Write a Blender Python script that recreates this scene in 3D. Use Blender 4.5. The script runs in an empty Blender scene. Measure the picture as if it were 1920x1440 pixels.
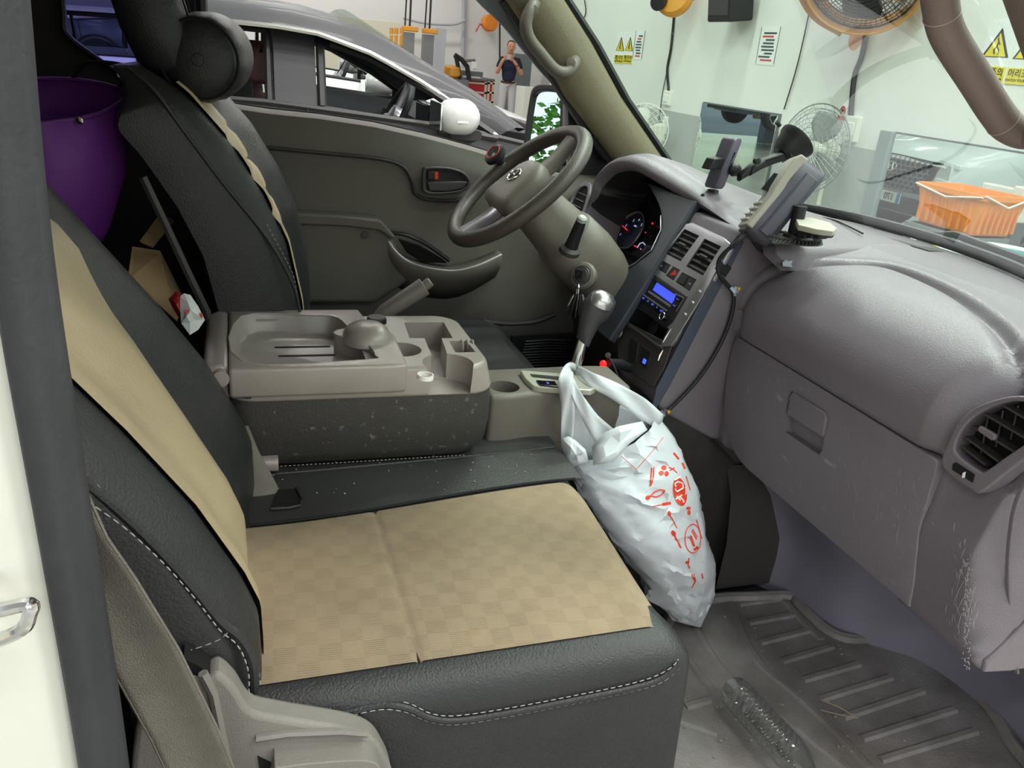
import bpy, bmesh, math, random
from mathutils import Vector as V, Matrix as M, noise
random.seed(7)
SC = bpy.context.scene; COL = SC.collection
# ---------------------------------------------------------------- camera
FOC = 1550.0; CAM = V((0, -1.40, 1.55))
_d = V((-.097, 1, 619.7/FOC)).normalized()
_y = V((-530, -619.7 + .097*-530, FOC)).normalized(); _y = (_y - _d*_y.dot(_d)).normalized()
_u = -_d; _x = _y.cross(_u)
R3 = M((_x, _y, _u))                      # image axes (right, down, forward) -> world
cam = bpy.data.objects.new('camera', bpy.data.cameras.new('camera')); COL.objects.link(cam)
cam.data.sensor_width = 36; cam.data.lens = FOC/1920*36; cam.data.clip_start = .02; cam.data.clip_end = 300
_m = R3 @ M(((1, 0, 0), (0, -1, 0), (0, 0, -1)))
cam.matrix_world = M.Translation(CAM) @ _m.to_4x4(); SC.camera = cam
# ---------------------------------------------------------------- world, lamps, exposure
vs = SC.view_settings; SC.display_settings.display_device = 'sRGB'
vs.view_transform = 'Standard'; vs.look = 'None'; vs.gamma = 1; vs.use_curve_mapping = False; vs.exposure = .0
SC.cycles.use_denoising = True; SC.cycles.max_bounces = 10; SC.cycles.transparent_max_bounces = 24; SC.cycles.glossy_bounces = 5
SC.cycles.sample_clamp_indirect = 6
W = bpy.data.worlds.new('sky'); SC.world = W; W.use_nodes = True
_n = W.node_tree.nodes; _bg = _n['Background']
_sk = _n.new('ShaderNodeTexSky'); _sk.sky_type = 'NISHITA'; _sk.sun_disc = False; _sk.sun_elevation = math.radians(55); _sk.sun_rotation = math.radians(200)
_sk.air_density = 1.6; _sk.dust_density = 1.6
W.node_tree.links.new(_sk.outputs[0], _bg.inputs[0]); _bg.inputs[1].default_value = .28
def area(name, loc, rot, sx, sy, power, col=(1, 1, 1)):
    l = bpy.data.lights.new(name, 'AREA'); l.shape = 'RECTANGLE'; l.size = sx; l.size_y = sy; l.energy = power; l.color = col
    o = bpy.data.objects.new(name, l); COL.objects.link(o); o.location = loc; o.rotation_euler = rot; return o
# fluorescent rows under the workshop ceiling; daylight enters by the open bays behind the vehicles and beside the camera
LAMP_ROWS = [(x, y) for y in (-6, -3, 0, 3, 6, 9.5, 13.5, 17.5) for x in (-6.2, -2.6, 1.0, 3.6)]
for x, y in LAMP_ROWS:
    area('fluorescent_and_fill_light', (x, y, 4.42), (0, 0, 0), 1.25, .28, 47, (1, .985, .94))
for y in (-2.2, -.7, .8, 2.3):  # added fill row above the windshield, brightens the dash top; no real fixtures
    area('fluorescent_and_fill_light', (2.3, y, 4.42), (0, 0, 0), 1.25, .28, 88, (1, .985, .94))
# ---------------------------------------------------------------- helpers
def lin(c):
    return tuple(((v/255)/12.92 if v/255 <= .04045 else ((v/255+.055)/1.055)**2.4) for v in c[:3]) + (1,)
def ray(px, py):
    return (R3 @ V((px-960, py-720, FOC))).normalized()
def P(px, py, X=None, Y=None, Z=None, pl=None):
    "the point of the plane X=, Y=, Z= or (point, normal) that the line of sight through a picture point meets"
    d = ray(px, py)
    if pl: t = (pl[0]-CAM).dot(pl[1])/d.dot(pl[1])
    else: t = (X-CAM.x)/d.x if X is not None else (Y-CAM.y)/d.y if Y is not None else (Z-CAM.z)/d.z
    return CAM + d*t
_MC = {}
def mat(name, col=(128, 128, 128), rough=.5, metal=0, bump=0, bscale=300, var=0, vscale=6, spec=.5, emit=None, es=0, coat=0, trans=0, alpha=1, col2=None, lo=.45, hi=.6, stretch=None, ior=1.45):
    if name in _MC: return _MC[name]
    m = bpy.data.materials.new(name); m.use_nodes = True; nt = m.node_tree; N = nt.nodes; L = nt.links
    b = N['Principled BSDF']; b.inputs['Base Color'].default_value = lin(col); b.inputs['Roughness'].default_value = rough
    b.inputs['Metallic'].default_value = metal; b.inputs['Specular IOR Level'].default_value = spec; b.inputs['IOR'].default_value = ior
    b.inputs['Coat Weight'].default_value = coat; b.inputs['Coat Roughness'].default_value = .06
    b.inputs['Transmission Weight'].default_value = trans; b.inputs['Alpha'].default_value = alpha
    if emit: b.inputs['Emission Color'].default_value = lin(emit); b.inputs['Emission Strength'].default_value = es
    tc = N.new('ShaderNodeTexCoord'); src = tc.outputs['Object']
    if stretch:
        mp = N.new('ShaderNodeMapping'); mp.inputs['Scale'].default_value = stretch[:3]
        if len(stretch) > 3: mp.inputs['Rotation'].default_value = stretch[3]
        L.new(src, mp.inputs[0]); src2 = mp.outputs[0]
    else: src2 = src
    if var or col2:
        n = N.new('ShaderNodeTexNoise'); n.inputs['Scale'].default_value = vscale; n.inputs['Detail'].default_value = 6; n.inputs['Roughness'].default_value = .6
        L.new(src2, n.inputs['Vector']); r = N.new('ShaderNodeValToRGB'); c = lin(col)
        if col2: a, d = c, lin(col2)
        else: a = tuple(x*(1-var) for x in c[:3])+(1,); d = tuple(min(1, x*(1+var)) for x in c[:3])+(1,); lo, hi = .3, .7
        r.color_ramp.elements[0].position = lo; r.color_ramp.elements[0].color = a
        r.color_ramp.elements[1].position = hi; r.color_ramp.elements[1].color = d
        L.new(n.outputs[0], r.inputs[0]); L.new(r.outputs[0], b.inputs['Base Color'])
    if bump:
        n = N.new('ShaderNodeTexNoise'); n.inputs['Scale'].default_value = bscale; n.inputs['Detail'].default_value = 3
        L.new(src, n.inputs['Vector']); bp = N.new('ShaderNodeBump'); bp.inputs['Strength'].default_value = bump; bp.inputs['Distance'].default_value = .002
        L.new(n.outputs[0], bp.inputs['Height']); L.new(bp.outputs[0], b.inputs['Normal'])
    _MC[name] = m; return m
def glass(name, tint, refl=.06):
    "thin pane: tinted see-through with a fresnel reflection"
    if name in _MC: return _MC[name]
    m = bpy.data.materials.new(name); m.use_nodes = True; nt = m.node_tree; N = nt.nodes; L = nt.links; N.clear()
    o = N.new('ShaderNodeOutputMaterial'); t = N.new('ShaderNodeBsdfTransparent'); t.inputs[0].default_value = lin(tint)
    g = N.new('ShaderNodeBsdfGlossy'); g.inputs['Roughness'].default_value = .01; x = N.new('ShaderNodeMixShader'); lw = N.new('ShaderNodeLayerWeight'); lw.inputs[0].default_value = .12
    mm = N.new('ShaderNodeMath'); mm.operation = 'MULTIPLY_ADD'; mm.inputs[1].default_value = .32; mm.inputs[2].default_value = refl*.5
    L.new(lw.outputs['Fresnel'], mm.inputs[0]); L.new(mm.outputs[0], x.inputs[0]); L.new(t.outputs[0], x.inputs[1]); L.new(g.outputs[0], x.inputs[2]); L.new(x.outputs[0], o.inputs[0])
    _MC[name] = m; return m
def smooth(a, b, x):
    t = max(0, min(1, (x-a)/(b-a))); return t*t*(3-2*t)
def interp(pts, x):
    "piecewise linear through [(x, y or vector)]"
    if x <= pts[0][0]: return pts[0][1]
    for (a, p), (b, q) in zip(pts, pts[1:]):
        if x <= b: return p+(q-p)*((x-a)/(b-a))
    return pts[-1][1]
def crv(pts, n=8, closed=False):
    "Catmull-Rom through points"
    pts = [V(p) for p in pts]; k = len(pts); out = []
    for i in range(k if closed else k-1):
        p0 = pts[(i-1) % k] if closed or i else pts[0]*2-pts[1]; p1 = pts[i]; p2 = pts[(i+1) % k]
        p3 = pts[(i+2) % k] if closed or i+2 < k else pts[-1]*2-pts[-2]
        for j in range(n):
            t = j/n; out.append(.5*((2*p1)+(p2-p0)*t+(2*p0-5*p1+4*p2-p3)*t*t+(3*p1-p0-3*p2+p3)*t**3))
    if not closed: out.append(pts[-1])
    return out
def rrect(w, h, r, n=4, cx=0, cy=0):
    o = []
    for sx, sy, a0 in ((1, 1, 0), (-1, 1, 90), (-1, -1, 180), (1, -1, 270)):
        for i in range(n+1):
            a = math.radians(a0+90*i/n); o.append((cx+sx*(w/2-r)+r*math.cos(a), cy+sy*(h/2-r)+r*math.sin(a)))
    return o
def basis(ax):
    ax = V(ax).normalized(); t = V((0, 0, 1)) if abs(ax.z) < .9 else V((1, 0, 0)); a = ax.cross(t).normalized(); return a, ax.cross(a).normalized(), ax
def frame(o, x, y):
    "matrix with origin o, x along x, y near y"
    x = V(x).normalized(); z = x.cross(V(y)).normalized(); y = z.cross(x); m = M((x, y, z)).transposed().to_4x4(); m.translation = V(o); return m
class G:
    def __init__(s, m=None): s.v = []; s.f = []; s.m = m
    def add(s, vs, fs):
        o = len(s.v); s.v += [(s.m @ V(x)) if s.m else V(x) for x in vs]; s.f += [[i+o for i in f] for f in fs]; return s
    def box(s, c, d, rz=0, ry=0, rx=0):
        r = M.Rotation(rz, 3, 'Z') @ M.Rotation(ry, 3, 'Y') @ M.Rotation(rx, 3, 'X'); c = V(c)
        vs = [c + r @ V((d[0]/2*i, d[1]/2*j, d[2]/2*k)) for i in (-1, 1) for j in (-1, 1) for k in (-1, 1)]
        return s.add(vs, [(0, 1, 3, 2), (4, 6, 7, 5), (0, 4, 5, 1), (2, 3, 7, 6), (0, 2, 6, 4), (1, 5, 7, 3)])
    def bb(s, lo, hi): return s.box([(a+b)/2 for a, b in zip(lo, hi)], [b-a for a, b in zip(lo, hi)])
    def loft(s, rings, closed=True, cap=True, loop=False):
        n = len(rings[0]); fs = []; k = len(rings); vs = [p for r in rings for p in r]
        for i in range(k if loop else k-1):
            for j in range(n if closed else n-1):
                a, b = i*n+j, i*n+(j+1) % n; c, d = ((i+1) % k)*n+(j+1) % n, ((i+1) % k)*n+j; fs.append((a, b, c, d))
        if cap and closed and not loop: fs += [tuple(range(n))[::-1], tuple(range((k-1)*n, k*n))]
        return s.add(vs, fs)
    def tube(s, pts, r, n=8, closed=False, cap=True, flat=1, ref=None, a0=0):
        pts = [V(p) for p in pts]; k = len(pts); rings = []; pa = None
        for i, p in enumerate(pts):
            t = (pts[(i+1) % k]-pts[i-1]) if closed else (pts[min(i+1, k-1)]-pts[max(i-1, 0)])
            if t.length < 1e-9: t = V((0, 0, 1))
            t.normalize()
            if ref: a = t.cross(V(ref)); a = a.normalized() if a.length > 1e-6 else (pa or basis(t)[0])
            elif pa is None: a = basis(t)[0]
            else: a = (pa-t*pa.dot(t)).normalized()
            pa = a; b = t.cross(a); rr = r[i] if isinstance(r, (list, tuple)) else r
            rings.append([p+a*rr*math.cos(a0+2*math.pi*j/n)+b*rr*flat*math.sin(a0+2*math.pi*j/n) for j in range(n)])
        return s.loft(rings, True, cap, closed)
    def prism(s, poly, fn, d0, d1):
        n = len(poly); vs = [fn(a, b, d0) for a, b in poly]+[fn(a, b, d1) for a, b in poly]
        return s.add(vs, [tuple(range(n))[::-1], tuple(range(n, 2*n))]+[(i, (i+1) % n, n+(i+1) % n, n+i) for i in range(n)])
    def slab(s, pxs, pl, d0, d1, back=None):
        "a plate whose outline is given by picture points on plane pl, from offset d0 to d1 along the normal"
        nn = pl[1].normalized(); q = [P(x, y, pl=pl) for x, y in pxs]
        n = len(q); return s.add([p+nn*d0 for p in q]+[p+nn*d1 for p in q], [tuple(range(n))[::-1], tuple(range(n, 2*n))]+[(i, (i+1) % n, n+(i+1) % n, n+i) for i in range(n)])
    def plate(s, q, nn, d0, d1):
        q = [V(p) for p in q]; nn = V(nn); n = len(q)
        return s.add([p+nn*d0 for p in q]+[p+nn*d1 for p in q], [tuple(range(n))[::-1], tuple(range(n, 2*n))]+[(i, (i+1) % n, n+(i+1) % n, n+i) for i in range(n)])
    def ringplate(s, q1, q2, nn, d0, d1):
        "frame between outer loop q1 and inner loop q2 (same count)"
        nn = V(nn); n = len(q1); R = [[V(p)+nn*d0 for p in q1], [V(p)+nn*d1 for p in q1], [V(p)+nn*d1 for p in q2], [V(p)+nn*d0 for p in q2]]
        return s.loft(R, True, False, True)
    def lathe(s, prof, o=(0, 0, 0), ax=(0, 0, 1), n=24, cap=True):
        a, b, c = basis(ax); o = V(o)
        return s.loft([[o+c*h+(a*math.cos(2*math.pi*j/n)+b*math.sin(2*math.pi*j/n))*max(r, 1e-5) for j in range(n)] for r, h in prof], True, cap)
    def grid(s, fn, nu, nv, us=None, vs_=None):
        us = us or [i/nu for i in range(nu+1)]; vs_ = vs_ or [i/nv for i in range(nv+1)]; k = len(vs_)
        return s.add([fn(u, v) for u in us for v in vs_], [(i*k+j, (i+1)*k+j, (i+1)*k+j+1, i*k+j+1) for i in range(len(us)-1) for j in range(k-1)])
    def build(s, name, m, parent=None, ang=35, bevel=0, seg=3, sub=0, solid=0, recalc=True):
        off = V((0, 0, 0)); p = parent
        while p is not None: off += p.location; p = p.parent
        me = bpy.data.meshes.new(name); me.from_pydata([tuple(x-off) for x in s.v], [], s.f)
        bm = bmesh.new(); bm.from_mesh(me); bmesh.ops.remove_doubles(bm, verts=bm.verts, dist=1e-6)
        if recalc: bmesh.ops.recalc_face_normals(bm, faces=bm.faces)
        bm.to_mesh(me); bm.free()
        if ang:
            me.polygons.foreach_set('use_smooth', [True]*len(me.polygons))
            if ang < 180: me.set_sharp_from_angle(angle=math.radians(ang))
        o = bpy.data.objects.new(name, me); COL.objects.link(o); me.materials.append(m)
        if parent: o.parent = parent
        if solid: x = o.modifiers.new('solid', 'SOLIDIFY'); x.thickness = solid; x.offset = 0
        if bevel: x = o.modifiers.new('bevel', 'BEVEL'); x.width = bevel; x.segments = seg; x.limit_method = 'ANGLE'; x.angle_limit = math.radians(40); x.harden_normals = False
        if sub: x = o.modifiers.new('sub', 'SUBSURF'); x.levels = sub; x.render_levels = sub
        return o
    def split(s, name, m, parent=None, **k):
        "one object per connected piece"
        n = len(s.v); par = list(range(n))
        def fd(i):
            while par[i] != i: par[i] = par[par[i]]; i = par[i]
            return i
        for f in s.f:
            for i in f[1:]: par[fd(i)] = fd(f[0])
        grp = {}
        for f in s.f: grp.setdefault(fd(f[0]), []).append(f)
        out = []
        for fs in grp.values():
            idx = sorted({i for f in fs for i in f}); mp = {i: j for j, i in enumerate(idx)}; h = G(); h.v = [s.v[i] for i in idx]; h.f = [[mp[i] for i in f] for f in fs]
            out.append(h.build(name, m, parent, **k))
        return out
def bake(o):
    dg = bpy.context.evaluated_depsgraph_get(); dg.update(); me = bpy.data.meshes.new_from_object(o.evaluated_get(dg)); old = o.data
    o.modifiers.clear(); o.data = me; bpy.data.meshes.remove(old); return o
def cut(o, g, ang=35):
    "take the solid(s) in g out of o"
    off = V((0, 0, 0)); p = o.parent
    while p is not None: off += p.location; p = p.parent
    c = g.build('cutter', o.data.materials[0], None, 0); c.location = (0, 0, 0)
    for x in c.data.vertices: x.co -= off
    c.parent = o.parent
    b = o.modifiers.new('cut', 'BOOLEAN'); b.operation = 'DIFFERENCE'; b.object = c; b.solver = 'EXACT'
    bake(o); me = c.data; bpy.data.objects.remove(c); bpy.data.meshes.remove(me)
    o.data.polygons.foreach_set('use_smooth', [True]*len(o.data.polygons)); o.data.set_sharp_from_angle(angle=math.radians(ang)); return o
def T(name, label, cat, loc, group=None):
    o = bpy.data.objects.new(name, None); COL.objects.link(o); o.location = loc; o.empty_display_size = .1; o['label'] = label; o['category'] = cat
    if group: o['group'] = group
    return o
def tag(o, label, cat, group=None):
    o['label'] = label; o['category'] = cat
    if group: o['group'] = group
    return o
def st(o): o['kind'] = 'structure'; return o
def dup(o, parent=None, loc=None, rz=None, label=None, scale=None):
    c = o.copy(); COL.objects.link(c); c.parent = parent
    if loc is not None: c.location = loc
    if rz is not None: c.rotation_euler.z = rz
    if scale: c.scale = scale
    if label: c['label'] = label
    for ch in o.children: dup(ch, c)
    return c
def text(s, body, size, mtx, m, parent, name='lettering', ext=.0008, align='CENTER', bold=0):
    cu = bpy.data.curves.new(name, 'FONT'); cu.body = body; cu.size = size; cu.align_x = align; cu.align_y = 'CENTER'; cu.extrude = ext; cu.offset = bold; cu.resolution_u = 3
    o = bpy.data.objects.new(name, cu); COL.objects.link(o); dg = bpy.context.evaluated_depsgraph_get(); dg.update()
    me = bpy.data.meshes.new_from_object(o.evaluated_get(dg)); bpy.data.objects.remove(o)
    off = V((0, 0, 0)); p = parent
    while p is not None: off += p.location; p = p.parent
    me.transform(M.Translation(-off) @ mtx); me.materials.clear(); me.materials.append(m)
    o = bpy.data.objects.new(name, me); COL.objects.link(o)
    if parent: o.parent = parent
    return o
def dashes(g, path, L=.006, gap=.0035, w=.0009, up=None):
    "sewn thread: short raised dashes along a path"
    path = [V(p) for p in path]; cum = [0]
    for p, q in zip(path, path[1:]): cum.append(cum[-1]+(q-p).length)
    def at(s):
        for k in range(len(path)-1):
            if s <= cum[k+1] and cum[k+1] > cum[k]: return path[k].lerp(path[k+1], (s-cum[k])/(cum[k+1]-cum[k]))
        return path[-1]
    s = 0
    while s+L < cum[-1]: g.tube([at(s), at(s+L*.5), at(s+L)], [w*.6, w, w*.6], 4, ref=up); s += L+gap
# ---------------------------------------------------------------- materials
m_dash = mat('dash_plastic', (111, 103, 111), .36, bump=.38, bscale=420, var=.06, vscale=3, spec=.6)
m_dash_dark = mat('dark_plastic', (62, 58, 58), .5, bump=.4, bscale=420, var=.08)
m_door_pl = mat('door_plastic', (92, 87, 80), .55, bump=.5, bscale=420, var=.05)
m_black = mat('black_plastic', (30, 30, 32), .45, bump=.2, bscale=500)
m_gloss = mat('gloss_black', (14, 14, 17), .12)
m_groove = mat('joint_black', (12, 12, 12), .8)
m_leather = mat('black_leather', (44, 45, 46), .42, bump=.55, bscale=330, var=.12, vscale=9, spec=.45)
m_leather2 = mat('scuffed_black_leather', (58, 56, 53), .5, bump=.5, bscale=300, col2=(128, 124, 116), vscale=70, lo=.62, hi=.74)
m_beige2 = mat('beige_leather', (196, 178, 142), .5, bump=.4, bscale=300, var=.12, vscale=5)
m_console = mat('console_plastic', (148, 139, 133), .30, spec=.85, bump=.18, bscale=450, var=.10, vscale=7)
m_trim = mat('pillar_trim', (112, 104, 82), .6, bump=.5, bscale=500, var=.04)
m_handle = mat('handle_plastic', (128, 112, 108), .5, bump=.35, bscale=500)
m_rubber = mat('grey_rubber', (50, 51, 55), .6, bump=.4, bscale=160, var=.14, vscale=14)
m_hgrey = mat('mid_grey_plastic', (104, 98, 90), .48, bump=.35, bscale=450, var=.06)
m_white = mat('white_paint', (220, 221, 211), .3, var=.035, vscale=4, coat=.4)
m_chrome = mat('chrome', (214, 214, 214), .14, 1)
m_silver = mat('silver_plastic', (176, 174, 182), .3, .7)
m_mirror = mat('mirror_glass', (226, 236, 232), .0, 1)
m_thread = mat('pale_thread', (150, 146, 138), .8)
m_belt = mat('belt_webbing', (112, 107, 99), .75, bump=.8, bscale=700, var=.12, vscale=18)
m_carpet = mat('dark_carpet', (58, 55, 54), .9, bump=1, bscale=500, var=.2, vscale=20)
m_steel = mat('grey_steel', (120, 122, 126), .4, .6)
m_wind = glass('windshield_glass', (219, 236, 229), .03)
# ================================================================ workshop shell
def wallmat(name, top, low, z, sc=.6):
    m = mat(name, top, .55, var=.03, vscale=1.2); nt = m.node_tree; N = nt.nodes; L = nt.links
    b = N['Principled BSDF']; src = b.inputs['Base Color'].links[0].from_socket
    tc = N.new('ShaderNodeTexCoord'); sp = N.new('ShaderNodeSeparateXYZ'); L.new(tc.outputs['Object'], sp.inputs[0])
    g = N.new('ShaderNodeMath'); g.operation = 'LESS_THAN'; g.inputs[1].default_value = z; L.new(sp.outputs[2], g.inputs[0])
    mx = N.new('ShaderNodeMix'); mx.data_type = 'RGBA'; L.new(g.outputs[0], mx.inputs[0]); L.new(src, mx.inputs[6]); mx.inputs[7].default_value = lin(low)
    L.new(mx.outputs[2], b.inputs['Base Color']); return m
m_wall = wallmat('white_wall_grey_dado', (228, 230, 226), (176, 180, 178), 1.10)
m_wall2 = mat('white_wall', (226, 226, 226), .6, var=.03, vscale=.8)
m_floor = mat('epoxy_floor', (158, 156, 148), .25, var=.10, vscale=1.4, coat=.2)
m_ceil = mat('ceiling_panel', (214, 216, 214), .7)
m_asph = mat('outdoor_paving', (128, 126, 120), .85, var=.12, vscale=2)
st(G().bb((-9, -9, -.12), (7.2, 19.7, 0)).build('floor', m_floor, None, 0))
st(G().bb((-70, -60, -.3), (70, 70, -.14)).build('ground', m_asph, None, 0))
st(G().bb((4.8, -9, 0), (5.0, 11.5, 4.6)).build('wall_front', m_wall, None, 0))
st(G().bb((4.8, 11.5, 0), (7.2, 11.7, 4.6)).build('wall_return', m_wall, None, 0))
st(G().bb((7.0, 11.7, 0), (7.2, 19.7, 4.6)).build('wall_front_far', m_wall2, None, 0))
st(G().bb((-2.2, 19.5, 0), (7.2, 19.7, 4.6)).build('wall_left', m_wall2, None, 0)); st(G().bb((-9, 19.5, 3.4), (-2.2, 19.7, 4.6)).build('trim_5', m_wall2, None, 0))
st(G().bb((-9.2, -9.2, 4.6), (7.2, 19.7, 4.75)).build('ceiling', m_ceil, None, 0))
st(G().bb((-9.2, -9.2, 3.7), (-9, 19.7, 4.6)).build('trim_1', m_wall2, None, 0))
for i, y in enumerate((-9, -3.4, 2.4, 8.2, 14, 19.3)):
    st(G().bb((-9.2, y-.2, 0), (-8.8, y+.2, 4.6)).build('wall_pier', m_wall2, None, 0, bevel=.02))
# trees standing outside the open bays
m_leaf = mat('tree_leaves', (96, 148, 52), .7, var=.35, vscale=3); m_bark = mat('tree_bark', (96, 78, 60), .9, bump=1, bscale=30)
def tree(x, y, h, r, lab):
    t = T('tree', lab, 'tree', (x, y, -.14), 'trees outside the bays')
    G().tube([(x, y, -.14), (x+.05, y, h*.3), (x-.05, y+.1, h*.6)], [.16, .12, .06], 8).build('trunk', m_bark, t)
    g = G(); rnd = random.Random(int(x*7+y*13))
    for i in range(1500):
        d = V((rnd.gauss(0, 1), rnd.gauss(0, 1), rnd.gauss(0, 1))).normalized(); q = V((x, y, h*.64))+V((d.x*r, d.y*r, d.z*h*.36))*(rnd.random()**.4)
        a, b, _ = basis(V((rnd.gauss(0, 1), rnd.gauss(0, 1), rnd.gauss(0, 1)+.5))); s = .11
        g.add([q-a*s, q+b*s*.6, q+a*s, q-b*s*.6], [(0, 1, 2, 3)])
    f = g.build('foliage', m_leaf, t, 0, recalc=False); f['kind'] = 'stuff'
for i, (x, y) in enumerate(((-15, -1), (-17, 4.5), (-14.5, 9), (-16.5, 13.5), (-15, 18), (-10, 25), (-6, 27), (-3, 24))):
    tree(x, y, 5.2+.5*(i % 3), 1.7+.2*(i % 2), 'leafy green tree outside the bays behind the vehicles, '+('first', 'second', 'third', 'fourth', 'fifth', 'sixth', 'seventh', 'last')[i]+' counted from the open side')
# ================================================================ cars
m_tyre = mat('tyre_rubber', (34, 34, 35), .8, bump=.4, bscale=60); m_alloy = mat('alloy_wheel', (186, 188, 190), .3, .8)
m_carglass = glass('car_window_glass', (205, 214, 214), .04); m_dkin = mat('dark_car_interior', (40, 38, 40), .7)
m_lamp = mat('lamp_lens', (235, 238, 240), .08, coat=.6); m_red = mat('red_lens', (150, 20, 20), .2)
def car(name, label, loc, paint, hrcol, face=False, group=None, cap='white'):
    X0, Y0, Z0 = loc; t = T(name, label, 'car', loc, group); mm = M.Translation(V(loc))
    belt = [(-2.36, 1.06), (-2.25, 1.22), (-1.5, 1.29), (-.2, 1.297), (.2, 1.283), (.55, 1.251), (.9, 1.229), (1.2, 1.17), (1.7, 1.08), (2.2, .98), (2.36, .86)]
    crown = [(-2.36, 1.08), (1.0, 1.25), (1.2, 1.255), (1.7, 1.165), (2.2, 1.02), (2.36, .88)]
    hw = [(-2.36, .72), (-2.2, .86), (-1.6, .94), (1.5, .94), (2.1, .88), (2.3, .80), (2.36, .74)]
    rings = []
    for x in (-2.36, -2.3, -2.15, -1.9, -1.62, -1.3, -.8, -.2, .3, .7, 1.0, 1.16, 1.22, 1.5, 1.8, 2.05, 2.2, 2.3, 2.36):
        w = interp(hw, x); b = interp(belt, x); wb = w-.075; zb = .30 if abs(x) < 2.25 else .42; cab = -1.95 < x < 1.17
        h = [(0, zb), (w*.75, zb), (w*.97, zb+.08), (w, .62), (w*.985, .88), (w*.955, (.88+b)/2+.03), (wb, b)]
        h += [(wb-.05, b), (wb-.08, b-.16), (0, b-.2)] if cab else [(wb-.06, b+.012), (wb*.6, interp(crown, x)-.012), (0, interp(crown, x))]
        ring = [V((x-(.14*y*y if x > 2 else -.1*y*y if x < -2 else 0), -y, z)) for y, z in h]+[V((x-(.14*y*y if x > 2 else -.1*y*y if x < -2 else 0), y, z)) for y, z in h[-2:0:-1]]
        rings.append(ring)
    G(mm).loft(rings).build('body', paint, t, 40)
    # roof, side rails and windshield edges
    CH = [(-2.12, V((.74, 1.33, 0))), (-1.7, V((.77, 1.47, 0))), (-1.1, V((.79, 1.545, 0))), (-.4, V((.79, 1.568, 0))), (.05, V((.79, 1.566, 0))), (.21, V((.79, 1.554, 0))), (.42, V((.79, 1.498, 0))), (.645, V((.79, 1.398, 0))), (.80, V((.80, 1.31, 0))), (.955, V((.82, 1.214, 0)))]
    UP = [(-2.12, V((.52, 1.42, 0))), (-1.7, V((.55, 1.54, 0))), (-1.1, V((.56, 1.62, 0))), (-.4, V((.56, 1.648, 0))), (.15, V((.56, 1.642, 0))), (.41, V((.57, 1.596, 0))), (.56, V((.59, 1.537, 0))), (.73, V((.63, 1.456, 0))), (.90, V((.69, 1.375, 0))), (1.09, V((.79, 1.250, 0)))]
    def roof(u, v):
        x = -2.12+2.46*u; q = interp(UP, x); y = 2*v-1; return V((x-.03*y*y*u, y*q.x, q.y+.035*(1-y*y)))
    G(mm).grid(roof, 30, 12).build('roof', paint, t, 60)
    dk = G(mm); tr = G(mm); gl = G(mm); pil = G(mm)
    for s in (-1, 1):
        rl = []
        for k in range(46):
            f = k/45; xc = -2.12+3.075*f; c = interp(CH, xc); xu = -2.12+3.21*f; q = interp(UP, xu); a, b = V((xc, s*c.x, c.y)), V((xu, s*q.x, q.y)); o = V((0, s*.022, .022))
            rl.append([a+V((0, -s*.03, -.01)), a, a.lerp(b, .3)+o*.8, a.lerp(b, .6)+o, a.lerp(b, .9)+o*.35, b, b+V((-.02, -s*.04, -.015))])
        G(mm).loft(rl, False, False).build('side_rail', paint, t, 60)
        tr.tube([r[1]+V((0, s*.006, 0)) for r in rl], .010, 6)
        dk.tube([V((x, s*.865, interp(belt, x)+.004)) for x in (1.12, .8, .4, 0, -.5, -1, -1.6, -2.0)], .012, 6)
        def side(x, zf): # point on the side glass plane
            zt = interp(CH, x).y-.004; zb = min(interp(belt, x), zt-.005)
            z = zb+(zt-zb)*zf; return V((x, s*(.855-.16*(z-1.25)/.3), z))
        pb2 = G(mm)
        for x0, x1 in ((.04, .20), (-1.02, -.90), (-2.0, -1.72)):
            pb2.plate([side(x0, 0), side(x1, 0), side(x1, 1), side(x0, 1)], (0, -s*.03, 0), 0, 1)
        pb2.split('door_post', mat('satin_post', (52, 53, 56), .6), t, ang=0)
        dk.tube([side(.22, .02), side(.22, .86), side(.26, .95), side(.42, .95), side(.66, .93), side(.84, .85), side(.92, .5)], .018, 6)
        dk.tube([side(.22, .0), side(.6, 0), side(.94, 0)], .014, 6); dk.tube([side(.02, .02), side(.02, .95), side(-.4, .97), side(-.88, .97), side(-.88, .03)], .016, 6); dk.tube([side(.02, 0), side(-.88, 0)], .014, 6)
        dk.plate([side(.74, .02), side(1.09, .02), side(1.06, .5), side(.74, .97)], (0, -s*.012, 0), 0, 1) if False else None
        gl.add([side(-1.70, 0), side(-1.03, 0), side(-1.03, 1), side(-1.70, 1)], [(0, 1, 2, 3)])
        gl.add([side(.80, 0), side(.94, 0), side(.80, .98)], [(0, 1, 2)])
        dk.tube([side(.80, 0), side(.80, .97)], .013, 6)
    gl.grid(lambda u, v: V((1.17-.80*u-.08*(v*2-1)**2*(1-u), (v*2-1)*(.79-.22*u), 1.25+.39*u+.03*(1-(v*2-1)**2)*u)), 6, 8)
    gl.grid(lambda u, v: V((-2.2+.2*u+.08*(v*2-1)**2, (v*2-1)*(.72-.10*u), 1.24+.18*u)), 2, 6)
    tr.split('chrome_strip', m_chrome, t); dk.split('window_seal', m_black, t); gl.split('window_glass', m_carglass, t, ang=40, recalc=False)
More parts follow.
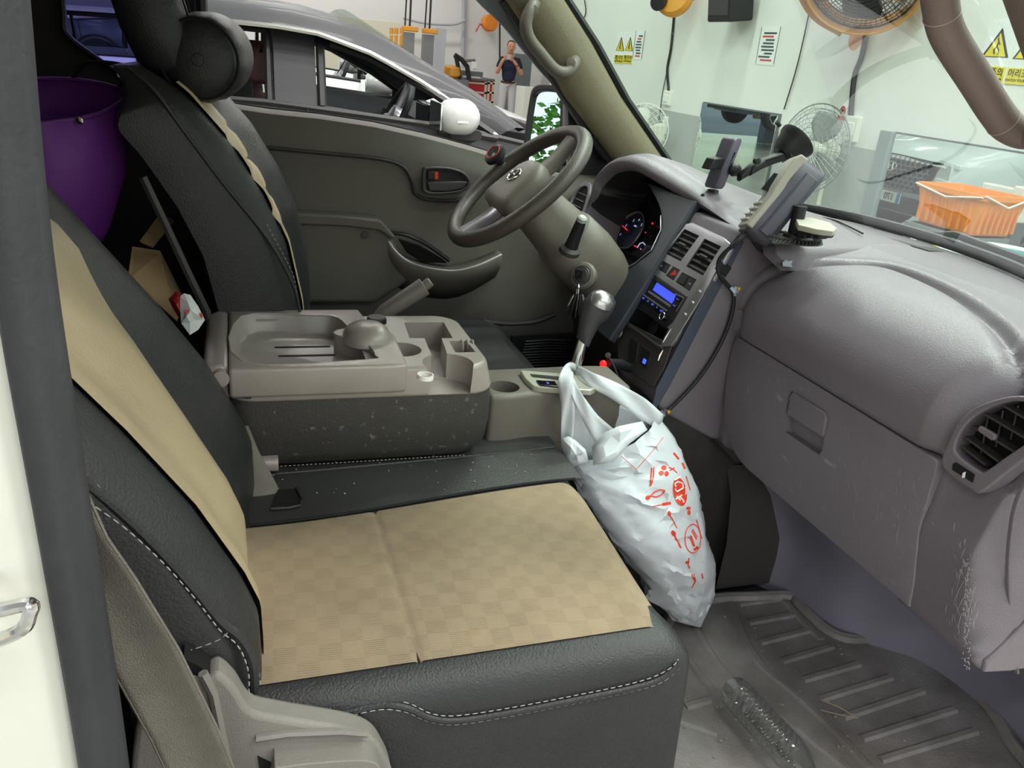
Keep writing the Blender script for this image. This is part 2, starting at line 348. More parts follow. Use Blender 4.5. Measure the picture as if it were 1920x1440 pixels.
    # cabin
    for sy in (-.38, .38):
        for sx, nm in ((.09, 1), (-.95, 1)):
            b = G(mm); b.loft([[V((sx-.16*(z-.9)+dx*(1 if z < 1.25 else .7), sy+dy, z)) for dx, dy in rrect(.14, .44-.10*max(0, z-1.15)*3, .05)] for z in (.95, 1.1, 1.25, 1.30)])
            o = b.build('seat_back', hrcol, t)
            h = G(mm); h.loft([[V((sx-.09+dx, sy+dy, z)) for dx, dy in rrect(.10*k, .25*k, .04)] for z, k in ((1.335, .75), (1.36, 1), (1.46, .92), (1.495, .6))]); h.build('head_restraint', hrcol, o, 60)
            G(mm).tube([(sx-.08, sy-.06, 1.28), (sx-.085, sy-.06, 1.35)], .008, 6).tube([(sx-.08, sy+.06, 1.28), (sx-.085, sy+.06, 1.35)], .008, 6).split('post', m_chrome, o)
    wc = V((.58, -.38 if not face else .38, 1.215)); ax = V((-.9, 0, .42)).normalized(); a, b_, _ = basis(ax)
    w = G(mm).tube([wc+(a*math.cos(i/28*6.283)+b_*math.sin(i/28*6.283))*.18 for i in range(28)], .016, 8, closed=True).build('steering_wheel', m_black, t)
    G(mm).tube([wc-a*.17, wc, wc+a*.17], .02, 8).tube([wc, wc-b_*.17], .02, 8).lathe([(0, -.03), (.07, -.025), (.07, .02), (0, .035)], wc, ax, 16).build('spokes', m_silver, w)
    G(mm).loft([[V((x, y, z+.02*math.cos(y*3))) for y in [i/6*1.5-.75 for i in range(7)]] for x, z in ((.70, 1.03), (.72, 1.20), (.86, 1.255), (1.14, 1.24))], False, False).build('dashboard', m_dkin, t, 60)
    G(mm).box((.74, -.38 if not face else .38, 1.255), (.05, .30, .10)).build('display', m_gloss, t, bevel=.01)
    # door mirrors
    for s in (-1, 1):
        c = V((.73, s*1.0, 1.30)); g = G(mm)
        g.loft([[c+V((dx*k+ox, s*o, dz*k)) for dx, dz in rrect(.175, .135, .066, 6)] for o, k, ox in ((-.115, .3, .05), (-.10, .6, .035), (-.065, .87, .015), (0, 1, 0), (.06, .95, -.008), (.10, .75, -.015), (.12, .45, -.02))])
        o = g.build('door_mirror', mat('mirror_cap_white', (178, 179, 178), .28, coat=.3) if cap == 'white' else paint, t, 70)
        G(mm).loft([[V((.76+dx*k, s*yy, z+dy*k*.5)) for dx, dy in rrect(.14, .09, .03)] for yy, z, k in ((.84, 1.22, 1.2), (.93, 1.215, 1), (1.04, 1.235, .9))]).build('mirror_arm', m_dkin, o, 60)
        G(mm).tube([c+V((.012, s*.119, -.012)), c+V((-.02, s*.121, -.013)), c+V((-.03, s*.120, -.013))], .004, 6).build('indicator', m_lamp, o)
        G(mm).box((.64, s*1.0, 1.30), (.006, .2, .10)).build('mirror_face', m_mirror, o, bevel=.01)
        hd = G(mm); [hd.tube([(x, s*.955, 1.05), (x+.03, s*.985, 1.055), (x+.2, s*.985, 1.055), (x+.23, s*.955, 1.05)], .013, 6) for x in (-.05, -1.0)]; hd.build('door_handle', paint, t)
        jt = G(mm); [jt.tube([(x, s*.948, .45), (x, s*.952, .85), (x, s*.912, 1.12), (x, s*.873, interp(belt, x))], .005, 5) for x in (.16, -.96)]; jt.tube([(1.2, s*.948, .5), (1.16, s*.945, .9), (1.16, s*.89, 1.15)], .005, 5); jt.build('door_joint', m_groove, t)
    for x in (1.42, -1.42):
        for s in (-1, 1):
            w = G(mm).lathe([(.20, -.11), (.33, -.11), (.355, -.06), (.355, .06), (.33, .11), (.225, .115), (.22, .09)], (x, s*.86, .355), (0, s, 0), 32).build('wheel', m_tyre, t)
            rg = G(mm).lathe([(.225, .10), (.235, .118), (.215, .112), (.21, .03)], (x, s*.86, .355), (0, s, 0), 32, False)
            for k in range(5):
                a = k*6.283/5
                for da in (-.12, .12): rg.tube([V((x+math.cos(a)*.04, s*.965, .355+math.sin(a)*.04)), V((x+math.cos(a+da)*.22, s*.97, .355+math.sin(a+da)*.22))], [.03, .018], 6)
            rg.lathe([(0, .12), (.05, .115), (.055, .09)], (x, s*.86, .355), (0, s, 0), 16); rg.build('rim', m_alloy, w)
            G(mm).lathe([(.0, .05), (.2, .05), (.2, .0), (0, 0)], (x, s*.86, .355), (0, s, 0), 24).build('brake', m_dkin, w)
            a = G(mm); a.tube([V((x+math.cos(q)*.40, s*.945, .355+math.sin(q)*.40)) for q in [i/20*math.pi*1.1-.157 for i in range(21)]], .024, 6); a.build('wheel_arch', m_black, t)
    # front end
    fx = lambda y, z: 2.375-.14*y*y-.0*(z-.7)
    def fp(y, z, o=0): return V((fx(y, z)+o-max(0, z-.72)*.25, y, z))
    gb = G(mm).plate([fp(y, .92-.03*abs(y)) for y in (-.62, -.4, 0, .4, .62)]+[fp(y, .56) for y in (.48, .3, 0, -.3, -.48)], (1, 0, 0), .0, .014).build('grille', m_groove, t)
    gg = G(mm)
    for r in range(7):
        for c in range(-8, 9):
            y = c*.07+(.035 if r % 2 else 0); z = .585+r*.048
            if abs(y) > .55-.12*(.92-z)/.3: continue
            for k in (0, 1, 2):
                a = math.pi/2+k*math.pi*2/3; gg.tube([fp(y, z, .018), fp(y+math.cos(a)*.040, z+math.sin(a)*.028, .018)], .0075, 5)
    gg.build('grille_mesh', m_steel, gb)
    el = G(mm); el.tube([fp(.085*math.cos(a), .79+.045*math.sin(a), .03) for a in [i/20*6.283 for i in range(20)]], .008, 6, closed=True)
    el.tube([fp(-.045, .755, .03), fp(-.02, .825, .03)], .010, 6).tube([fp(.02, .755, .03), fp(.045, .825, .03)], .010, 6).tube([fp(-.035, .79, .03), fp(.035, .79, .03)], .008, 6); el.build('emblem', m_chrome, t)
    for s in (-1, 1):
        G(mm).plate([fp(s*.60, .76), fp(s*.76, .74), fp(s*.78, .60), fp(s*.62, .58)], (1, 0, 0), -.02, .015).build('headlamp', m_lamp, t, bevel=.006)
        G(mm).plate([fp(s*.56, .935), fp(s*.80, .90), fp(s*.80, .87), fp(s*.58, .90)], (1, 0, 0), -.03, .012).build('running_lamp', m_lamp, t)
        G(mm).plate([V((-2.30+.1*.5, s*.50, 1.02)), V((-2.26, s*.78, 1.05)), V((-2.26, s*.78, .92)), V((-2.31, s*.5, .9))], (-1, 0, 0), -.02, .05).build('tail_lamp', m_red, t)
    G(mm).plate([fp(y, .50) for y in (-.6, -.3, 0, .3, .6)]+[fp(y, .34) for y in (.66, .3, 0, -.3, -.66)], (1, 0, 0), -.01, .016).build('lower_intake', m_black, t)
    pw = G(mm).plate([fp(-.26, .53), fp(.26, .53), fp(.26, .42), fp(-.26, .42)], (1, 0, 0), .02, .032).build('number_plate', mat('plate_white', (232, 234, 232), .4), t)
    G(mm).plate([fp(-.26, .53), fp(-.215, .53), fp(-.215, .42), fp(-.26, .42)], (1, 0, 0), .033, .035).build('plate_band', mat('plate_blue', (60, 110, 170), .4), pw)
    if face:
        text(G(), '170  2852', .10, mm @ frame((2.375+.037, .02, .475), (0, 1, 0), (0, 0, 1)), m_black, pw, 'plate_number', bold=.002)
    return t
m_suv = mat('grey_car_paint', (56, 57, 60), .5, .0, coat=.05, spec=.22); m_wcar = mat('white_car_paint', (222, 225, 228), .22, coat=.8)
m_brownseat = mat('brown_car_leather', (92, 66, 70), .6); m_bkseat = mat('black_car_seat', (44, 44, 48), .6)
car('grey_suv', 'dark grey SUV with open windows and white door mirrors parked beside the cab', (.12, 2.94, 0), m_suv, m_brownseat)
car('white_suv', 'white SUV parked behind the grey SUV, its front showing in the wall mirror', (.34, 6.16, 0), m_wcar, m_bkseat, True)
# raised car on the lift, seen in the small mirror
car('lifted_car', 'dark car raised on a two-post lift, reflected in the smaller wall mirror', (-3.6, 16.4, .45), mat('blue_grey_paint', (84, 92, 104), .3, .3, coat=.5), m_bkseat, cap='x')
# ================================================================ along the walls
m_orange = mat('orange_plastic', (238, 142, 44), .45, var=.05); m_yel = mat('warning_yellow', (232, 214, 40), .5); m_paper = mat('white_paper', (232, 235, 234), .6)
m_print = mat('dark_print', (60, 74, 74), .6); m_printr = mat('red_print', (205, 70, 64), .6); m_gcage = mat('grey_fan_wire', (150, 156, 156), .4, .4); m_blade = mat('grey_fan_blade', (150, 152, 150), .45)
m_wfan = mat('white_fan_plastic', (226, 228, 218), .45); m_ofan = mat('orange_fan_metal', (206, 142, 44), .4)
def lift(px, py, Y, lab, h=3.2):
    b = P(px, py, Y=Y); x = b.x; t = T('car_lift', lab, 'lift', (x, Y, 0), 'two-post lifts at the far wall')
    G().loft([[V((x+dx, Y+dy, z)) for dx, dy in ((-.10, -.10), (.10, -.10), (.10, .10), (.04, .10), (.04, -.03), (-.04, -.03), (-.04, .10), (-.10, .10))] for z in (0, 1.74)]).build('column', m_steel, t, 0)
    G().box((x, Y, .02), (.34, .34, .04)).build('base_plate', m_steel, t, 0, bevel=.006)
    g = G().box((x, Y-.14, 1.80), (.30, .10, .09)); g.build('carriage', m_ofan, t, 0, bevel=.02)
    g = G(); [g.tube([(x, Y-.2, .5), (x+s*.12, Y-.5, .42), (x+s*.16, Y-.9, .42)], .05, 6) for s in (-1, 1)]; g.build('arm', m_ofan, t)
    G().tube([(x+.02, Y, 1.8), (x+.03, Y, 4.55)], .02, 6).tube([(x-.08, Y-.05, 1.8), (x-.02, Y-.05, 4.55)], .015, 6).build('supply_hose', m_black, t)
lift(765, 80, 15.0, 'steel lift column with an orange carriage, the left one under hanging cables'); lift(802, 80, 15.4, 'steel lift column with an orange carriage, the right one beside a pale pillar')
for x, y in ((-5.0, 10.1), (-5.0, 13.1)): pass
t = T('car_lift', 'blue steel two-post lift carrying the raised car', 'lift', (-3.6, 16.4, 0))
for s in (-1, 1):
    o = G().bb((-3.75, 16.4+s*1.45-.15, 0), (-3.45, 16.4+s*1.45+.15, 3.0)).build('column', mat('blue_lift_paint', (70, 84, 104), .4), t, 0, bevel=.02)
    [G().tube([(-3.6, 16.4+s*1.3, .62), (-3.6+e, 16.4+s*.6, .66)], .06, 6).build('arm', m_ofan, o) for e in (-1, 1)]
def wall_rect(px0, py0, px1, py1, X=4.795):
    my = (py0+py1)/2; mx = (px0+px1)/2
    return P(px0, my, X=X).y, P(px1, my, X=X).y, P(mx, py0, X=X).z, P(mx, py1, X=X).z
def wplate(g, y0, y1, z0, z1, d0, d1, X=4.8): return g.bb((X-d1, min(y0, y1), min(z0, z1)), (X-d0, max(y0, y1), max(z0, z1)))
def wtext(s, size, y, z, m, par, d=.012): return text(G(), s, size, frame((4.8-d, y, z), (0, -1, 0), (0, 0, 1)), m, par)
def warn(y0, y1, zt, zb, lab, line1, line2):
    w = abs(y0-y1); h = zt-zb; yc = (y0+y1)/2; t = T('warning_sign', lab, 'sign', (4.79, yc, zb), 'yellow warning signs on the wall')
    wplate(G(), y0, y1, zb, zt, 0, .006).build('board', m_paper, t, 0)
    wplate(G(), y0, y1, zb, zb+h*.27, .006, .009).build('yellow_band', m_yel, t, 0)
    zc = zb+h*.42; a = w*.46
    tri = lambda k: [(yc-a*k, zc+(1-k)*.02), (yc+a*k, zc+(1-k)*.02), (yc, zc+(1-k)*.02+h*.46*k)]
    G().prism(tri(1), lambda p, q, d: V((4.8-d, p, q)), .006, .009).build('black_triangle', m_black, t, 0)
    G().prism(tri(.8), lambda p, q, d: V((4.8-d, p, q)), .009, .011).build('yellow_triangle', m_yel, t, 0)
    g = G(); f = lambda p, q: V((4.788, yc+p*a, zc+q*h)); g.tube([f(.05, .30), f(-.05, .24), f(.0, .17), f(.15, .11), f(.05, .05)], a*.05, 5).tube([f(-.05, .24), f(-.2, .2)], a*.04, 5).tube([f(0, .17), f(-.2, .11), f(-.25, .04)], a*.045, 5).lathe([(0, -.002), (a*.09, 0), (0, .002)], f(.12, .335), (1, 0, 0), 8); g.build('falling_figure', m_black, t)
    wtext(line1, w*.25, yc, zb+h*.175, m_black, t); wtext(line2, w*.10, yc, zb+h*.065, m_black, t)
y0, y1, zt, zb = wall_rect(1155, 62, 1171.5, 119); warn(y0, y1, zt, zb, 'left of two small yellow warning signs high beside the windshield pillar', '계단주의', 'WATCH YOUR STEP')
y0, y1, zt, zb = wall_rect(1172, 62, 1188, 119); warn(y0, y1, zt, zb, 'small yellow warning sign between another sign and a narrow paper notice', '계단주의', 'WATCH YOUR STEP')
y0, y1, zt, zb = wall_rect(1841, 38, 1896, 157); warn(y0, y1, zt, zb, 'large yellow triangle warning sign seen inside the near grab handle', '계단주의', 'WATCH YOUR STEP')
y0, y1, zt, zb = wall_rect(1899, 44, 1956, 160); warn(y0, y1, zt, zb, 'yellow warning sign cut off by the right picture edge', '머리조심', 'WATCH YOUR HEAD')
def notice(px, lab, bands):
    y0, y1, zt, zb = wall_rect(*px); t = T('paper_notice', lab, 'notice', (4.79, (y0+y1)/2, zb), 'paper notices on the wall'); w = abs(y0-y1); h = zt-zb
    wplate(G(), y0, y1, zb, zt, 0, .004).build('sheet', m_paper, t, 0)
    g = G(); r = G(); rnd = random.Random(int(px[0]))
    for i in range(bands):
        z = zb+h*(.1+.8*i/bands); (r if i in (0, bands-2) else g).bb((4.8-.006, min(y0, y1)+w*(.12+.2*rnd.random()), z), (4.8-.004, max(y0, y1)-w*(.1+.3*rnd.random()), z+h*.4/bands))
    g.tube([(4.795, y0-w*.03*(1 if y1 > y0 else -1)*-1, zb+.01), (4.795, y0, zt)], .003, 4).tube([(4.795, y1, zb+.01), (4.795, y1, zt)], .003, 4)
    g.build('printed_lines', m_print, t, 0); r.build('red_lines', m_printr, t, 0)
notice((1189, 58, 1206, 112), 'narrow paper notice right of the two small warning signs', 8); notice((1422, 50, 1457, 122), 'taped paper notice alone below the black loudspeaker', 9)
y0, y1, zt, zb = wall_rect(1573, 196, 1588, 225); t = T('prohibition_sign', 'small white and red prohibition sign above the big wire fan', 'sign', (4.79, y0, zb)); wplate(G(), y0, y1, zb, zt, 0, .005).build('board', m_paper, t, 0)
wplate(G(), y0, y1, zb, zb+.26*(zt-zb), .005, .007).build('red_band', m_printr, t, 0); yc = (y0+y1)/2; zc = zb+.62*(zt-zb); q = .3*abs(y0-y1)
G().tube([V((4.792, yc+q*math.cos(a), zc+q*math.sin(a))) for a in [i/16*6.283 for i in range(16)]], .006, 5, closed=True).tube([(4.792, yc-q*.7, zc+q*.7), (4.792, yc+q*.7, zc-q*.7)], .005, 5).build('ring', m_printr, t); G().bb((4.791, yc-q*.5, zc-.01), (4.794, yc+q*.5, zc+.01)).build('symbol', m_black, t, 0)
# mirrors leaning flat on the wall
def wmirror(ya, yb, z0, z1, lab):
    t = T('wall_mirror', lab, 'mirror', (4.78, (ya+yb)/2, z0)); G().bb((4.765, yb, z0), (4.78, ya, z1)).build('pane', m_mirror, t, 0)
    G().bb((4.78, yb-.012, z0-.012), (4.8, ya+.012, z1+.012)).build('backing', m_steel, t, 0)
    return t
wmirror(P(1316, 202, X=4.77).y, P(1458, 222, X=4.77).y, .30, 1.245, 'smaller frameless wall mirror behind the phone holder')
tm = wmirror(P(1676, 257, X=4.77).y, 1.75, .36, 1.25, 'larger wall mirror reflecting a white car behind the orange crate')
ya = P(1676, 257, X=4.77).y; G().bb((4.74, ya, .4), (4.80, ya+.13, 1.26)).build('side_strip', mat('mirror_side', (140, 148, 152), .4), tm, 0, bevel=.008)
def fan(c, n, r, lab, mb, mc, mh, blades, pole=True, deep=.16, rings=9, rad=40, thick=.0035, roll=0):
    c = V(c); a, b, n = basis(n); t = T('fan', lab, 'fan', (c.x, c.y, 0 if pole else c.z)); E_ = lambda rr, ang, h: c+n*h+(a*math.cos(ang)+b*math.sin(ang))*rr
    cg = G()
    for i in range(1, rings+1):
        rr = r*i/rings; cg.tube([E_(rr, j/36*6.283, deep*.5*(1-(i/rings)**3)) for j in range(36)], thick*(2.2 if i == rings else 1), 4, closed=True)
        if i % 2 == 0 or i == rings: cg.tube([E_(rr, j/36*6.283, -deep*.6*(1-(i/rings)**3)) for j in range(36)], thick, 4, closed=True)
    for j in range(rad):
        g0 = j/rad*6.283; cg.tube([E_(r*k, g0+.35*(1-k), deep*.5*(1-k**3)) for k in (.16, .5, .8, 1)], thick*.7, 4); 
        if j % 2 == 0: cg.tube([E_(r*k, g0, -deep*.6*(1-k**3)) for k in (.25, .6, 1)], thick*.7, 4)
    o = cg.build('cage', mc, t); 
    for k in range(blades):
        g0 = roll+k*6.283/blades; bl = G()
        bl.grid(lambda u, v: E_(r*(.16+.68*u), g0+(v-.5)*(.55+.75*math.sin(math.pi*min(1, u*.75+.12))), -.02+.05*(v-.5)), 8, 6); bl.build('blade', mb, t, 60, solid=.004)
    G().lathe([(0, .06), (r*.13, .05), (r*.17, 0), (r*.16, -.1), (r*.2, -.14), (r*.2, -.26), (0, -.3)], c, n, 20).build('motor', mh, t)
    G().lathe([(0, .02), (r*.16, .015), (r*.17, 0), (0, -.005)], c+n*deep*.5, n, 20).build('badge', mh, t)
    q = c-n*.22
    if pole:
        G().tube([q, V((q.x, q.y, q.z-.2)), V((q.x, q.y, .03))], .018, 8).lathe([(0, .04), (.2, .03), (.22, 0), (0, 0)], (q.x, q.y, 0), (0, 0, 1), 24).build('stand', mh, t)
    return t, c, n, E_
fc = P(1524, 278, X=4.50); fan(fc, (-.97, -.22, .08), .35, 'big grey wire-caged stand fan with grey blades before the mirror', m_blade, m_gcage, m_wfan, 3, thick=.0028, roll=2.35)
fb = P(1207, 245, X=4.45); fan(fb, (-.72, -.6, .05), .30, 'white fan with white blades half hidden by the windshield pillar', m_wfan, m_wfan, m_wfan, 3, rings=7, rad=24, thick=.003, roll=1)
t, c, n, E_ = fan(P(1622, -46, X=4.35), (-.62, -.55, -.55), .40, 'large orange and black drum wall fan above the grey wire fan', m_black, m_black, m_ofan, 4, False, .2, 14, 60, .004)
g = G(); g.loft([[E_(.42*k, j/36*6.283, h) for j in range(36)] for k, h in ((.98, -.16), (1.03, -.1), (1.03, .04), (1.0, .05))], True, False); g.build('drum', m_ofan, t, 60, solid=.012)
G().tube(crv([E_(.5, -1.2+i*.5, -.05) for i in range(6)], 5), .028, 8).tube([c-n*.2, V((4.8, c.y+.1, c.z-.1))], .035, 8).build('bracket', m_ofan, t)
fo = P(1262, -8, X=4.5); t = T('fan', 'small orange wall fan with a dark motor near the pillar top', 'fan', fo)
G().lathe([(0, .02), (.17, .0), (.20, -.05), (.19, -.1), (0, -.12)], fo, (-.6, -.5, .25), 28).build('housing', m_ofan, t); G().lathe([(0, .16), (.08, .15), (.09, 0), (0, 0)], fo+V((-.05, .12, -.05)), (-.6, -.5, -.2), 16).build('motor', m_black, t); G().box(fo+V((.14, 0, .05)), (.2, .12, .16)).build('bracket', m_ofan, t, bevel=.02)
# loudspeaker, sockets, cables
sp = P(1370, 2, X=4.6); t = T('loudspeaker', 'black box loudspeaker on the wall above the taped notice', 'speaker', sp); G().box(sp, (.26, .42, .36), .0, -.15).build('box', m_black, t, 0, bevel=.02); G().box(sp+V((-.135, 0, .01)), (.01, .36, .3), 0, -.15).build('front_grille', m_dash_dark, t, 0, bevel=.004); G().box(sp+V((.16, 0, .05)), (.1, .08, .08)).build('bracket', m_steel, t)
def wallcable(pts, r, lab, X=4.785, m=None):
    q = crv([P(x, y, X=X) for x, y in pts], 5); tag(G().tube(q, r, 6).build('wall_cable', m or m_black, None), lab, 'cable')
wallcable([(1264, 28), (1258, 90), (1251, 130), (1253, 165), (1252, 180)], .014, 'grey cable from the small orange fan down to a socket')
wallcable([(1262, 60), (1250, 135), (1243, 170), (1238, 205), (1232, 250)], .007, 'thin cable running behind the white fan', m=m_steel)
wallcable([(1522, 0), (1505, 80), (1490, 140), (1470, 205)], .006, 'thin dark wire slanting down the white wall to the big wire fan')
wallcable([(1624, 60), (1616, 105), (1603, 140), (1598, 180), (1594, 232)], .022, 'thick dark cable from the drum fan down to a white box')
wallcable([(1096, 0), (1098, 25), (1088, 45)], .008, 'short dark cable at the top edge beside the pillar')
def socket(px, py, w, h, lab):
    c = P(px, py, X=4.79); t = T('wall_socket', lab, 'socket', c); G().box(c, (.06, w, h)).build('box', m_wfan, t, 0, bevel=.012); G().box(c+V((-.032, 0, 0)), (.01, w*.6, h*.5)).build('cover', m_paper, t, 0, bevel=.004)
socket(1252, 184, .16, .16, 'socket with plugs below the small orange fan cable'); socket(1599, 242, .15, .2, 'white junction box right of the big wire fan'); socket(1248, 234, .06, .18, 'small white switch on the grey dado')
tag(G().loft([[P(1609, 70, X=4.72)+V((0, dx*k, dz*k))+V((-.04*i, 0, 0)) for dx, dz in rrect(.13, .2, .06)] for i, k in ((0, .8), (.6, 1), (1.4, .6))]).build('pink_ornament', mat('pink_plush', (236, 178, 150), .9, bump=1, bscale=60), None, 60), 'small pink plush ornament hanging under the drum fan', 'ornament')
# crates by the large mirror
def crate(c, sx, sy, h, m, lab, taper=.86, handle=None):
    t = T('crate', lab, 'crate', c); c = V(c); R = []
    for k, z in ((taper, 0), (1, h), (1.03, h), (1.03, h-.03)): R.append([c+V((dx*k, dy*k, z)) for dx, dy in rrect(sx, sy, .03)])
    R2 = [[c+V((dx*k, dy*k, z)) for dx, dy in rrect(sx-.03, sy-.03, .025)] for k, z in ((1, h), (taper, .02))]
    g = G(); g.loft([R[3], R[2], R2[0], R2[1]], True, False); g.loft([R[0], R[1]], True, False); g.add(R[0], [tuple(range(20))[::-1]]); g.add(R2[1], [tuple(range(20))]); g.build('tub', m, t, 40)
    rb = G()
    for i in range(-3, 4):
        for s in (-1, 1): rb.box(c+V((i*sx/8*.95, s*(sy/2*(taper+1)/2+.004), h*.45)), (.012, .014, h*.75)); rb.box(c+V((s*(sx/2*(taper+1)/2+.004), i*sy/8*.95, h*.45)), (.014, .012, h*.75))
    rb.build('ribs', m, t, 0)
    if handle:
        G().tube([c+V((-sx*.52, -sy*.5, h-.01)), c+V((-sx*.53, 0, h-.05)), c+V((-sx*.52, sy*.5, h-.01))], .006, 6).tube([c+V((sx*.5, -sy*.52, h)), c+V((0, -sy*.54, h-.06)), c+V((-sx*.5, -sy*.52, h))], .006, 6).build('wire_handle', m_wfan, t)
    return t
m_gcr = mat('grey_crate_plastic', (120, 128, 128), .6)
oc = P(1803, 428, X=4.22)
crate((oc.x, oc.y, oc.z), .36, .52, .235, m_orange, 'orange plastic crate with white wire handles before the large mirror', .82, True)
c1 = crate((oc.x-.02, oc.y+.02, oc.z-.312), .34, .5, .30, m_gcr, 'grey crate stacked directly under the orange crate', .98)
c2 = crate((oc.x, oc.y, oc.z-.63), .36, .52, .30, m_gcr, 'lower grey crate at the bottom of the stack under the orange one', .98)
G().box((oc.x-.02-.178, oc.y-.05, oc.z-.12), (.006, .06, .06)).build('yellow_sticker', m_yel, c1, 0); G().box((oc.x-.02-.178, oc.y+.15, oc.z-.09), (.006, .05, .07)).build('white_sticker', m_paper, c1, 0)
t = T('low_bench', 'low steel bench carrying the stacked crates', 'bench', (oc.x, oc.y, 0)); G().bb((oc.x-.3, oc.y-.6, max(.05, oc.z-.66)), (oc.x+.3, oc.y+.6, max(.09, oc.z-.62))).build('top', m_steel, t, 0)
for i in (-1, 1):
    for j in (-1, 1): G().bb((oc.x+i*.26-.02, oc.y+j*.56-.02, 0), (oc.x+i*.26+.02, oc.y+j*.56+.02, max(.05, oc.z-.66))).build('leg', m_steel, t, 0)
tq = P(1888, 496, X=3.35); t = T('turquoise_tub', 'turquoise plastic tub with a pale rim seen past the wiper', 'tub', (tq.x, tq.y, 0)); R = lambda k, z: [V((tq.x+dx*k, tq.y-.15+dy*k, z)) for dx, dy in rrect(.5, .85, .18, 6)]
G().loft([R(.85, 0), R(1, tq.z+.03), R(.95, tq.z+.03), R(.8, .05)], True, True).build('body', mat('turquoise_plastic', (96, 176, 172), .4), t, 40); G().tube(R(1.0, tq.z+.035), .014, 6, closed=True).build('rim', mat('pale_rim', (224, 240, 238), .4), t)
wp = P(1912, 380, X=4.62); t = T('white_stand', 'white pipe stand beside the orange crate at the picture edge', 'stand', (wp.x, wp.y, 0)); G().bb((wp.x-.05, wp.y-.05, 0), (wp.x+.05, wp.y+.05, wp.z-.12)).build('post', m_steel, t, 0); G().bb((wp.x-.05, wp.y-.05, wp.z-.12), (wp.x+.05, wp.y+.03, wp.z+.1)).build('head', m_white, t, 0, bevel=.01); G().bb((wp.x-.04, wp.y-.02, wp.z+.02), (wp.x+.04, wp.y+.28, wp.z+.08)).build('cross_arm', m_white, t, 0, bevel=.01)
# ================================================================ far left corner of the workshop
def bx(name, lab, cat, px, Y, dy, m, zt=None, z0=0, bev=.01):
    a = P(px[0], px[1], Y=Y); b = P(px[2], px[3], Y=Y); x0, x1 = min(a.x, b.x), max(a.x, b.x); zt = zt if zt else a.z
    t = T(name, lab, cat, ((x0+x1)/2, Y+dy/2, z0)); o = G().bb((x0, Y, z0), (x1, Y+dy, zt)).build('body', m, t, 0, bevel=bev); return t, x0, x1, zt
t, x0, x1, zt = bx('tool_trolley', 'red tool trolley with cream framed drawers beside the man', 'trolley', (868, 150, 910, 190), 17.2, .6, mat('tool_red', (196, 40, 54), .45), z0=.1)
t2, a0, a1, zt2 = bx('tool_trolley', 'narrower red tool trolley right behind the man', 'trolley', (914.5, 152, 924, 190), 17.2, .6, mat('tool_red'), z0=.1)
m_cream = mat('cream_frame', (222, 206, 186), .5)
for tt, p, q, zz in ((t, x0, x1, zt), (t2, a0, a1, zt2)):
    g = G(); n = 4
    for i in range(n+1): g.bb((p, 17.16, .12+(zz-.16)*i/n-.018), (q, 17.2, .12+(zz-.16)*i/n+.018))
    g.bb((p, 17.16, .1), (p+.05, 17.2, zz)).bb((q-.05, 17.16, .1), (q, 17.2, zz)); g.build('drawer_frame', m_cream, tt, 0)
    G().bb((p, 17.15, zz), (q, 17.85, zz+.05)).build('worktop', m_steel, tt, 0, bevel=.01)
    for sx in (p+.06, q-.06): G().lathe([(0, -.03), (.05, -.03), (.05, .03), (0, .03)], (sx, 17.3, .05), (1, 0, 0), 14).build('castor', m_black, tt)
t, x0, x1, zt = bx('work_table', 'grey steel work table with clutter left of the red trolley', 'table', (866, 132, 905, 150), 16.9, .25, m_steel, z0=1.02)
cx = (x0+x1)/2; g = G(); f = lambda x, y: P(x, y, Y=16.6)
tt = T('tyre_machine', 'grey tyre machine with a raised black arm over an orange drum', 'machine', (f(858, 150).x, 16.6, 0))
G().tube([f(852, 103), f(866, 112), f(876, 125), f(880, 150)], .05, 8).tube([f(855, 106), f(860, 130), f(864, 155)], .045, 8).build('arm', m_black, tt); G().tube([f(866, 114), f(890, 113), f(891, 130)], .03, 8).tube([f(864, 132), f(865, 165)], .04, 6).build('frame', m_steel, tt)
q = f(846, 138); G().lathe([(0, .16), (.16, .14), (.2, 0), (.12, -.1), (0, -.1)], q, (0, -.2, 1), 20).build('orange_drum', m_ofan, tt); G().bb((q.x-.35, 16.4, 0), (q.x+.35, 17, q.z-.09)).build('cabinet', m_steel, tt, 0, bevel=.03)
G().box(f(888, 122), (.12, .06, .14)).build('notice_card', m_paper, tt, 0)
rl = P(918, 43, Y=18.9); t = T('hose_reel', 'orange hose reel hung on the far white wall', 'reel', rl); G().lathe([(0, .12), (.17, .11), (.19, .06), (.19, -.06), (.17, -.11), (0, -.12)], rl, (.2, -1, .1), 28).build('drum', m_orange, t); G().tube([rl+V((-.05, 0, -.1)), rl+V((-.25, -.05, -.05)), rl+V((-.33, -.05, -.22))], .018, 6).build('hose', m_printr, t); G().bb((rl.x-.04, rl.y, rl.z-.05), (rl.x+.04, 19.5, rl.z+.05)).build('wall_arm', m_steel, t)
bx('pale_pillar', 'pale grey steel pillar right of the lift columns', 'pillar', (817, 51, 833, 133), 16.2, .3, mat('pale_steel', (178, 182, 190), .5)); bx('grey_cabinet', 'tall grey steel cabinet behind the standing man', 'cabinet', (966, 100, 990, 200), 17.6, .6, mat('cabinet_grey', (112, 122, 124), .5))
bx('white_cabinet', 'white cabinet beside the driver side mirror', 'cabinet', (983, 163, 1004, 230), 15.0, .5, m_wfan); bx('cream_partition', 'cream partition board behind the grey SUV roof', 'partition', (560, 22, 752, 100), 18.8, .1, mat('cream_board', (212, 208, 190), .6))
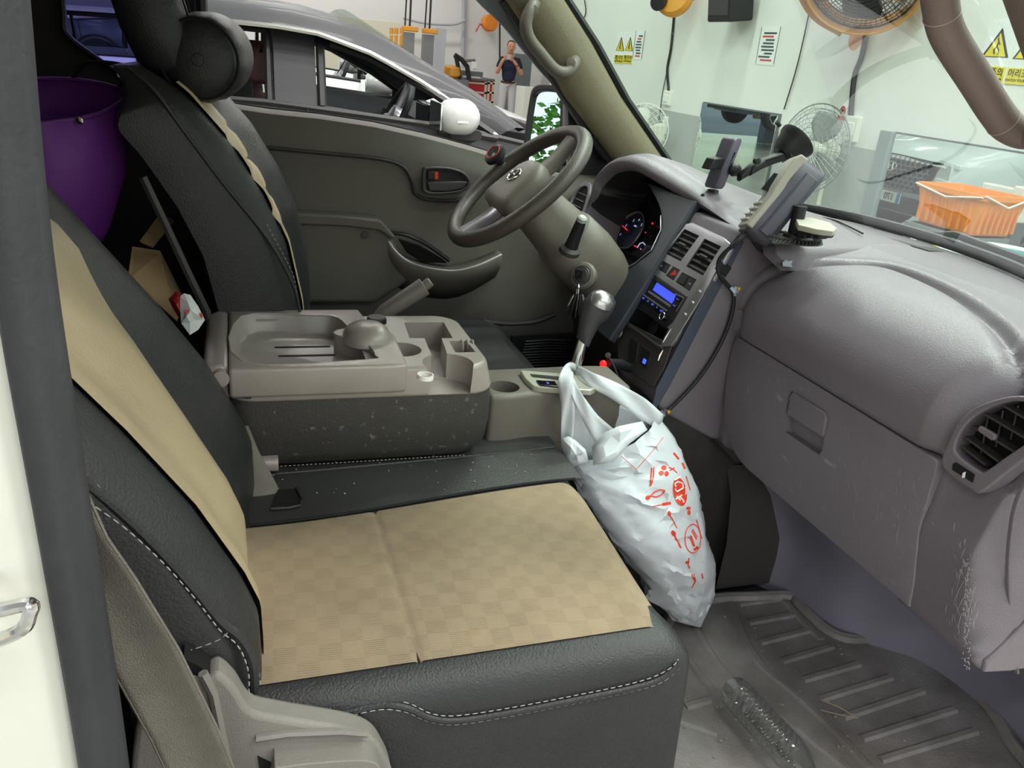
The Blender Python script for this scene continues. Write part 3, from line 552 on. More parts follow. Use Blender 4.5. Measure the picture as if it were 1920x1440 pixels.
tag(G().tube([P(868, 125, Y=19.4), P(869, 60, Y=19.4), P(870, 0, Y=19.4), P(870, -60, Y=19.4)], .05, 8).build('wall_pipe', mat('pale_steel'), None), 'vertical pale pipe on the far white wall', 'pipe')
tag(G().tube(crv([P(x, y, Y=19.2) for x, y in ((756, 34), (800, 44), (850, 46), (872, 38))], 5), .03, 6).build('wall_conduit', mat('pale_steel'), None), 'thin conduit sagging along the far wall', 'pipe')
tag(G().tube([P(937, 120, Y=17.9), P(937, 40, Y=17.9), P(939, -30, Y=17.9)], .02, 6).build('air_hose', m_black, None), 'black air hose hanging beside the man', 'hose')
for px, wh in ((733, 'first from the left'), (742, 'middle'), (752, 'last, nearest the lift')): tag(G().tube([P(px, 85, Y=14.2), P(px+1, 66, Y=14.2)], .03, 6).lathe([(0, 0), (.035, 0), (.035, .1), (0, .1)], P(px+1, 64, Y=14.2), (0, 0, 1), 10).tube([P(px, 85, Y=14.2), V((P(px, 85, Y=14.2).x, 14.2, 0))], .02, 6).build('jack_stand', m_ofan, None), 'thin orange-topped stand in the row left of the lifts, '+wh, 'stand', 'orange-topped stands by the lift')
# ================================================================ man with a phone
def person(x, y, hgt, yaw):
    t = T('person', 'man in navy polo and pale grey trousers holding a phone up to his face', 'person', (x, y, 0)); s = hgt/1.72
    Rz = M.Rotation(yaw, 4, 'Z'); mm = M.Translation((x, y, 0)) @ Rz @ M.Scale(s, 4)
    def skin(name, m, verts, edges, rad, par, lv=2):
        me = bpy.data.meshes.new(name); me.from_pydata([tuple(mm @ V(v)-V((x, y, 0))) for v in verts], edges, []); o = bpy.data.objects.new(name, me); COL.objects.link(o); o.parent = par; me.materials.append(m)
        k = o.modifiers.new('skin', 'SKIN'); 
        for i, r in enumerate(rad): d = me.skin_vertices[0].data[i]; d.radius = (r*s, r*s) if not isinstance(r, tuple) else (r[0]*s, r[1]*s); d.use_root = i == 0
        k.use_smooth_shade = True; u = o.modifiers.new('sub', 'SUBSURF'); u.levels = u.render_levels = lv; return o
    sk = mat('skin', (206, 150, 122), .6); nv = mat('navy_cotton', (38, 40, 62), .9); tr = mat('pale_trousers', (196, 194, 198), .9)
    # body: front is -y; right hand of the man is at -x
    bv = [(0, 0, .98), (0, 0, 1.18), (0, .01, 1.36), (0, .01, 1.47), (0, -.02, 1.56), (-.17, .01, 1.40), (-.25, -.05, 1.13), (-.19, -.24, 1.36), (-.15, -.27, 1.43), (.17, .01, 1.40), (.25, -.06, 1.13), (.10, -.25, 1.34), (.02, -.27, 1.42), (-.10, 0, .90), (-.11, -.01, .50), (-.11, .01, .09), (.10, 0, .90), (.11, -.01, .50), (.12, .01, .09), (-.12, -.14, .04), (.13, -.14, .04)]
    be = [(0, 1), (1, 2), (2, 3), (3, 4), (2, 5), (5, 6), (6, 7), (7, 8), (2, 9), (9, 10), (10, 11), (11, 12), (0, 13), (13, 14), (14, 15), (0, 16), (16, 17), (17, 18), (15, 19), (18, 20)]
    br = [.07, .07, .07, .05, .048, .06, .045, .032, .03, .06, .045, .032, .03, .085, .06, .04, .085, .06, .04, .035, .035]
    skin('body', sk, bv, be, br, t)
    skin('polo_shirt', nv, [(0, 0, .93), (0, 0, 1.18), (0, .01, 1.35), (0, .01, 1.45), (-.17, .01, 1.40), (-.225, -.03, 1.22), (.17, .01, 1.40), (.225, -.03, 1.22)], [(0, 1), (1, 2), (2, 3), (2, 4), (4, 5), (2, 6), (6, 7)], [(.15, .125), (.15, .13), (.155, .13), (.07, .065), .078, .07, .078, .07], t)
    skin('trousers', tr, [(0, 0, 1.06), (-.09, 0, .86), (-.11, -.01, .50), (-.11, .01, .10), (.09, 0, .86), (.11, -.01, .50), (.12, .01, .10)], [(0, 1), (1, 2), (2, 3), (0, 4), (4, 5), (5, 6)], [(.135, .115), .105, .085, .07, .105, .085, .07], t)
    G(mm).tube([(.142*math.cos(a), .118*math.sin(a), .985) for a in [i/20*6.283 for i in range(20)]], .017, 6, closed=True).build('belt', m_black, t)
    g = G(mm); g.lathe([(.0, -.115), (.045, -.11), (.065, -.06), (.075, 0), (.078, .05), (.06, .10), (.03, .118), (0, .12)], (0, -.035, 1.64), (0, -.1, 1), 18)
    g.lathe([(.016, 0), (.014, -.02), (.004, -.05)], (0, -.11, 1.655), (0, .25, 1), 8).lathe([(0, -.02), (.02, 0), (0, .02)], (-.08, -.03, 1.64), (1, 0, 0), 8).lathe([(0, -.02), (.02, 0), (0, .02)], (.08, -.03, 1.64), (1, 0, 0), 8); h = g.build('head', sk, t, 80)
    G(mm).lathe([(.082, .02), (.086, .05), (.072, .11), (.035, .135), (0, .138)], (0, -.018, 1.64), (0, .12, 1), 18).build('hair', mat('dark_hair', (44, 34, 30), .8), h, 80)
    e = G(mm)
    for sx in (-.03, .03): e.lathe([(0, -.004), (.009, 0), (0, .006)], (sx, -.106, 1.66), (0, -1, 0), 8).box((sx, -.109, 1.682), (.03, .006, .006))
    e.box((0, -.104, 1.585), (.045, .008, .008)); e.build('eyes_and_mouth', mat('dark_hair'), h)
    G(mm).box((-.07, -.30, 1.45), (.155, .012, .075)).build('phone_case', m_silver, t, bevel=.006)
    f = G(mm)
    for cx, sg in ((-.15, 1), (.01, -1)):
        for k in range(4): f.tube([(cx, -.27, 1.405+k*.018), (cx-sg*.012, -.30, 1.42+k*.019), (cx+sg*.03, -.318, 1.425+k*.019), (cx+sg*.045, -.310, 1.425+k*.019)], [.011, .010, .009, .007], 6)
        f.tube([(cx, -.265, 1.40), (cx+sg*.02, -.28, 1.40), (cx+sg*.05, -.29, 1.412)], [.013, .011, .008], 6)
    f.split('finger', sk, t)
    G(mm).tube([V((.105, -.24, 1.33))+V((.038*math.cos(a), .02*math.sin(a), .03*math.sin(a))) for a in [i/12*6.283 for i in range(12)]], .009, 6, closed=True).build('wristwatch', m_black, t)
mp = P(953, 152, Y=16.0); person(mp.x, 16.0, 1.74, -.18)
# ================================================================ truck cab shell
WX = lambda Y, z: 1.42-.6*Y*Y-1.0*(z-1.25)          # windshield surface
cab = T('truck_cab', 'white truck cab body around the seats, seen through its open passenger door', 'truck', (0, 0, 0))
m_lining = mat('dark_lining', (52, 49, 48), .85, bump=.4, bscale=300); m_head = mat('headlining', (150, 142, 130), .9)
# near door pillar: white painted jamb and the grey rubber door seal
jam = [(-.119, -.775), (-.121, -.806), (-.127, -.812), (-.150, -.815), (-.24, -.820), (-.40, -.830), (-.62, -.84), (-.62, -.78), (-.2, -.76)]
G().prism(jam, lambda a, b, d: V((a-.020+.006*(d < 1), b, d)), .30, 1.95).build('door_jamb', m_white, cab, 50)
sl = [V((x, -.802, z)) for x, z in ((-.104, .42), (-.108, .95), (-.111, 1.19), (-.1165, 1.395), (-.113, 1.56), (-.105, 1.8), (-.08, 1.9))]
sg = G(); sl = [V((p.x-.0165+.004*smooth(1.1, .9, p.z), p.y, p.z)) for p in sl]; sg.loft([[p+V((dx, dy, 0)) for dx, dy in ((-.018, -.008), (-.013, -.020), (-.002, -.024), (.006, -.019), (.008, -.014), (.013, -.011), (.0155, -.002), (.0155, .018), (-.012, .03), (-.018, .02))] for p in crv(sl, 8)]); o = sg.build('door_seal', m_rubber, cab, 60)
lip = G(); lip.loft([[p+V((.013, -.004, 0))+V((dx, dy, 0)) for dx, dy in ((0, -.005), (.004, -.002), (.004, .014), (0, .02))] for p in crv(sl, 8)]); lip.build('seal_lip', m_rubber, o, 60)
stp = P(-60, 1128, Y=-.865); sq = P(-60, 1186, Y=-.865)
k = G(); a = P(-40, 1130, Y=-.85); b = P(52, 1133, Y=-.874); c = P(56, 1150, Y=-.876); d = P(38, 1182, Y=-.874); e = P(-40, 1188, Y=-.85)
k.tube(crv([a+V((0, .03, 0)), a+V((.004, -.01, 0)), b, c, d, e+V((.004, -.01, 0)), e+V((0, .03, 0))], 6), .0050, 10); k.build('door_striker', m_chrome, cab)
# rear bulkhead, far side trim, roof, floor
G().bb((-.66, -.80, .42), (-.62, .74, 1.95)).build('rear_bulkhead', m_lining, cab, 0)
G().bb((-.64, -.78, .42), (.30, .74, .50)).build('rear_floor', m_carpet, cab, 0)
rf = [V((x, 0, z)) for x, z in ((-.64, 1.86), (-.3, 1.93), (.3, 1.93), (.70, 1.87), (.86, 1.81))]
G().grid(lambda u, v: interp([(i/4, p) for i, p in enumerate(rf)], u)+V((-.40*u**3*(2*v-1)**2, (2*v-1)*(.76-.03*u), -.06*abs(2*v-1)**3)), 12, 12).build('roof_lining', m_head, cab, 60, solid=.03)
# far quarter panel with tinted window
QY = .735
def far(px): return [P(x, y, Y=QY) for x, y in px]
qo = [V((-.62, QY, .5)), V((-.06, QY, .5)), V((-.06, QY, 1.38)), V((-.055, QY, 1.90)), V((-.62, QY, 1.90))]
qw = far([(112, -90), (118, 20), (128, 68), (212, 130), (290, 182), (330, 190), (330, -90)])
G().plate([qo[0], qo[1], qo[2], qw[5], qw[4], qw[3], qw[2], qw[1], qw[0], qo[4]], (0, 1, 0), 0, .04).build('quarter_panel', m_lining, cab, 0)
G().plate([qw[6], qw[5], qo[2], qo[3]], (0, 1, 0), 0, .05).build('door_pillar', m_lining, cab, 0)
G().add(far([(110, -90), (116, 22), (126, 72), (210, 134), (290, 186), (335, 195), (335, -90)])and[p+V((0, .02, 0)) for p in far([(110, -90), (116, 22), (126, 72), (210, 134), (290, 186), (335, 195), (335, -90)])], [tuple(range(7))]).build('quarter_window', glass('tinted_window_film', (138, 136, 214), .05), cab, 0)
G().tube(crv([p+V((0, -.004, 0)) for p in qw[:5]], 5), .006, 6).build('window_rubber', m_black, cab)
G().tube([P(374, -40, Y=.70), P(382, 100, Y=.70), P(400, 195, Y=.70)], .014, 8).build('door_weatherstrip', m_black, cab)
# windshield pillars with their trims and grab handles
PE = [(1.32, 1.00, 1.155), (1.319, .962, 1.116), (1.459, .817, .976), (1.585, .714, .872), (1.685, .622, .775), (1.82, .50, .64), (1.88, .44, .58)]
PE[0] = (1.27, 1.01, 1.165)
def pillar(s, yo, m):
    R = []
    for z, a, b in PE:
        y = yo-.012*smooth(1.5, 1.9, z); w = b-a
        R.append([V((a+.012, s*(y+.07), z-.012)), V((a, s*(y+.012), z)), V((a+.10*w, s*(y-.012), z+.004)), V((a+.5*w, s*(y-.022), z+.004)), V((a+.88*w, s*(y-.010), z+.008)), V((b, s*(y+.012), z+.012)), V((b+.012, s*(y+.07), z+.012))])
    return G().loft([crv(r, 3) for r in R])
pillar(1, .70, m_trim).build('windshield_pillar', m_trim, cab, 60)
o = pillar(-1, .745, m_dash_dark).build('windshield_pillar', m_handle, cab, 60)
def blackrim(s, yo): return G().tube([V((b+.016, s*(yo+.005), z+.004)) for z, a, b in PE], .010, 6)
blackrim(1, .70).build('glass_rim', m_black, cab); blackrim(-1, .745).build('glass_rim', m_black, cab)
hp = crv([P(1003, 8, Y=.69), P(997, 14, Y=.655), P(986, 42, Y=.645), P(992, 72, Y=.645), P(1016, 104, Y=.645), P(1040, 131, Y=.645), P(1060, 136, Y=.648), P(1074, 122, Y=.66), P(1078, 110, Y=.70)], 5)
gh = G().tube(hp, .0155, 12).build('grab_handle', m_hgrey, cab)
gp = G()
for q, d in ((P(1000, 20, Y=.642), (-.3, -1, .1)), (P(1070, 118, Y=.645), (-.3, -1, .1))): gp.lathe([(0, .006), (.012, .004), (.013, -.004), (0, -.006)], q, d, 14)
gp.split('screw_cap', m_hgrey, gh)
hq = crv([P(1790, -90, Y=-.72), P(1762, -40, Y=-.69), P(1765, 20, Y=-.675), P(1780, 70, Y=-.672), P(1830, 150, Y=-.67), P(1868, 210, Y=-.67), P(1895, 240, Y=-.672), P(1935, 250, Y=-.685), P(1990, 235, Y=-.73)], 6)
gh = G().tube(hq, .0172, 16).build('grab_handle', m_handle, cab)
for i in (13, 33):
    t_ = (hq[i+1]-hq[i-1]).normalized(); a_, b_, _ = basis(t_); G().tube([hq[i]+(a_*math.cos(q/24*6.283)+b_*math.sin(q/24*6.283))*.0173 for q in range(24)], .0006, 5, closed=True).build('parting_line', mat('pale_joint', (176, 160, 154), .5), gh)
# windshield with its black frit band, cowl and wipers outside
wgl = lambda Y, z, o=0: V((WX(Y, z)+o, Y, z))
G().grid(lambda u, v: wgl(-.74+1.48*u, 1.20+.66*v), 20, 10).build('windshield', m_wind, cab, 60, recalc=False)
G().grid(lambda u, v: wgl(-.74+1.48*u, 1.205+.035*v, .004), 24, 1).build('frit_band', m_black, cab, 60, solid=.002)
cw = G(); cw.grid(lambda u, v: V((WX(-.74+1.48*u, 1.25)+.05+.20*v, -.74+1.48*u, 1.225-.05*v+.012*math.sin(v*9))), 20, 10); cw.build('cowl', m_dash_dark, cab, 60, solid=.008)
cs = G()
for i in range(18): y = -.6+i*.07; cs.box((WX(y, 1.25)+.14, y, 1.205), (.09, .012, .012))
cs.build('cowl_louvre', m_black, cab, 0)
fh = G(); fh.grid(lambda u, v: V((WX(-.8+1.6*u, 1.25)+.22+.30*v, -.80+1.6*u, 1.185-.20*v-.15*v*v-.10*abs(2*u-1)**3)), 16, 8); fh.build('front_panel', m_white, cab, 60, solid=.01)
def wiper(pts, lab):
    t = T('wiper', lab, 'wiper', pts[0]); q = crv(pts, 6); G().tube(q, .0075, 8).build('blade_frame', m_black, t)
    G().loft([[p+V((.004, 0, -.004)), p+V((.004, 0, -.016)), p+V((-.004, 0, -.016)), p+V((-.004, 0, -.004))] for p in q]).build('rubber_blade', m_groove, t)
    m_ = q[len(q)//2]; e = m_+V((.12, -.32, -.03)); G().tube([m_, m_+V((.02, -.05, .012)), e], [.007, .008, .012], 8).lathe([(0, .02), (.018, .015), (.02, -.03), (0, -.03)], e, (-.3, 0, 1), 14).build('arm', m_black, t)
ong = lambda Y, z: wgl(Y, z, .022)
wiper([ong(.42, 1.262), ong(.22, 1.268), ong(.02, 1.268), ong(-.20, 1.266), ong(-.34, 1.262)], 'black wiper lying along the windshield base on the passenger side')
wiper([ong(.66, 1.258), ong(.60, 1.262), ong(.50, 1.26)], 'short end of the driver side wiper at the far corner')
# ================================================================ driver door
dd = T('driver_door', 'grey plastic driver door with lowered window, pull handle and door pocket', 'door', (.4, .74, .6))
top = [P(395, 197, Y=.72), P(500, 213, Y=.72), P(600, 223, Y=.72), P(700, 238, Y=.72), P(800, 260, Y=.72), P(900, 287, Y=.72), P(985, 318, Y=.72), P(1060, 335, Y=.72)]
tz = [(p.x, p.z) for p in top]
def dpan(x, z):  # inner face, leaning in below the sill
    zt = interp(tz, x); d = zt-z
    return V((x, .718-.022*smooth(.0, .05, d)-.012*smooth(.05, .4, d), z))
xs = [-.045+i*.0415 for i in range(26)]
G().grid(lambda u, v: (lambda x: dpan(x, interp(tz, x)-(interp(tz, x)-.50)*v))(-.045+1.06*u), 40, 40).build('door_panel', m_door_pl, dd, 60)
G().loft([[V((x, .718, interp(tz, x))), V((x, .735, interp(tz, x)+.010)), V((x, .765, interp(tz, x)+.004)), V((x, .765, interp(tz, x)-.05))] for x in xs], False, False).build('sill_cap', m_door_pl, dd, 60)
G().tube([V((x, .766, interp(tz, x)+.006)) for x in xs], .006, 6).build('glass_seal', m_groove, dd)
G().plate([V((-.05, .77, .35)), V((1.02, .77, .35))]+[V((x, .77, interp(tz, x)-.004)) for x in xs[::-1]], (0, 1, 0), 0, .06).build('outer_skin', m_white, dd, 0)
DP = (V((0, .69, 0)), V((0, -1, 0)))
def dl(pts, n=6): return [dpan(p.x, p.z)+V((0, -.001, 0)) for p in crv([P(x, y, Y=.69) for x, y in pts], n)]
def door_step(pts, r, m, nm='recess_line'): return G().tube(dl(pts), r, 8, flat=.5).build(nm, m, dd)
door_step([(398, 272), (440, 272), (600, 287), (710, 298), (755, 312), (772, 340), (778, 362), (800, 374), (850, 376), (900, 364)], .010, m_dash_dark)
# raised middle panel below that line
mp_ = [(470, 285), (600, 296), (705, 306), (748, 318), (764, 345), (772, 370), (800, 386), (860, 388), (900, 376), (925, 400), (880, 470), (760, 432), (722, 405), (600, 390), (520, 385), (486, 330)]
G().add([p+V((0, -.004, 0)) for p in dl(mp_[:1]+mp_[1:], 1)], []).v and None
# armrest
arm = [(392, 392), (540, 400), (640, 405), (712, 412), (722, 424), (745, 470), (760, 520), (700, 560), (560, 560), (392, 540)]
ag = G().slab(arm, (V((0, .685, 0)), V((0, -1, 0))), -.01, .045); ag.build('armrest', m_door_pl, dd, bevel=.012, seg=4)
at = G().slab([(392, 384), (540, 391), (640, 397), (706, 404), (716, 414), (735, 436), (728, 440), (706, 424), (640, 416), (540, 412), (392, 404)], (V((0, .685, 0)), V((0, -1, 0))), .0, .056); at.build('armrest_lip', m_door_pl, dd, bevel=.005)
G().lathe([(0, .002), (.009, .0015), (.010, -.002), (0, -.002)], P(684, 441, Y=.638), (0, -1, 0), 14).build('screw_plug', m_dash_dark, dd)
# map pocket: lower bowl with a bright rim
pk = crv([P(718, 432, Y=.655), P(740, 470, Y=.635), P(775, 495, Y=.625), P(840, 508, Y=.622), P(890, 500, Y=.63), P(940, 478, Y=.65)], 6)
G().loft([[p+V((0, .05, .0)), p+V((0, .0, .004)), p+V((0, -.004, -.006)), p+V((0, .0, -.03)), p+V((0, .06, -.09))] for p in pk], False, False).build('map_pocket', m_door_pl, dd, 70, solid=.006)
G().tube(pk, .005, 8).build('pocket_rim', m_console, dd)
G().tube(crv([P(722, 436, Y=.66), P(760, 440, Y=.65), P(800, 458, Y=.65), P(842, 488, Y=.655)], 6), .009, 8, flat=.6).build('pull_grip', m_black, dd)
G().slab([(745, 446), (785, 458), (822, 480), (838, 492), (790, 490), (762, 472)], (V((0, .672, 0)), V((0, -1, 0))), 0, .012).build('speaker_slot', m_groove, dd, bevel=.004)
sw = G().slab([(862, 486), (905, 470), (925, 474), (930, 480), (880, 500)], (V((0, .64, 0)), V((0, -1, .3))), 0, .012).build('window_switch', m_gloss, dd, bevel=.003)
G().slab([(900, 474), (905, 472), (907, 476), (902, 478)], (V((0, .64, 0)), V((0, -1, .3))), .012, .014).build('switch_light', mat('blue_glow', (80, 110, 255), .4, emit=(60, 90, 255), es=1.2), sw, 0)
# door release in its rounded bezel
def opl(pts, n=5): return crv([V((x, y, 0)) for x, y in pts], n, True)
bz = [(p.x, p.y) for p in opl([(791, 318), (800, 312), (840, 313), (868, 322), (880, 337), (876, 352), (856, 361), (810, 364), (794, 360), (790, 350)])]
bi = [((x-836)*.86+836, (y-338)*.80+338) for x, y in bz]
HP = (V((0, .683, 0)), V((0, -1, 0)))
hb = G().ringplate([P(x, y, pl=HP) for x, y in bz], [P(x, y, pl=HP) for x, y in bi], (0, -1, 0), 0, .012).build('release_bezel', m_dash_dark, dd, bevel=.003)
G().slab(bi, HP, .0005, .002).build('release_cup', m_black, hb, 0)
G().slab([(799, 340), (860, 338), (876, 339), (868, 352), (845, 358), (803, 358)], HP, .002, .012).build('release_lever', m_dash_dark, hb, bevel=.004)
G().slab([(800, 320), (814, 320), (814, 335), (800, 336)], HP, .002, .012).build('lock_button', m_black, hb, bevel=.002); G().slab([(814, 321), (820, 321), (820, 335), (814, 335)], HP, .002, .010).build('lock_mark', mat('red_mark', (210, 60, 30), .5), hb, 0)
# window frame: bluish weather strip rising to the roof, front quarter bar, black corner
fr = crv([P(872, -20, Y=.745), P(902, 12, Y=.745), P(936, 44, Y=.745), P(966, 80, Y=.745), P(993, 113, Y=.745), P(1030, 154, Y=.745), P(1056, 172, Y=.745), P(1078, 180, Y=.745)], 5)
G().loft([[p+V((.010, .03, .004)), p+V((.004, -.010, .0)), p+V((.028, -.018, .014)), p+V((.07, -.004, .05)), p+V((.08, .03, .06))] for p in fr], False, False).build('frame_strip', mat('blue_grey_rubber', (104, 112, 120), .5), dd, 60, solid=.004)
G().tube([P(x, y, Y=.722) for x, y in ((945, 0), (1000, 88), (1030, 135), (1062, 185), (1100, 245), (1145, 305))], .013, 8).build('frame_edge', m_black, dd)
G().tube([P(1062, 180, Y=.75), P(1064, 260, Y=.75), P(1068, 335, Y=.75)], .007, 8).build('quarter_bar', m_steel, dd)
G().plate([P(x, y, Y=.75) for x, y in ((1068, 185), (1066, 330), (1150, 335), (1142, 300), (1100, 240), (1070, 190))], (0, 1, 0), 0, .02).build('corner_cover', m_black, dd, 0)
# outside mirror
om = T('door_mirror', 'tall black outside mirror on the driver door reflecting trees and daylight', 'mirror', P(1020, 240, Y=.97))
mc = [(p.x, p.y) for p in opl([(1006, 166), (1030, 160), (1058, 168), (1062, 200), (1056, 290), (1040, 330), (1004, 335), (986, 320), (988, 270), (997, 200)], 4)]
MPn = V((-.80, -.60, .15)).normalized(); MP = (P(1025, 240, Y=.97), MPn)
mo = [P(x, y, pl=MP) for x, y in mc]; cn = sum(mo, V())/len(mo); mi = [cn+(p-cn)*.86 for p in mo]
G().ringplate(mo, mi, MPn, 0, .02).build('rim', m_black, om, bevel=.004)
G().loft([[p for p in mo], [cn+(p-cn)*.98-MPn*.03 for p in mo], [cn+(p-cn)*.6-MPn*.07 for p in mo]]).build('shell', m_black, om, 60)
G().plate(mi, MPn, .004, .006).build('reflector', m_mirror, om, 0)
G().tube([cn-MPn*.06+V((0, 0, -.06)), V((cn.x+.06, .86, cn.z-.08)), V((cn.x+.05, .79, cn.z-.09))], .018, 8).build('arm', m_black, om)
# ================================================================ seats
def backrest(t, y0, y1, prof, thick, mb, mi, ins=(.2, .8), bol=.035, seams=(), far=0):
    "prof: [(z, x of the front face)] rising; rings of the closed shell, then the sewn-in centre panel on top"
    zs = [p[0] for p in prof]
    z0, z1 = zs[0], zs[-1]
    def fx(z): return interp(prof, z)
    def front(s, z, o=0):
        e = abs(2*s-1); b = far*smooth(.60, .80, s)+bol*(smooth(.35, .80, e)-1)-.07*max(0, e-.80)**2/.04*.55
        x = fx(z)+b; return V((x+o, y0+(y1-y0)*s, z))
    ss = [0, .015, .04, .08, .11, .14, .2, .3, .4, .5, .56, .6, .64, .68, .72, .76, .8, .86, .92, .96, .985, 1]; R = []
    n = 48
    for i in range(n+1):
        z = z0+(z1-z0)*i/n; e = smooth(z1-.09, z1+.02, z); q = 1-.16*e*e; th = thick*(1-.78*e)
        f = [front(s, z) for s in ss]; yc = (y0+y1)/2
        bk = [V((fx(z)-th+.02*abs(2*s-1)**3, y0+(y1-y0)*s, z-.02)) for s in (1, .93, .7, .3, .07, 0)]
        R.append([V((p.x-.03*e*e, yc+(p.y-yc)*q, p.z)) for p in f+bk])
    body = G().loft(R).build('backrest', mb, t, 70)
    if ins:
        def pan(u, v):
            z = z0+.01+(z1-.03-z0)*v; i1 = ins[1](z) if callable(ins[1]) else ins[1]; s = ins[0]+(i1-ins[0])*u
            puff = .005*min(1, 8*u, 8*(1-u)); sd = min([abs(z-k) for k in seams] or [1]); puff -= .007*(1-smooth(0, .016, sd)); return front(s, z, .0055+puff)
        G().grid(pan, 24, 60).build('centre_panel', mi, t, 70)
    return body, front
m_dseat = m_leather
ds = T('driver_seat', 'black driver seat with beige centre panel beyond the folded console', 'seat', (.15, .37, .55))
dprof = [(.90, .115), (1.0, .118), (1.07, .112), (1.185, .088), (1.271, .050), (1.36, -.005), (1.44, -.075), (1.475, -.12)]
body, dfront = backrest(ds, .145, .60, dprof, .165, m_leather, m_beige2, (.09, .66), .012, seams=(1.30, 1.235, 1.36), far=.045)
# trim piping along its near edge and the thin rail behind the near side
G().tube(crv([P(238, 125, Y=.16), P(290, 170, Y=.147), P(345, 245, Y=.145), P(420, 345, Y=.145), P(500, 445, Y=.144), P(548, 530, Y=.144), P(564, 592, Y=.144)], 6), .0035, 6).build('piping', m_leather, ds)
sg = G(); dashes(sg, crv([P(500, 420, Y=.143), P(545, 505, Y=.142), P(556, 545, Y=.142), P(562, 590, Y=.142)], 12)); x = sg.build('stitching', m_thread, ds, 0); x['kind'] = 'stuff'
G().tube([P(268, 332, Y=.138), P(310, 420, Y=.136), P(352, 510, Y=.136), P(388, 585, Y=.136), P(390, 600, Y=.138)], .0075, 6).build('side_rail', m_dash_dark, ds)
# cushion of the driver seat
def cushion(outline, z0, z1, bev=.045): 
    return G().prism(outline, lambda a, b, d: V((a, b, d)), z0, z1)
rc = rrect(.60, .47, .07, 5, .36, .40)
cushion(rc, .60, .895).build('cushion', m_leather, ds, 60, bevel=.045, seg=5)
G().loft([[V((x, y, z)) for x, y in rrect(.5, .40, .02, 2, .30, .40)] for z in (.50, .61)]).build('seat_base', m_black, ds, 0)
for i in range(2): pass
hr = T('headrest', 'black leather headrest at the top of the driver seat', 'headrest', P(300, 60, Y=.36))
hc = P(288, 22, Y=.37); ha = V((-.45, 0, 1)).normalized()
H = lambda x, y, z: hc+V((x-.45*z*.6, y, z))
G().loft([[H(dx*k+ox, dy*k2, z) for dx, dy in rrect(.115, .27, .05, 5)] for z, k, k2, ox in ((-.105, .55, .7, .0), (-.085, .85, .88, 0), (-.03, 1, 1, 0), (.06, 1, .96, 0), (.10, .8, .86, 0), (.115, .4, .6, 0))]).build('pad', m_leather, hr, 70)
for dy in (-.06, .06): G().tube([H(-.01, dy, -.09), H(0.03, dy, -.20)], .006, 8).build('post', m_chrome, hr)
hs = G(); [hs.tube([H(.058*k+ox, dy*.135, z) for z, k, ox in ((-.085, .85, .002), (-.03, 1, .003), (.06, 1, .002), (.10, .8, 0))], .002, 5) for dy in (-.6, .6)]; hs.build('seam', m_groove, hr)
np_ = T('neck_pillow', 'round black bolster neck pillow strapped below the driver headrest', 'pillow', P(370, 110, Y=.33))
nc = P(372, 112, Y=.25); nax = V((.10, 1, .02)).normalized(); a_, b_, _ = basis(nax)
pr = [(.0, -.006), (.028, -.006), (.055, .004), (.070, .022), (.076, .05), (.078, .12), (.078, .20), (.072, .24), (.05, .262), (0, .27)]
ng = G(); rings = []
for r, h in pr:
    rings.append([nc+nax*h+(a_*math.cos(j/48*6.283)+b_*math.sin(j/48*6.283))*max(1e-4, r*(1+.020*math.sin(j/48*6.283*14)*smooth(.03, .08, r)*(1-smooth(.03, .12, abs(h-.02))))) for j in range(48)])
ng.loft(rings).build('bolster', m_leather, np_, 80)
G().tube([nc+nax*.005+(a_*math.cos(j/36*6.283)+b_*math.sin(j/36*6.283))*.066 for j in range(36)], .003, 6, closed=True).build('gathered_seam', m_groove, np_)
G().lathe([(0, .004), (.010, .003), (.012, -.002), (0, -.003)], nc-nax*.006, -nax, 14).build('end_button', m_leather, np_)
G().tube(crv([nc+nax*.12+V((-.07, 0, .02)), nc+nax*.12+V((-.11, 0, .08)), hc+V((-.02, -.04, .03))], 5), .008, 6, flat=.3).build('strap', m_black, np_)
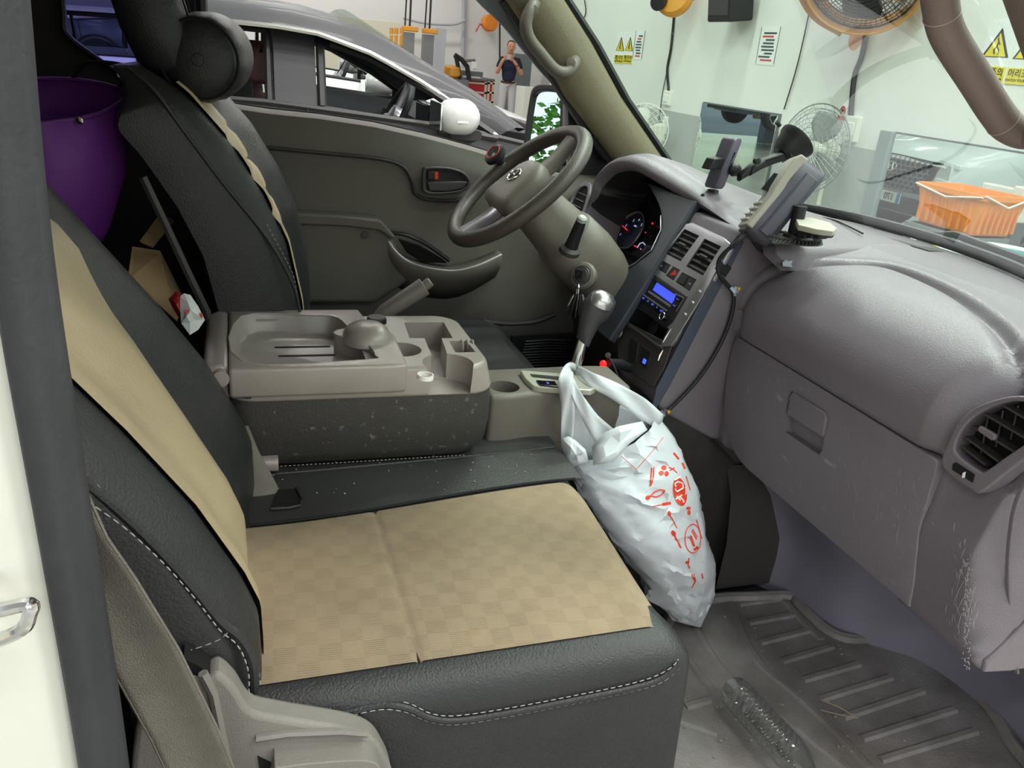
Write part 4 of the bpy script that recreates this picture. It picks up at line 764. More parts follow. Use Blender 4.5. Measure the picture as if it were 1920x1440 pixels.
# ---------------- passenger bench
def fabric(name):
    m = mat(name, (136, 120, 98), .85, var=.2, vscale=7); nt = m.node_tree; N = nt.nodes; L = nt.links; b = N['Principled BSDF']
    tc = N.new('ShaderNodeTexCoord'); src = b.inputs['Base Color'].links[0].from_socket
    mp = N.new('ShaderNodeMapping'); mp.inputs['Rotation'].default_value = (0, 0, .05); L.new(tc.outputs['Object'], mp.inputs[0])
    ck = N.new('ShaderNodeTexChecker'); ck.inputs['Scale'].default_value = 38; L.new(mp.outputs[0], ck.inputs[0])
    w1 = N.new('ShaderNodeTexWave'); w1.inputs['Scale'].default_value = 90; w1.bands_direction = 'Y'; w1.inputs['Distortion'].default_value = 1.5; L.new(mp.outputs[0], w1.inputs[0])
    w2 = N.new('ShaderNodeTexNoise'); w2.inputs['Scale'].default_value = 420; L.new(mp.outputs[0], w2.inputs[0])
    hx = N.new('ShaderNodeMix'); L.new(ck.outputs['Fac'], hx.inputs[0]); L.new(w1.outputs[0], hx.inputs[2]); L.new(w2.outputs[0], hx.inputs[3])
    bp = N.new('ShaderNodeBump'); bp.inputs['Strength'].default_value = .35; bp.inputs['Distance'].default_value = .0015; L.new(hx.outputs[0], bp.inputs['Height']); L.new(bp.outputs[0], b.inputs['Normal'])
    # dark stains with an outline of their own, and a slightly paler weave in every other square
    ns = N.new('ShaderNodeTexNoise'); ns.inputs['Scale'].default_value = 14; ns.inputs['Detail'].default_value = 4; L.new(tc.outputs['Object'], ns.inputs[0]); rp = N.new('ShaderNodeValToRGB'); rp.color_ramp.elements[0].position = .64; rp.color_ramp.elements[1].position = .70
    L.new(ns.outputs[0], rp.inputs[0]); sc_ = N.new('ShaderNodeMath'); sc_.operation = 'MULTIPLY'; sc_.inputs[1].default_value = .45; L.new(rp.outputs[0], sc_.inputs[0])
    m1 = N.new('ShaderNodeMix'); m1.data_type = 'RGBA'; L.new(sc_.outputs[0], m1.inputs[0]); L.new(src, m1.inputs[6]); m1.inputs[7].default_value = lin((124, 100, 70))
    kf = N.new('ShaderNodeMath'); kf.operation = 'MULTIPLY'; L.new(ck.outputs['Fac'], kf.inputs[0]); L.new(w1.outputs[0], kf.inputs[1]); k2 = N.new('ShaderNodeMath'); k2.operation = 'MULTIPLY'; k2.inputs[1].default_value = .09; L.new(kf.outputs[0], k2.inputs[0])
    m2 = N.new('ShaderNodeMix'); m2.data_type = 'RGBA'; L.new(k2.outputs[0], m2.inputs[0]); L.new(m1.outputs[2], m2.inputs[6]); m2.inputs[7].default_value = lin((206, 184, 150))
    L.new(m2.outputs[2], b.inputs['Base Color']); return m
m_fab = fabric('beige_seat_fabric')
m_beige = mat('worn_beige_leather', (166, 152, 122), .5, bump=.35, bscale=260, var=.15, vscale=5)
ps = T('passenger_seat', 'worn beige and black double passenger seat in front of the open door', 'seat', (.25, -.3, .5))
pprof = [(.84, .012), (.895, .012), (.947, .010), (.99, -.006), (1.08, -.052), (1.17, -.112), (1.25, -.172), (1.339, -.239), (1.42, -.285), (1.47, -.31)]
body, pf = backrest(ps, -.668, -.120, pprof, .15, m_leather, m_beige, (.15, lambda z: interp([(.90, .545), (1.08, .555), (1.2, .665), (1.27, .77), (1.4, .80)], z)), .022, seams=(1.315,), far=.004)
# stitched seams round the near bolster
sA = crv([P(x, y, Y=-.650) for x, y in ((60, 800), (172, 897), (230, 955), (300, 1030), (360, 1098), (405, 1150), (440, 1178), (462, 1205), (476, 1240), (480, 1285))], 6)
sB = crv([P(x, y, Y=-.668) for x, y in ((60, 850), (172, 935), (240, 985), (310, 1050), (370, 1118), (412, 1172), (440, 1195), (456, 1220), (466, 1255), (466, 1300))], 6)
g = G(); dashes(g, [p+V((.004, -.010, 0)) for p in sA], .0065, .0035, .0009); dashes(g, [p+V((.0, -.008, 0)) for p in sB], .0065, .0035, .0009); dashes(g, crv([P(x, y, Y=-.678) for x, y in ((330, 1226), (370, 1215), (410, 1200), (432, 1182))], 6), .006, .0035, .0008); x = g.build('stitching', m_thread, ps, 0); x['kind'] = 'stuff'
G().tube([(p+q)/2+V((.002, -.003, 0)) for p, q in zip(sA, sB)], .0055, 8).build('piping', m_leather, ps)
# cushion: outline from above, near edge at y=-.665
ol = [(p.x, p.y) for p in crv([V((x, y, 0)) for x, y in ((-.10, -.662), (.10, -.668), (.30, -.668), (.45, -.668), (.515, -.668), (.548, -.658), (.552, -.628), (.545, -.58), (.544, -.50), (.553, -.30), (.565, -.10), (.588, .08), (.594, .15), (.570, .172), (.3, .175), (-.10, .175))], 4)]
xf = lambda y: interp([(-.62, .536), (-.5, .542), (-.3, .554), (-.1, .566), (.08, .588)], y)
def cring(ins, z, dx=0): return [V((.245+(x-.245)*(1-ins/.33)+dx*(x > .3), -.245+(y+.245)*(1-ins/.42), z)) for x, y in ol]
cr_ = .044; CR = [cring(0, .60, .012), cring(0, .75, .004)]+[cring(cr_*(1-math.sin(a)), .868-cr_*(1-math.cos(a))) for a in [math.pi/2*(1-k/7) for k in range(8)]]
G().loft(CR).build('cushion', m_leather, ps, 60)
def fab(u, v):
    y = (-.628+.018*u*0)+0
    yn = -.632+.010*u; yf = -.300+.068*smooth(0, 1, u)
    y = yn+(yf-yn)*v; r = .044; L0 = xf(y)-r+.02; tot = L0+r*1.75; d = u*tot-.02; e = min(1, 10*v, 10*(1-v), 1); o = .0015+.004*e
    if d < L0-.02: x = d; z = .868+o; sd = abs(x-.191); z -= .003*(1-smooth(0, .006, sd))
    else: a = (d-(L0-.02))/r; x = xf(y)-r+math.sin(min(a, 1.57))*(r+o); z = .868-r+math.cos(min(a, 1.57))*(r+o)-max(0, a-1.57)*r
    return V((x, y, z))
G().grid(fab, 120, 24).build('fabric_panel', m_fab, ps, 70)
G().tube([V((.191+.004*i/8*-1, -.630+.33*i/8, .8675)) for i in range(9)], .0012, 6).build('cross_seam', m_groove, ps)
# far black strip beside the folded backrest, with its welt
m_dusty = mat('dusty_black_leather', (52, 52, 51), .45, bump=.5, bscale=300, col2=(150, 146, 136), vscale=60, lo=.70, hi=.74)
G().grid(lambda u, v: V((.005+.56*u, -.288+.065*smooth(0, 1, u)+(.44-.065*u)*v, .8686+.002*min(1, 12*v, 12*(1-v), 12*u, 12*(1-u)))), 30, 10).build('side_panel', m_dusty, ps, 70)
G().tube(crv([P(x, y, Z=.871) for x, y in ((462, 888), (520, 888), (700, 872), (900, 853), (1040, 838))], 6), .0022, 6).build('welt', m_leather, ps)
G().tube([V((.005+.545*i/12, -.294+.066*smooth(0, 1, i/12), .871)) for i in range(13)], .0025, 6).build('panel_seam', m_groove, ps)
# side skirt stitching that dips behind the recliner cover
sp1 = [(470, 1332), (560, 1338), (640, 1330), (715, 1312), (765, 1318), (810, 1338), (860, 1341), (960, 1326), (1080, 1303), (1180, 1282), (1235, 1264), (1268, 1240), (1272, 1205), (1255, 1180)]
sp2 = [(470, 1352), (570, 1350), (650, 1342), (715, 1330), (760, 1335), (805, 1353), (860, 1358), (960, 1342), (1080, 1318), (1180, 1297), (1238, 1280), (1276, 1250)]
def onside(x, y):  # near side of the cushion with its rounded top edge
    q = P(x, y, Y=-.669); return q
def sidecurve(pts): 
    out = []
    for x, y in pts:
        q = P(x, y, Y=-.669)
        if q.z > .868-.042: # on the rounded shoulder
            h = min(1, (q.z-.826)/.042); q = P(x, y, Y=-.669+.042*(1-math.sqrt(max(0, 1-h*h))))
        if q.x > .50: q = P(x, y, X=.535) if False else q
        out.append(q+V((0, -.0015, .001)))
    return crv(out, 6)
g = G(); dashes(g, sidecurve(sp1), .0065, .0035, .0009); dashes(g, sidecurve(sp2), .0065, .0035, .0009); x = g.build('stitching', m_thread, ps, 0); x['kind'] = 'stuff'
G().tube([(p+q)/2+V((0, -.0005, 0)) for p, q in zip(sidecurve(sp1[:12]), sidecurve(sp2))], .0042, 8).build('piping', m_leather, ps)
# plastic recliner cover with its flat lever
RP = (V((0, -.69, 0)), V((0, -1, 0)))
rc_ = [(p.x, p.y) for p in opl([(300, 1235), (345, 1253), (380, 1262), (410, 1250), (440, 1275), (470, 1318), (520, 1332), (640, 1352), (690, 1368), (715, 1395), (735, 1450), (735, 1560), (300, 1560), (250, 1400)], 4)]
m_recl = mat('recliner_plastic', (126, 122, 117), .5, bump=.35, bscale=450, var=.06)
G().slab(rc_, RP, -.02, .012).build('recliner_cover', m_recl, ps, bevel=.008, seg=3)
G().tube([P(x, y, Y=-.704) for x, y in ((380, 1262), (400, 1300), (412, 1360), (430, 1440), (440, 1500))], .005, 6).build('cover_crease', m_recl, ps)
G().tube([P(x, y, Y=-.704) for x, y in ((480, 1385), (540, 1376), (640, 1372), (690, 1376))], .004, 6).build('cover_rib', m_recl, ps)
lv = [(p.x, p.y) for p in opl([(512, 1398), (525, 1384), (640, 1374), (690, 1378), (706, 1396), (722, 1440), (722, 1490), (512, 1490)], 4)]
G().slab(lv, RP, .010, .040).build('recliner_lever', m_recl, ps, bevel=.011, seg=4)
G().slab([(482, 1400), (506, 1412), (520, 1450), (500, 1460), (486, 1425)], RP, .008, .0135).build('lever_slot', m_groove, ps, 0)
G().slab([(345, 1228), (372, 1240), (398, 1258), (392, 1264), (350, 1252)], RP, -.02, .006).build('hinge_gap', m_groove, ps, 0)
# base under the bench
G().bb((-.05, -.62, .42), (.50, .14, .60)).build('seat_base', m_black, ps, 0, bevel=.02)
# belt running down the door pillar to the floor anchor
bt = T('seat_belt', 'grey webbing seat belt slanting down beside the passenger recliner', 'belt', P(300, 1300, Y=-.745))
pb = [(84, 900, -.765, .026), (135, 1020, -.762, .028), (190, 1100, -.757, .029), (272, 1230, -.750, .030), (345, 1370, -.745, .030), (380, 1450, -.742, .030), (420, 1560, -.740, .030)]
def beltring(px, py, y, w):
    p = P(px, py, Y=y); return p, w
pts = [beltring(*q) for q in pb]; rings = []
for i, (p, w) in enumerate(pts):
    tdir = (pts[min(i+1, len(pts)-1)][0]-pts[max(i-1, 0)][0]).normalized(); ac = tdir.cross(V((.15, 1, 0))).normalized()
    rings.append([p+ac*w*k+V((0, .004*math.cos(k*2.2), 0)) for k in (-1, -.6, -.2, .2, .6, 1)])
gb = G().loft([crv(r, 2) for r in rings], False, False); gb.build('webbing', m_belt, bt, 80, solid=.0025)
G().tube([r[0] for r in rings], .0016, 5).tube([r[-1] for r in rings], .0016, 5).build('woven_edge', m_belt, bt)
# middle buckles between backrest and console
bu = T('belt_buckle', 'grey fabric sleeve with a plastic belt buckle in the seat gap', 'buckle', P(500, 920, Z=.875))
f = lambda x, y, Y=-.225: P(x, y, Y=Y)
sl = [f(452, 800, -.16), f(470, 850, -.17), f(478, 885, -.18), f(492, 930, -.20), f(505, 958, -.21)]
rr = [.010, .012, .020, .026, .032]; G().loft([[p+V((dx*r, dy*.4*r, 0)) for dx, dy in ((-1, -.8), (0, -1), (1, -.8), (1.1, .6), (0, 1), (-1.1, .6))] for p, r in zip(sl, rr)]).build('sleeve', m_belt, bu, 70)
G().loft([[P(505, 868, Y=-.14)+V((x, dy, dz)) for dy, dz in rrect(.03, .024, .009)] for x in (-.035, -.02, .006, .014)]).build('anchor_bolt', m_console, bu, 60, bevel=.002)
G().slab([(448, 800), (468, 835), (482, 880), (472, 886), (455, 850)], (V((0, -.165, 0)), V((0, -1, 0))), 0, .006).build('latch_plate', m_console, bu, bevel=.002)
t = T('seat_slot', 'dark square slot sewn into the seat beside the buckle sleeve', 'pocket', P(545, 935, Z=.873)); G().add([P(x, y, Z=.8725) for x, y in ((508, 952), (562, 948), (566, 935), (556, 916), (520, 918))], [(0, 1, 2, 3, 4)]).build('opening', m_groove, t, 0); G().tube([P(x, y, Z=.874) for x, y in ((508, 954), (540, 952), (562, 948), (567, 936), (556, 914))], .0025, 6).build('welt', m_leather, t)
# ================================================================ things behind the seats
pbag = T('purple_bag', 'purple fabric bag hanging open behind the passenger seat', 'bag', P(130, 300, Y=.28))
bo = [(40, 152), (120, 160), (195, 178), (205, 215), (190, 300), (160, 360), (135, 395), (60, 390), (40, 300)]
def pb_(x, y, Y): return P(x, y, Y=Y)
nR = 26; rings = []
topc = V(P(120, 190, Y=.30))
for k, (zz, rx, ry, ox) in enumerate(((0, .150, .105, 0), (-.03, .150, .11, .0), (-.12, .142, .115, -.005), (-.22, .125, .11, -.02), (-.30, .10, .09, -.04), (-.33, .03, .03, -.05))):
    rings.append([topc+V((rx*math.cos(a)*(1+.03*math.sin(5*a+k))+ox-.05, ry*math.sin(a)*(1+.03*math.cos(4*a)), zz+.030*math.sin(a)*(k == 0)+.015*math.cos(a)*(k < 2))) for a in [i/nR*6.283 for i in range(nR)]])
m_purple = mat('purple_fabric', (112, 48, 138), .55, var=.12, vscale=9, bump=.5, bscale=120)
G().loft(rings, True, False).build('body', m_purple, pbag, 70, solid=.003); G().tube([p+V((0, -.002, -.002)) for p in rings[0]], .004, 6, closed=True).build('hem', m_purple, pbag)
G().lathe([(0, .003), (.006, .002), (.007, 0), (0, -.001)], P(149, 226, Y=.19), (0, -1, 0), 12).build('snap', m_chrome, pbag); G().tube(crv([rings[0][2], rings[0][2]+V((0.02, .0, .035)), rings[0][4]+V((0, 0, .03)), rings[0][5]], 5), .004, 6).build('cord', m_black, pbag)
cbx = T('cardboard_sheet', 'brown cardboard sheet lying behind the driver seat', 'cardboard', P(290, 530, Y=.10))
G().plate([P(248, 462, Y=.20), P(300, 470, Y=.22), P(345, 560, Y=.20), P(330, 600, Y=.05), P(240, 520, Y=.05)], (.3, .4, -.8), 0, .004).build('sheet', mat('cardboard', (150, 124, 92), .85, var=.08), cbx, 0); G().plate([P(262, 452, Y=.24), P(300, 400, Y=.34), P(325, 412, Y=.34), P(285, 462, Y=.24)], (.3, .4, -.8), 0, .004).build('flap', mat('cardboard'), cbx, 0)
sw_ = T('snack_wrapper', 'crumpled white and red wrapper tucked behind the seats', 'wrapper', P(355, 590, Y=.06))
m_wr = mat('white_wrapper', (226, 232, 230), .35, bump=.4, bscale=30)
def crump(g, pts, pl, seed, th=.012):
    rnd = random.Random(seed); q = [P(x, y, pl=pl) for x, y in pts]; c = sum(q, V())/len(q); nn = pl[1].normalized()
    mid = [c+(p-c)*.5+nn*(th*(.4+rnd.random())) for p in q]; n = len(q); g.add(q+mid+[c+nn*th*1.3]+[p-nn*.004 for p in q], [(i, (i+1) % n, n+(i+1) % n, n+i) for i in range(n)]+[(n+i, n+(i+1) % n, 2*n) for i in range(n)]+[(2*n+1+i, 2*n+1+(i+1) % n, (i+1) % n, i) for i in range(n)]+[tuple(range(2*n+1, 3*n+1))])
    return g
WPL = (P(358, 590, Y=.03), V((.2, -1, .5)))
crump(G(), [(337, 556), (345, 550), (357, 553), (372, 575), (384, 600), (372, 618), (356, 628), (340, 606), (338, 580)], WPL, 3).build('packet', m_wr, sw_, 0)
g = G(); g.slab([(346, 583), (353, 583), (352, 589), (344, 589)], WPL, .010, .014).slab([(373, 588), (379, 590), (378, 598), (373, 594)], WPL, .006, .010).build('red_print', m_printr, sw_, 0)
crump(G(), [(316, 560), (330, 546), (340, 550), (338, 578), (340, 604), (326, 580)], (P(330, 575, Y=.04), V((.2, -1, .5))), 5).build('red_packet', mat('red_foil', (150, 34, 26), .35), sw_, 0)
# ================================================================ folded middle backrest used as a console
cn_ = T('centre_console', 'folded middle backrest with grey tray, cup holders and scuffed black cushion', 'console', (.2, .0, .885))
xs0, xs1, yn, yf = -.035, .425, -.143, .155
pad = rrect(.455, yf-yn-.004, .05, 5, .195, (yn+yf)/2)
G().loft([[V((x+.0*k, (yn+yf)/2+(y-(yn+yf)/2)*ky, z)) if x < .3 else V((x-kx, (yn+yf)/2+(y-(yn+yf)/2)*ky, z)) for x, y in pad] for z, ky, kx, k in ((.874, .80, .05, 0), (.882, .90, .02, 0), (.902, .97, .004, 0), (.94, 1.0, 0, 0), (.975, 1.0, 0, 0), (1.002, .985, .002, 0))]).build('cushion', m_leather2, cn_, 60)
g = G(); dashes(g, [V((-.02+.40*i/20, -.125, .8765)) for i in range(21)], .004, .003, .0008); x = g.build('stitching', m_thread, cn_, 0); x['kind'] = 'stuff'
# plastic body: front part full height, lid part stepped
ftop = rrect(.452, yf-yn, .05, 6, .197, (yn+yf)/2)
bodyp = G().prism(ftop, lambda a, b, d: V((a-(.012 if a > .3 else 0)*smooth(1.0, 1.055, d), b+(.006 if b < 0 else -.006)*smooth(1.0, 1.05, d), d)), 1.0, 1.052)
bo_ = bodyp.build('shell', m_console, cn_, 50, bevel=.008, seg=4)
TZ = 1.052
def tp(pts, z=TZ): return [(P(x, y, Z=z).x, P(x, y, Z=z).y) for x, y in pts]
def well(pts, z0, r=0): return G().prism([(x, y) for x, y in tp(pts)], lambda a, b, d: V((a, b, d)), z0, 1.08)
def circ(px, py, r, n=28, sy=1):
    c = P(px, py, Z=TZ); return [(c.x+r*math.cos(i/n*6.283), c.y+r*math.sin(i/n*6.283)*sy) for i in range(n)]
pr_ = lambda poly, z0: G().prism(poly, lambda a, b, d: V((a, b, d)), z0, 1.09)
cut(bo_, G().prism([(-.03, -.141), (.20, -.141), (.20, .13), (-.03, .13)], lambda a, b, d: V((a, b, d)), 1.008, 1.1))
cut(bo_, pr_(circ(840, 680, .044), 1.004))
cut(bo_, well([(758, 605), (832, 604), (849, 634), (828, 634), (840, 668), (822, 690), (808, 664), (796, 634), (768, 634)], 1.006))
cut(bo_, well([(842, 639), (875, 640), (892, 660), (854, 661)], 1.03))
cut(bo_, pr_(circ(752, 655, .036), 1.02))
cp = P(870, 652, Z=1.04)
for k in range(3): G().tube([V((cp.x-.006+k*.010, cp.y-.022+.011*math.cos(a)+.018, 1.040+.016*math.sin(a))) for a in [i/10*3.1416 for i in range(11)]], .0018, 6).build('coin_slot', m_console, cn_)
# lid with tray
LZ = 1.062
lo_ = [(p.x, p.y) for p in crv([V((x, y, 0)) for x, y in ((-.020, yn-.004), (.10, yn-.006), (.245, yn-.006), (.272, yn-.004))], 3)]
lido = tp([(416, 712), (600, 712), (757, 710), (770, 703)], LZ)
lidl = [(-.018, yn-.006), (.24, yn-.006), (.262, yn-.002), (.266, .0), (.262, .03), (.245, .045), (.235, .06), (.228, .10), (.222, yf+.003), (-.018, yf+.003)]
ld = G().prism(lidl, lambda a, b, d: V((a, b, d)), 1.012, LZ).build('lid', m_console, cn_, 50, bevel=.006, seg=3)
tray = [(462, 612), (640, 612), (668, 618), (684, 632), (690, 648), (678, 656), (672, 664), (690, 680), (704, 690), (698, 703), (450, 706), (452, 660)]
tq_ = [(p.x, p.y) for p in crv([V((x, y, 0)) for x, y in [(.0, -.118), (.0, .118), (.13, .122), (.172, .112), (.186, .07), (.186, .045), (.165, .03), (.160, .012), (.175, -.005), (.200, -.02), (.214, -.06), (.216, -.10), (.20, -.122)]], 4, True)]
tcx = sum(p[0] for p in tq_)/len(tq_); tcy = sum(p[1] for p in tq_)/len(tq_)
cg = G(); cg.loft([[V((tcx+(x-tcx)*k, tcy+(y-tcy)*k, z)) for x, y in tq_] for z, k in ((1.026, .90), (1.030, .93), (1.10, 1.04))]); cut(ld, cg, 50)
G().tube([V((tcx+(x-tcx)*.985, tcy+(y-tcy)*.985, LZ-.0008)) for x, y in tq_], .0016, 6, closed=True).build('tray_rim', m_console, cn_)
for k in range(3):
    g = G(); y_ = .045-.045*k; x0_ = .062+.004*k; g.prism(rrect(.098, .0075, .0036, 3, x0_+.045, y_), lambda a, b, d: V((a, b, d)), 1.0255, 1.0268); g.build('tray_slot', m_groove, cn_, 0)
sc = P(735, 640, Z=1.07); G().loft([[V((.215+dx*k, -.005+dy*k, z)) for dx, dy in rrect(.085, .10, .042, 6)] for z, k in ((1.055, 1), (1.066, .97), (1.076, .85), (1.084, .6), (1.087, .25))]).build('finger_scoop', m_console, cn_, 70)
G().loft([[V((x, y, z)) for x, z in ((-.045, 1.0), (-.060, 1.03), (-.056, 1.052), (-.035, 1.062), (-.019, 1.060), (-.019, 1.0))] for y in (yn+.012, yf)]).build('hinge_cover', m_console, cn_, 40, bevel=.006)
G().tube([V((-.03, yn-.004, 1.045)), V((-.03, yn+.02, 1.045))], .013, 12).build('hinge_pin', m_console, cn_)
cap = T('bottle_cap', 'black screw cap lying on the console beside the tray', 'cap', P(705, 605, Z=1.063)); cq = P(706, 603, Z=1.066)
G().lathe([(0, 0), (.0165, 0), (.0175, .002), (.0175, .010), (.0162, .013), (0, .0135)], V((cq.x, cq.y, 1.0625)), (0, 0, 1), 30).build('cap_body', m_black, cap); g = G()
for i in range(30): a = i/30*6.283; g.box((cq.x+.0177*math.cos(a), cq.y+.0177*math.sin(a), 1.068), (.0012, .0012, .008), a)
x = g.build('knurl', m_black, cap, 0); x['kind'] = 'stuff'
rg = P(797, 706, Z=1.056); tag(G().lathe([(.0125, 0), (.0135, 0), (.0135, .0075), (.0115, .0075), (.0115, 0)], V((rg.x, rg.y, 1.0525)), (.05, 0, 1), 24, False).build('cap_ring', mat('white_cap_plastic', (236, 234, 226), .4), None), 'small white plastic bottle neck ring on the console corner', 'ring')
# parking brake
pbk = T('parking_brake', 'grey parking brake lever raised behind the console', 'lever', P(740, 580, Y=.19)); q0 = P(690, 625, Y=.19); q1 = P(722, 585, Y=.19); q2 = P(796, 537, Y=.19); q3 = P(806, 529, Y=.19)
G().tube([q0, q1, (q1+q2)/2, q2], [.014, .0165, .018, .019], 14).build('grip', m_hgrey, pbk, 60, bevel=.002); G().tube([q2, q3, q3+(q3-q2)*.2], [.0105, .0105, .008], 12).build('release_button', m_hgrey, pbk); G().tube([V((q0.x-.05, q0.y, .88)), q0], .015, 8).build('stem', m_black, pbk)
# ================================================================ dashboard
da = T('dashboard', 'grey brown truck dashboard with glove box, vents, gauges and centre stack', 'dashboard', (1.1, 0, .8))
def dprofile(Y):
    low = 1.016-.024*smooth(-.530, -.545, Y)-.012*smooth(-.002, .012, Y)
    e = smooth(-.50, -.60, Y); wb = WX(Y, 1.25)-.012
    zt = 1.252
    return [(1.06, .775), (low+.012, .782), (low, .80), (low, .92), (low+.012*e, .97), (low+.03*e, 1.036), (.986+.055*e+.0*low, 1.048), (.980+.06*e, 1.075), (.982+.065*e, 1.11), (.998+.065*e, 1.150), (1.03+.05*e, 1.188), (1.08+.03*e, 1.218), (1.14, 1.236), (min(1.24, wb-.03), zt), (wb, zt-.004), (wb+.05, zt-.03)]
ARC = [(-.72, .985), (-.62, 1.035), (-.558, 1.068), (-.45, 1.125), (-.343, 1.164), (-.25, 1.182), (-.165, 1.185), (-.12, 1.165), (-.086, 1.125), (-.05, 1.085), (-.02, 1.05), (.005, 1.02), (.02, .98)]
from mathutils import kdtree
_ap = crv([V((x, y, 0)) for y, x in ARC], 60); ARCK = kdtree.KDTree(len(_ap)); [ARCK.insert(p, i) for i, p in enumerate(_ap)]; ARCK.balance(); ARCI = sorted((p.y, p.x) for p in _ap)
def dsurf(Y, t):
    p = dprofile(Y); k = t*(len(p)-1); i = min(int(k), len(p)-2); f = k-i
    q = [V((a, 0, b)) for a, b in (p[max(i-1, 0)], p[i], p[i+1], p[min(i+2, len(p)-1)])]
    if i in (0, 1, 2, 4, 5, 12, 13): v = q[1].lerp(q[2], f)
    else: v = .5*((2*q[1])+(q[2]-q[0])*f+(2*q[0]-5*q[1]+4*q[2]-q[3])*f*f+(3*q[1]-q[0]-3*q[2]+q[3])*f**3)
    return v
def dfull(Y, t):
    v = dsurf(Y, t); r = 0
    if t > 5.5/15:
        d = (ARCK.find(V((v.x, Y, 0)))[2]*(1 if v.x < interp(ARC, Y) else -1)) if v.z > 1.10 else .014-Y; r = -.020*math.exp(-(d/.013)**2) if d < .1 else 0; r -= .006*smooth(.0, -.05, d)*smooth(-.2, -.05, d)
    n = (dsurf(Y, min(1, t+.004))-dsurf(Y, max(0, t-.004))).normalized(); nn = V((-n.z, 0, n.x))
    ye = interp([(.78, -.709), (.80, -.702), (.852, -.671), (.94, -.648), (1.02, -.644), (1.076, -.66), (1.109, -.677), (1.16, -.71)], v.z); ex = max(0, ye-Y)*1.5
    return V((v.x+nn.x*r+ex, Y, v.z+nn.z*r))
us = [.060, .048, .036, .030, .024, .018, .012, .006, 0, -.006, -.012, -.02, -.03, -.045]+[-.055-.0065*i for i in range(71)]+[-.513, -.528, -.534, -.540, -.546]+[-.56-.015*i for i in range(5)]+[-.63-.004*i for i in range(21)]
vt = [i/50 for i in range(26)]+[.5+i/700 for i in range(1, 351)]
body = G().grid(lambda Y, t: dfull(Y, t), 0, 0, us, vt).build('dash_panel', m_dash, da, 60)
_ = 0
# end face toward the open door, with its own raised cover
ep = [(p.x, p.z) for p in [dfull(-.7098, i/60) for i in range(61)]]
G().prism(ep+[(1.6, 1.20), (1.6, .775)], lambda a, b, d: V((a, d, b)), -.705, -.716).build('end_face', m_dash, da, 50, bevel=.004)
EPL = (V((.992, -.66, 1)), V((-1, -1.5, 0)).normalized())
G().tube(crv([P(x, y, pl=EPL) for x, y in ((1907, 1262), (1895, 1180), (1889, 1080), (1894, 1000), (1906, 940), (1936, 885), (1990, 840))], 5), .004, 8, flat=.5).build('end_cover_edge', m_dash, da)
# glove box door with rounded corners, a standing edge and a scooped latch
gl_ = crv([P(x, y, X=.99) for x, y in ((1380, 634), (1386, 632), (1420, 652), (1500, 703), (1580, 752), (1660, 803), (1730, 846), (1748, 858), (1756, 868), (1752, 890), (1738, 940), (1724, 990), (1718, 1040), (1712, 1100), (1700, 1152))], 3)+crv([P(x, y, X=.99) for x, y in ((1690, 1150), (1600, 1075), (1520, 1005), (1440, 925), (1400, 880), (1372, 840), (1360, 800), (1358, 750), (1364, 690), (1373, 648))], 3)
gl_ = [V((.99, p.y, min(1.043, max(.797, p.z)))) for p in gl_]
gd = G().plate(gl_, (1, 0, 0), 0, .022).build('glove_box_door', mat('scuffed_dash_plastic', (120, 113, 121), .5, bump=.5, bscale=420, col2=(160, 155, 160), vscale=26, lo=.66, hi=.74, stretch=(1, .35, 1.6, (.6, 0, 0))), da, 40, bevel=.006, seg=3)
lt = [P(x, y, X=.99) for x, y in ((1477, 745), (1484, 733), (1546, 772), (1549, 786), (1543, 842), (1536, 853), (1472, 810), (1469, 796))]
cutp = G().plate(lt, (1, 0, 0), -.03, .016); cut(gd, cutp, 40)
G().plate([V((p.x, p.y, p.z)) for p in [P(x, y, X=.984) for x, y in ((1480, 742), (1485, 735), (1545, 773), (1548, 785), (1541, 820), (1475, 779))]], (1, 0, 0), 0, .010).build('latch', m_dash, gd, 40, bevel=.003)
# scratches and scuffs worn into the glove box door and the corner of the dash
rnd = random.Random(21); sx_ = G()
for i in range(150):
    k = rnd.random()
    if k < .45: x, y = rnd.gauss(1640, 45), rnd.gauss(960, 60)
    elif k < .8: x, y = rnd.gauss(1800, 16), rnd.gauss(1130, 70)
    else: x, y = rnd.uniform(1400, 1480), rnd.uniform(650, 800)
    p = P(x, y, X=.9885)
    if not (-.70 < p.y < .0 and .80 < p.z < 1.035): continue
    a = rnd.gauss(.5, .5); l = rnd.uniform(.004, .022) if rnd.random() < .85 else .05; d_ = V((0, math.sin(a)*.5, math.cos(a)))*l; sx_.tube([p, p+d_*.5+V((0, .001, 0)), p+d_], [.0001, .00045, .0001], 3)
for i in range(90):
    p = P(rnd.gauss(1812, 4), rnd.uniform(1040, 1255), X=.9885); sx_.box(p, (.0006, rnd.uniform(.001, .006), rnd.uniform(.0006, .002)), 0, 0, rnd.random()*3)
x = sx_.build('scratches', mat('scratch_pale', (158, 152, 152), .8), da, 0); x['kind'] = 'stuff'
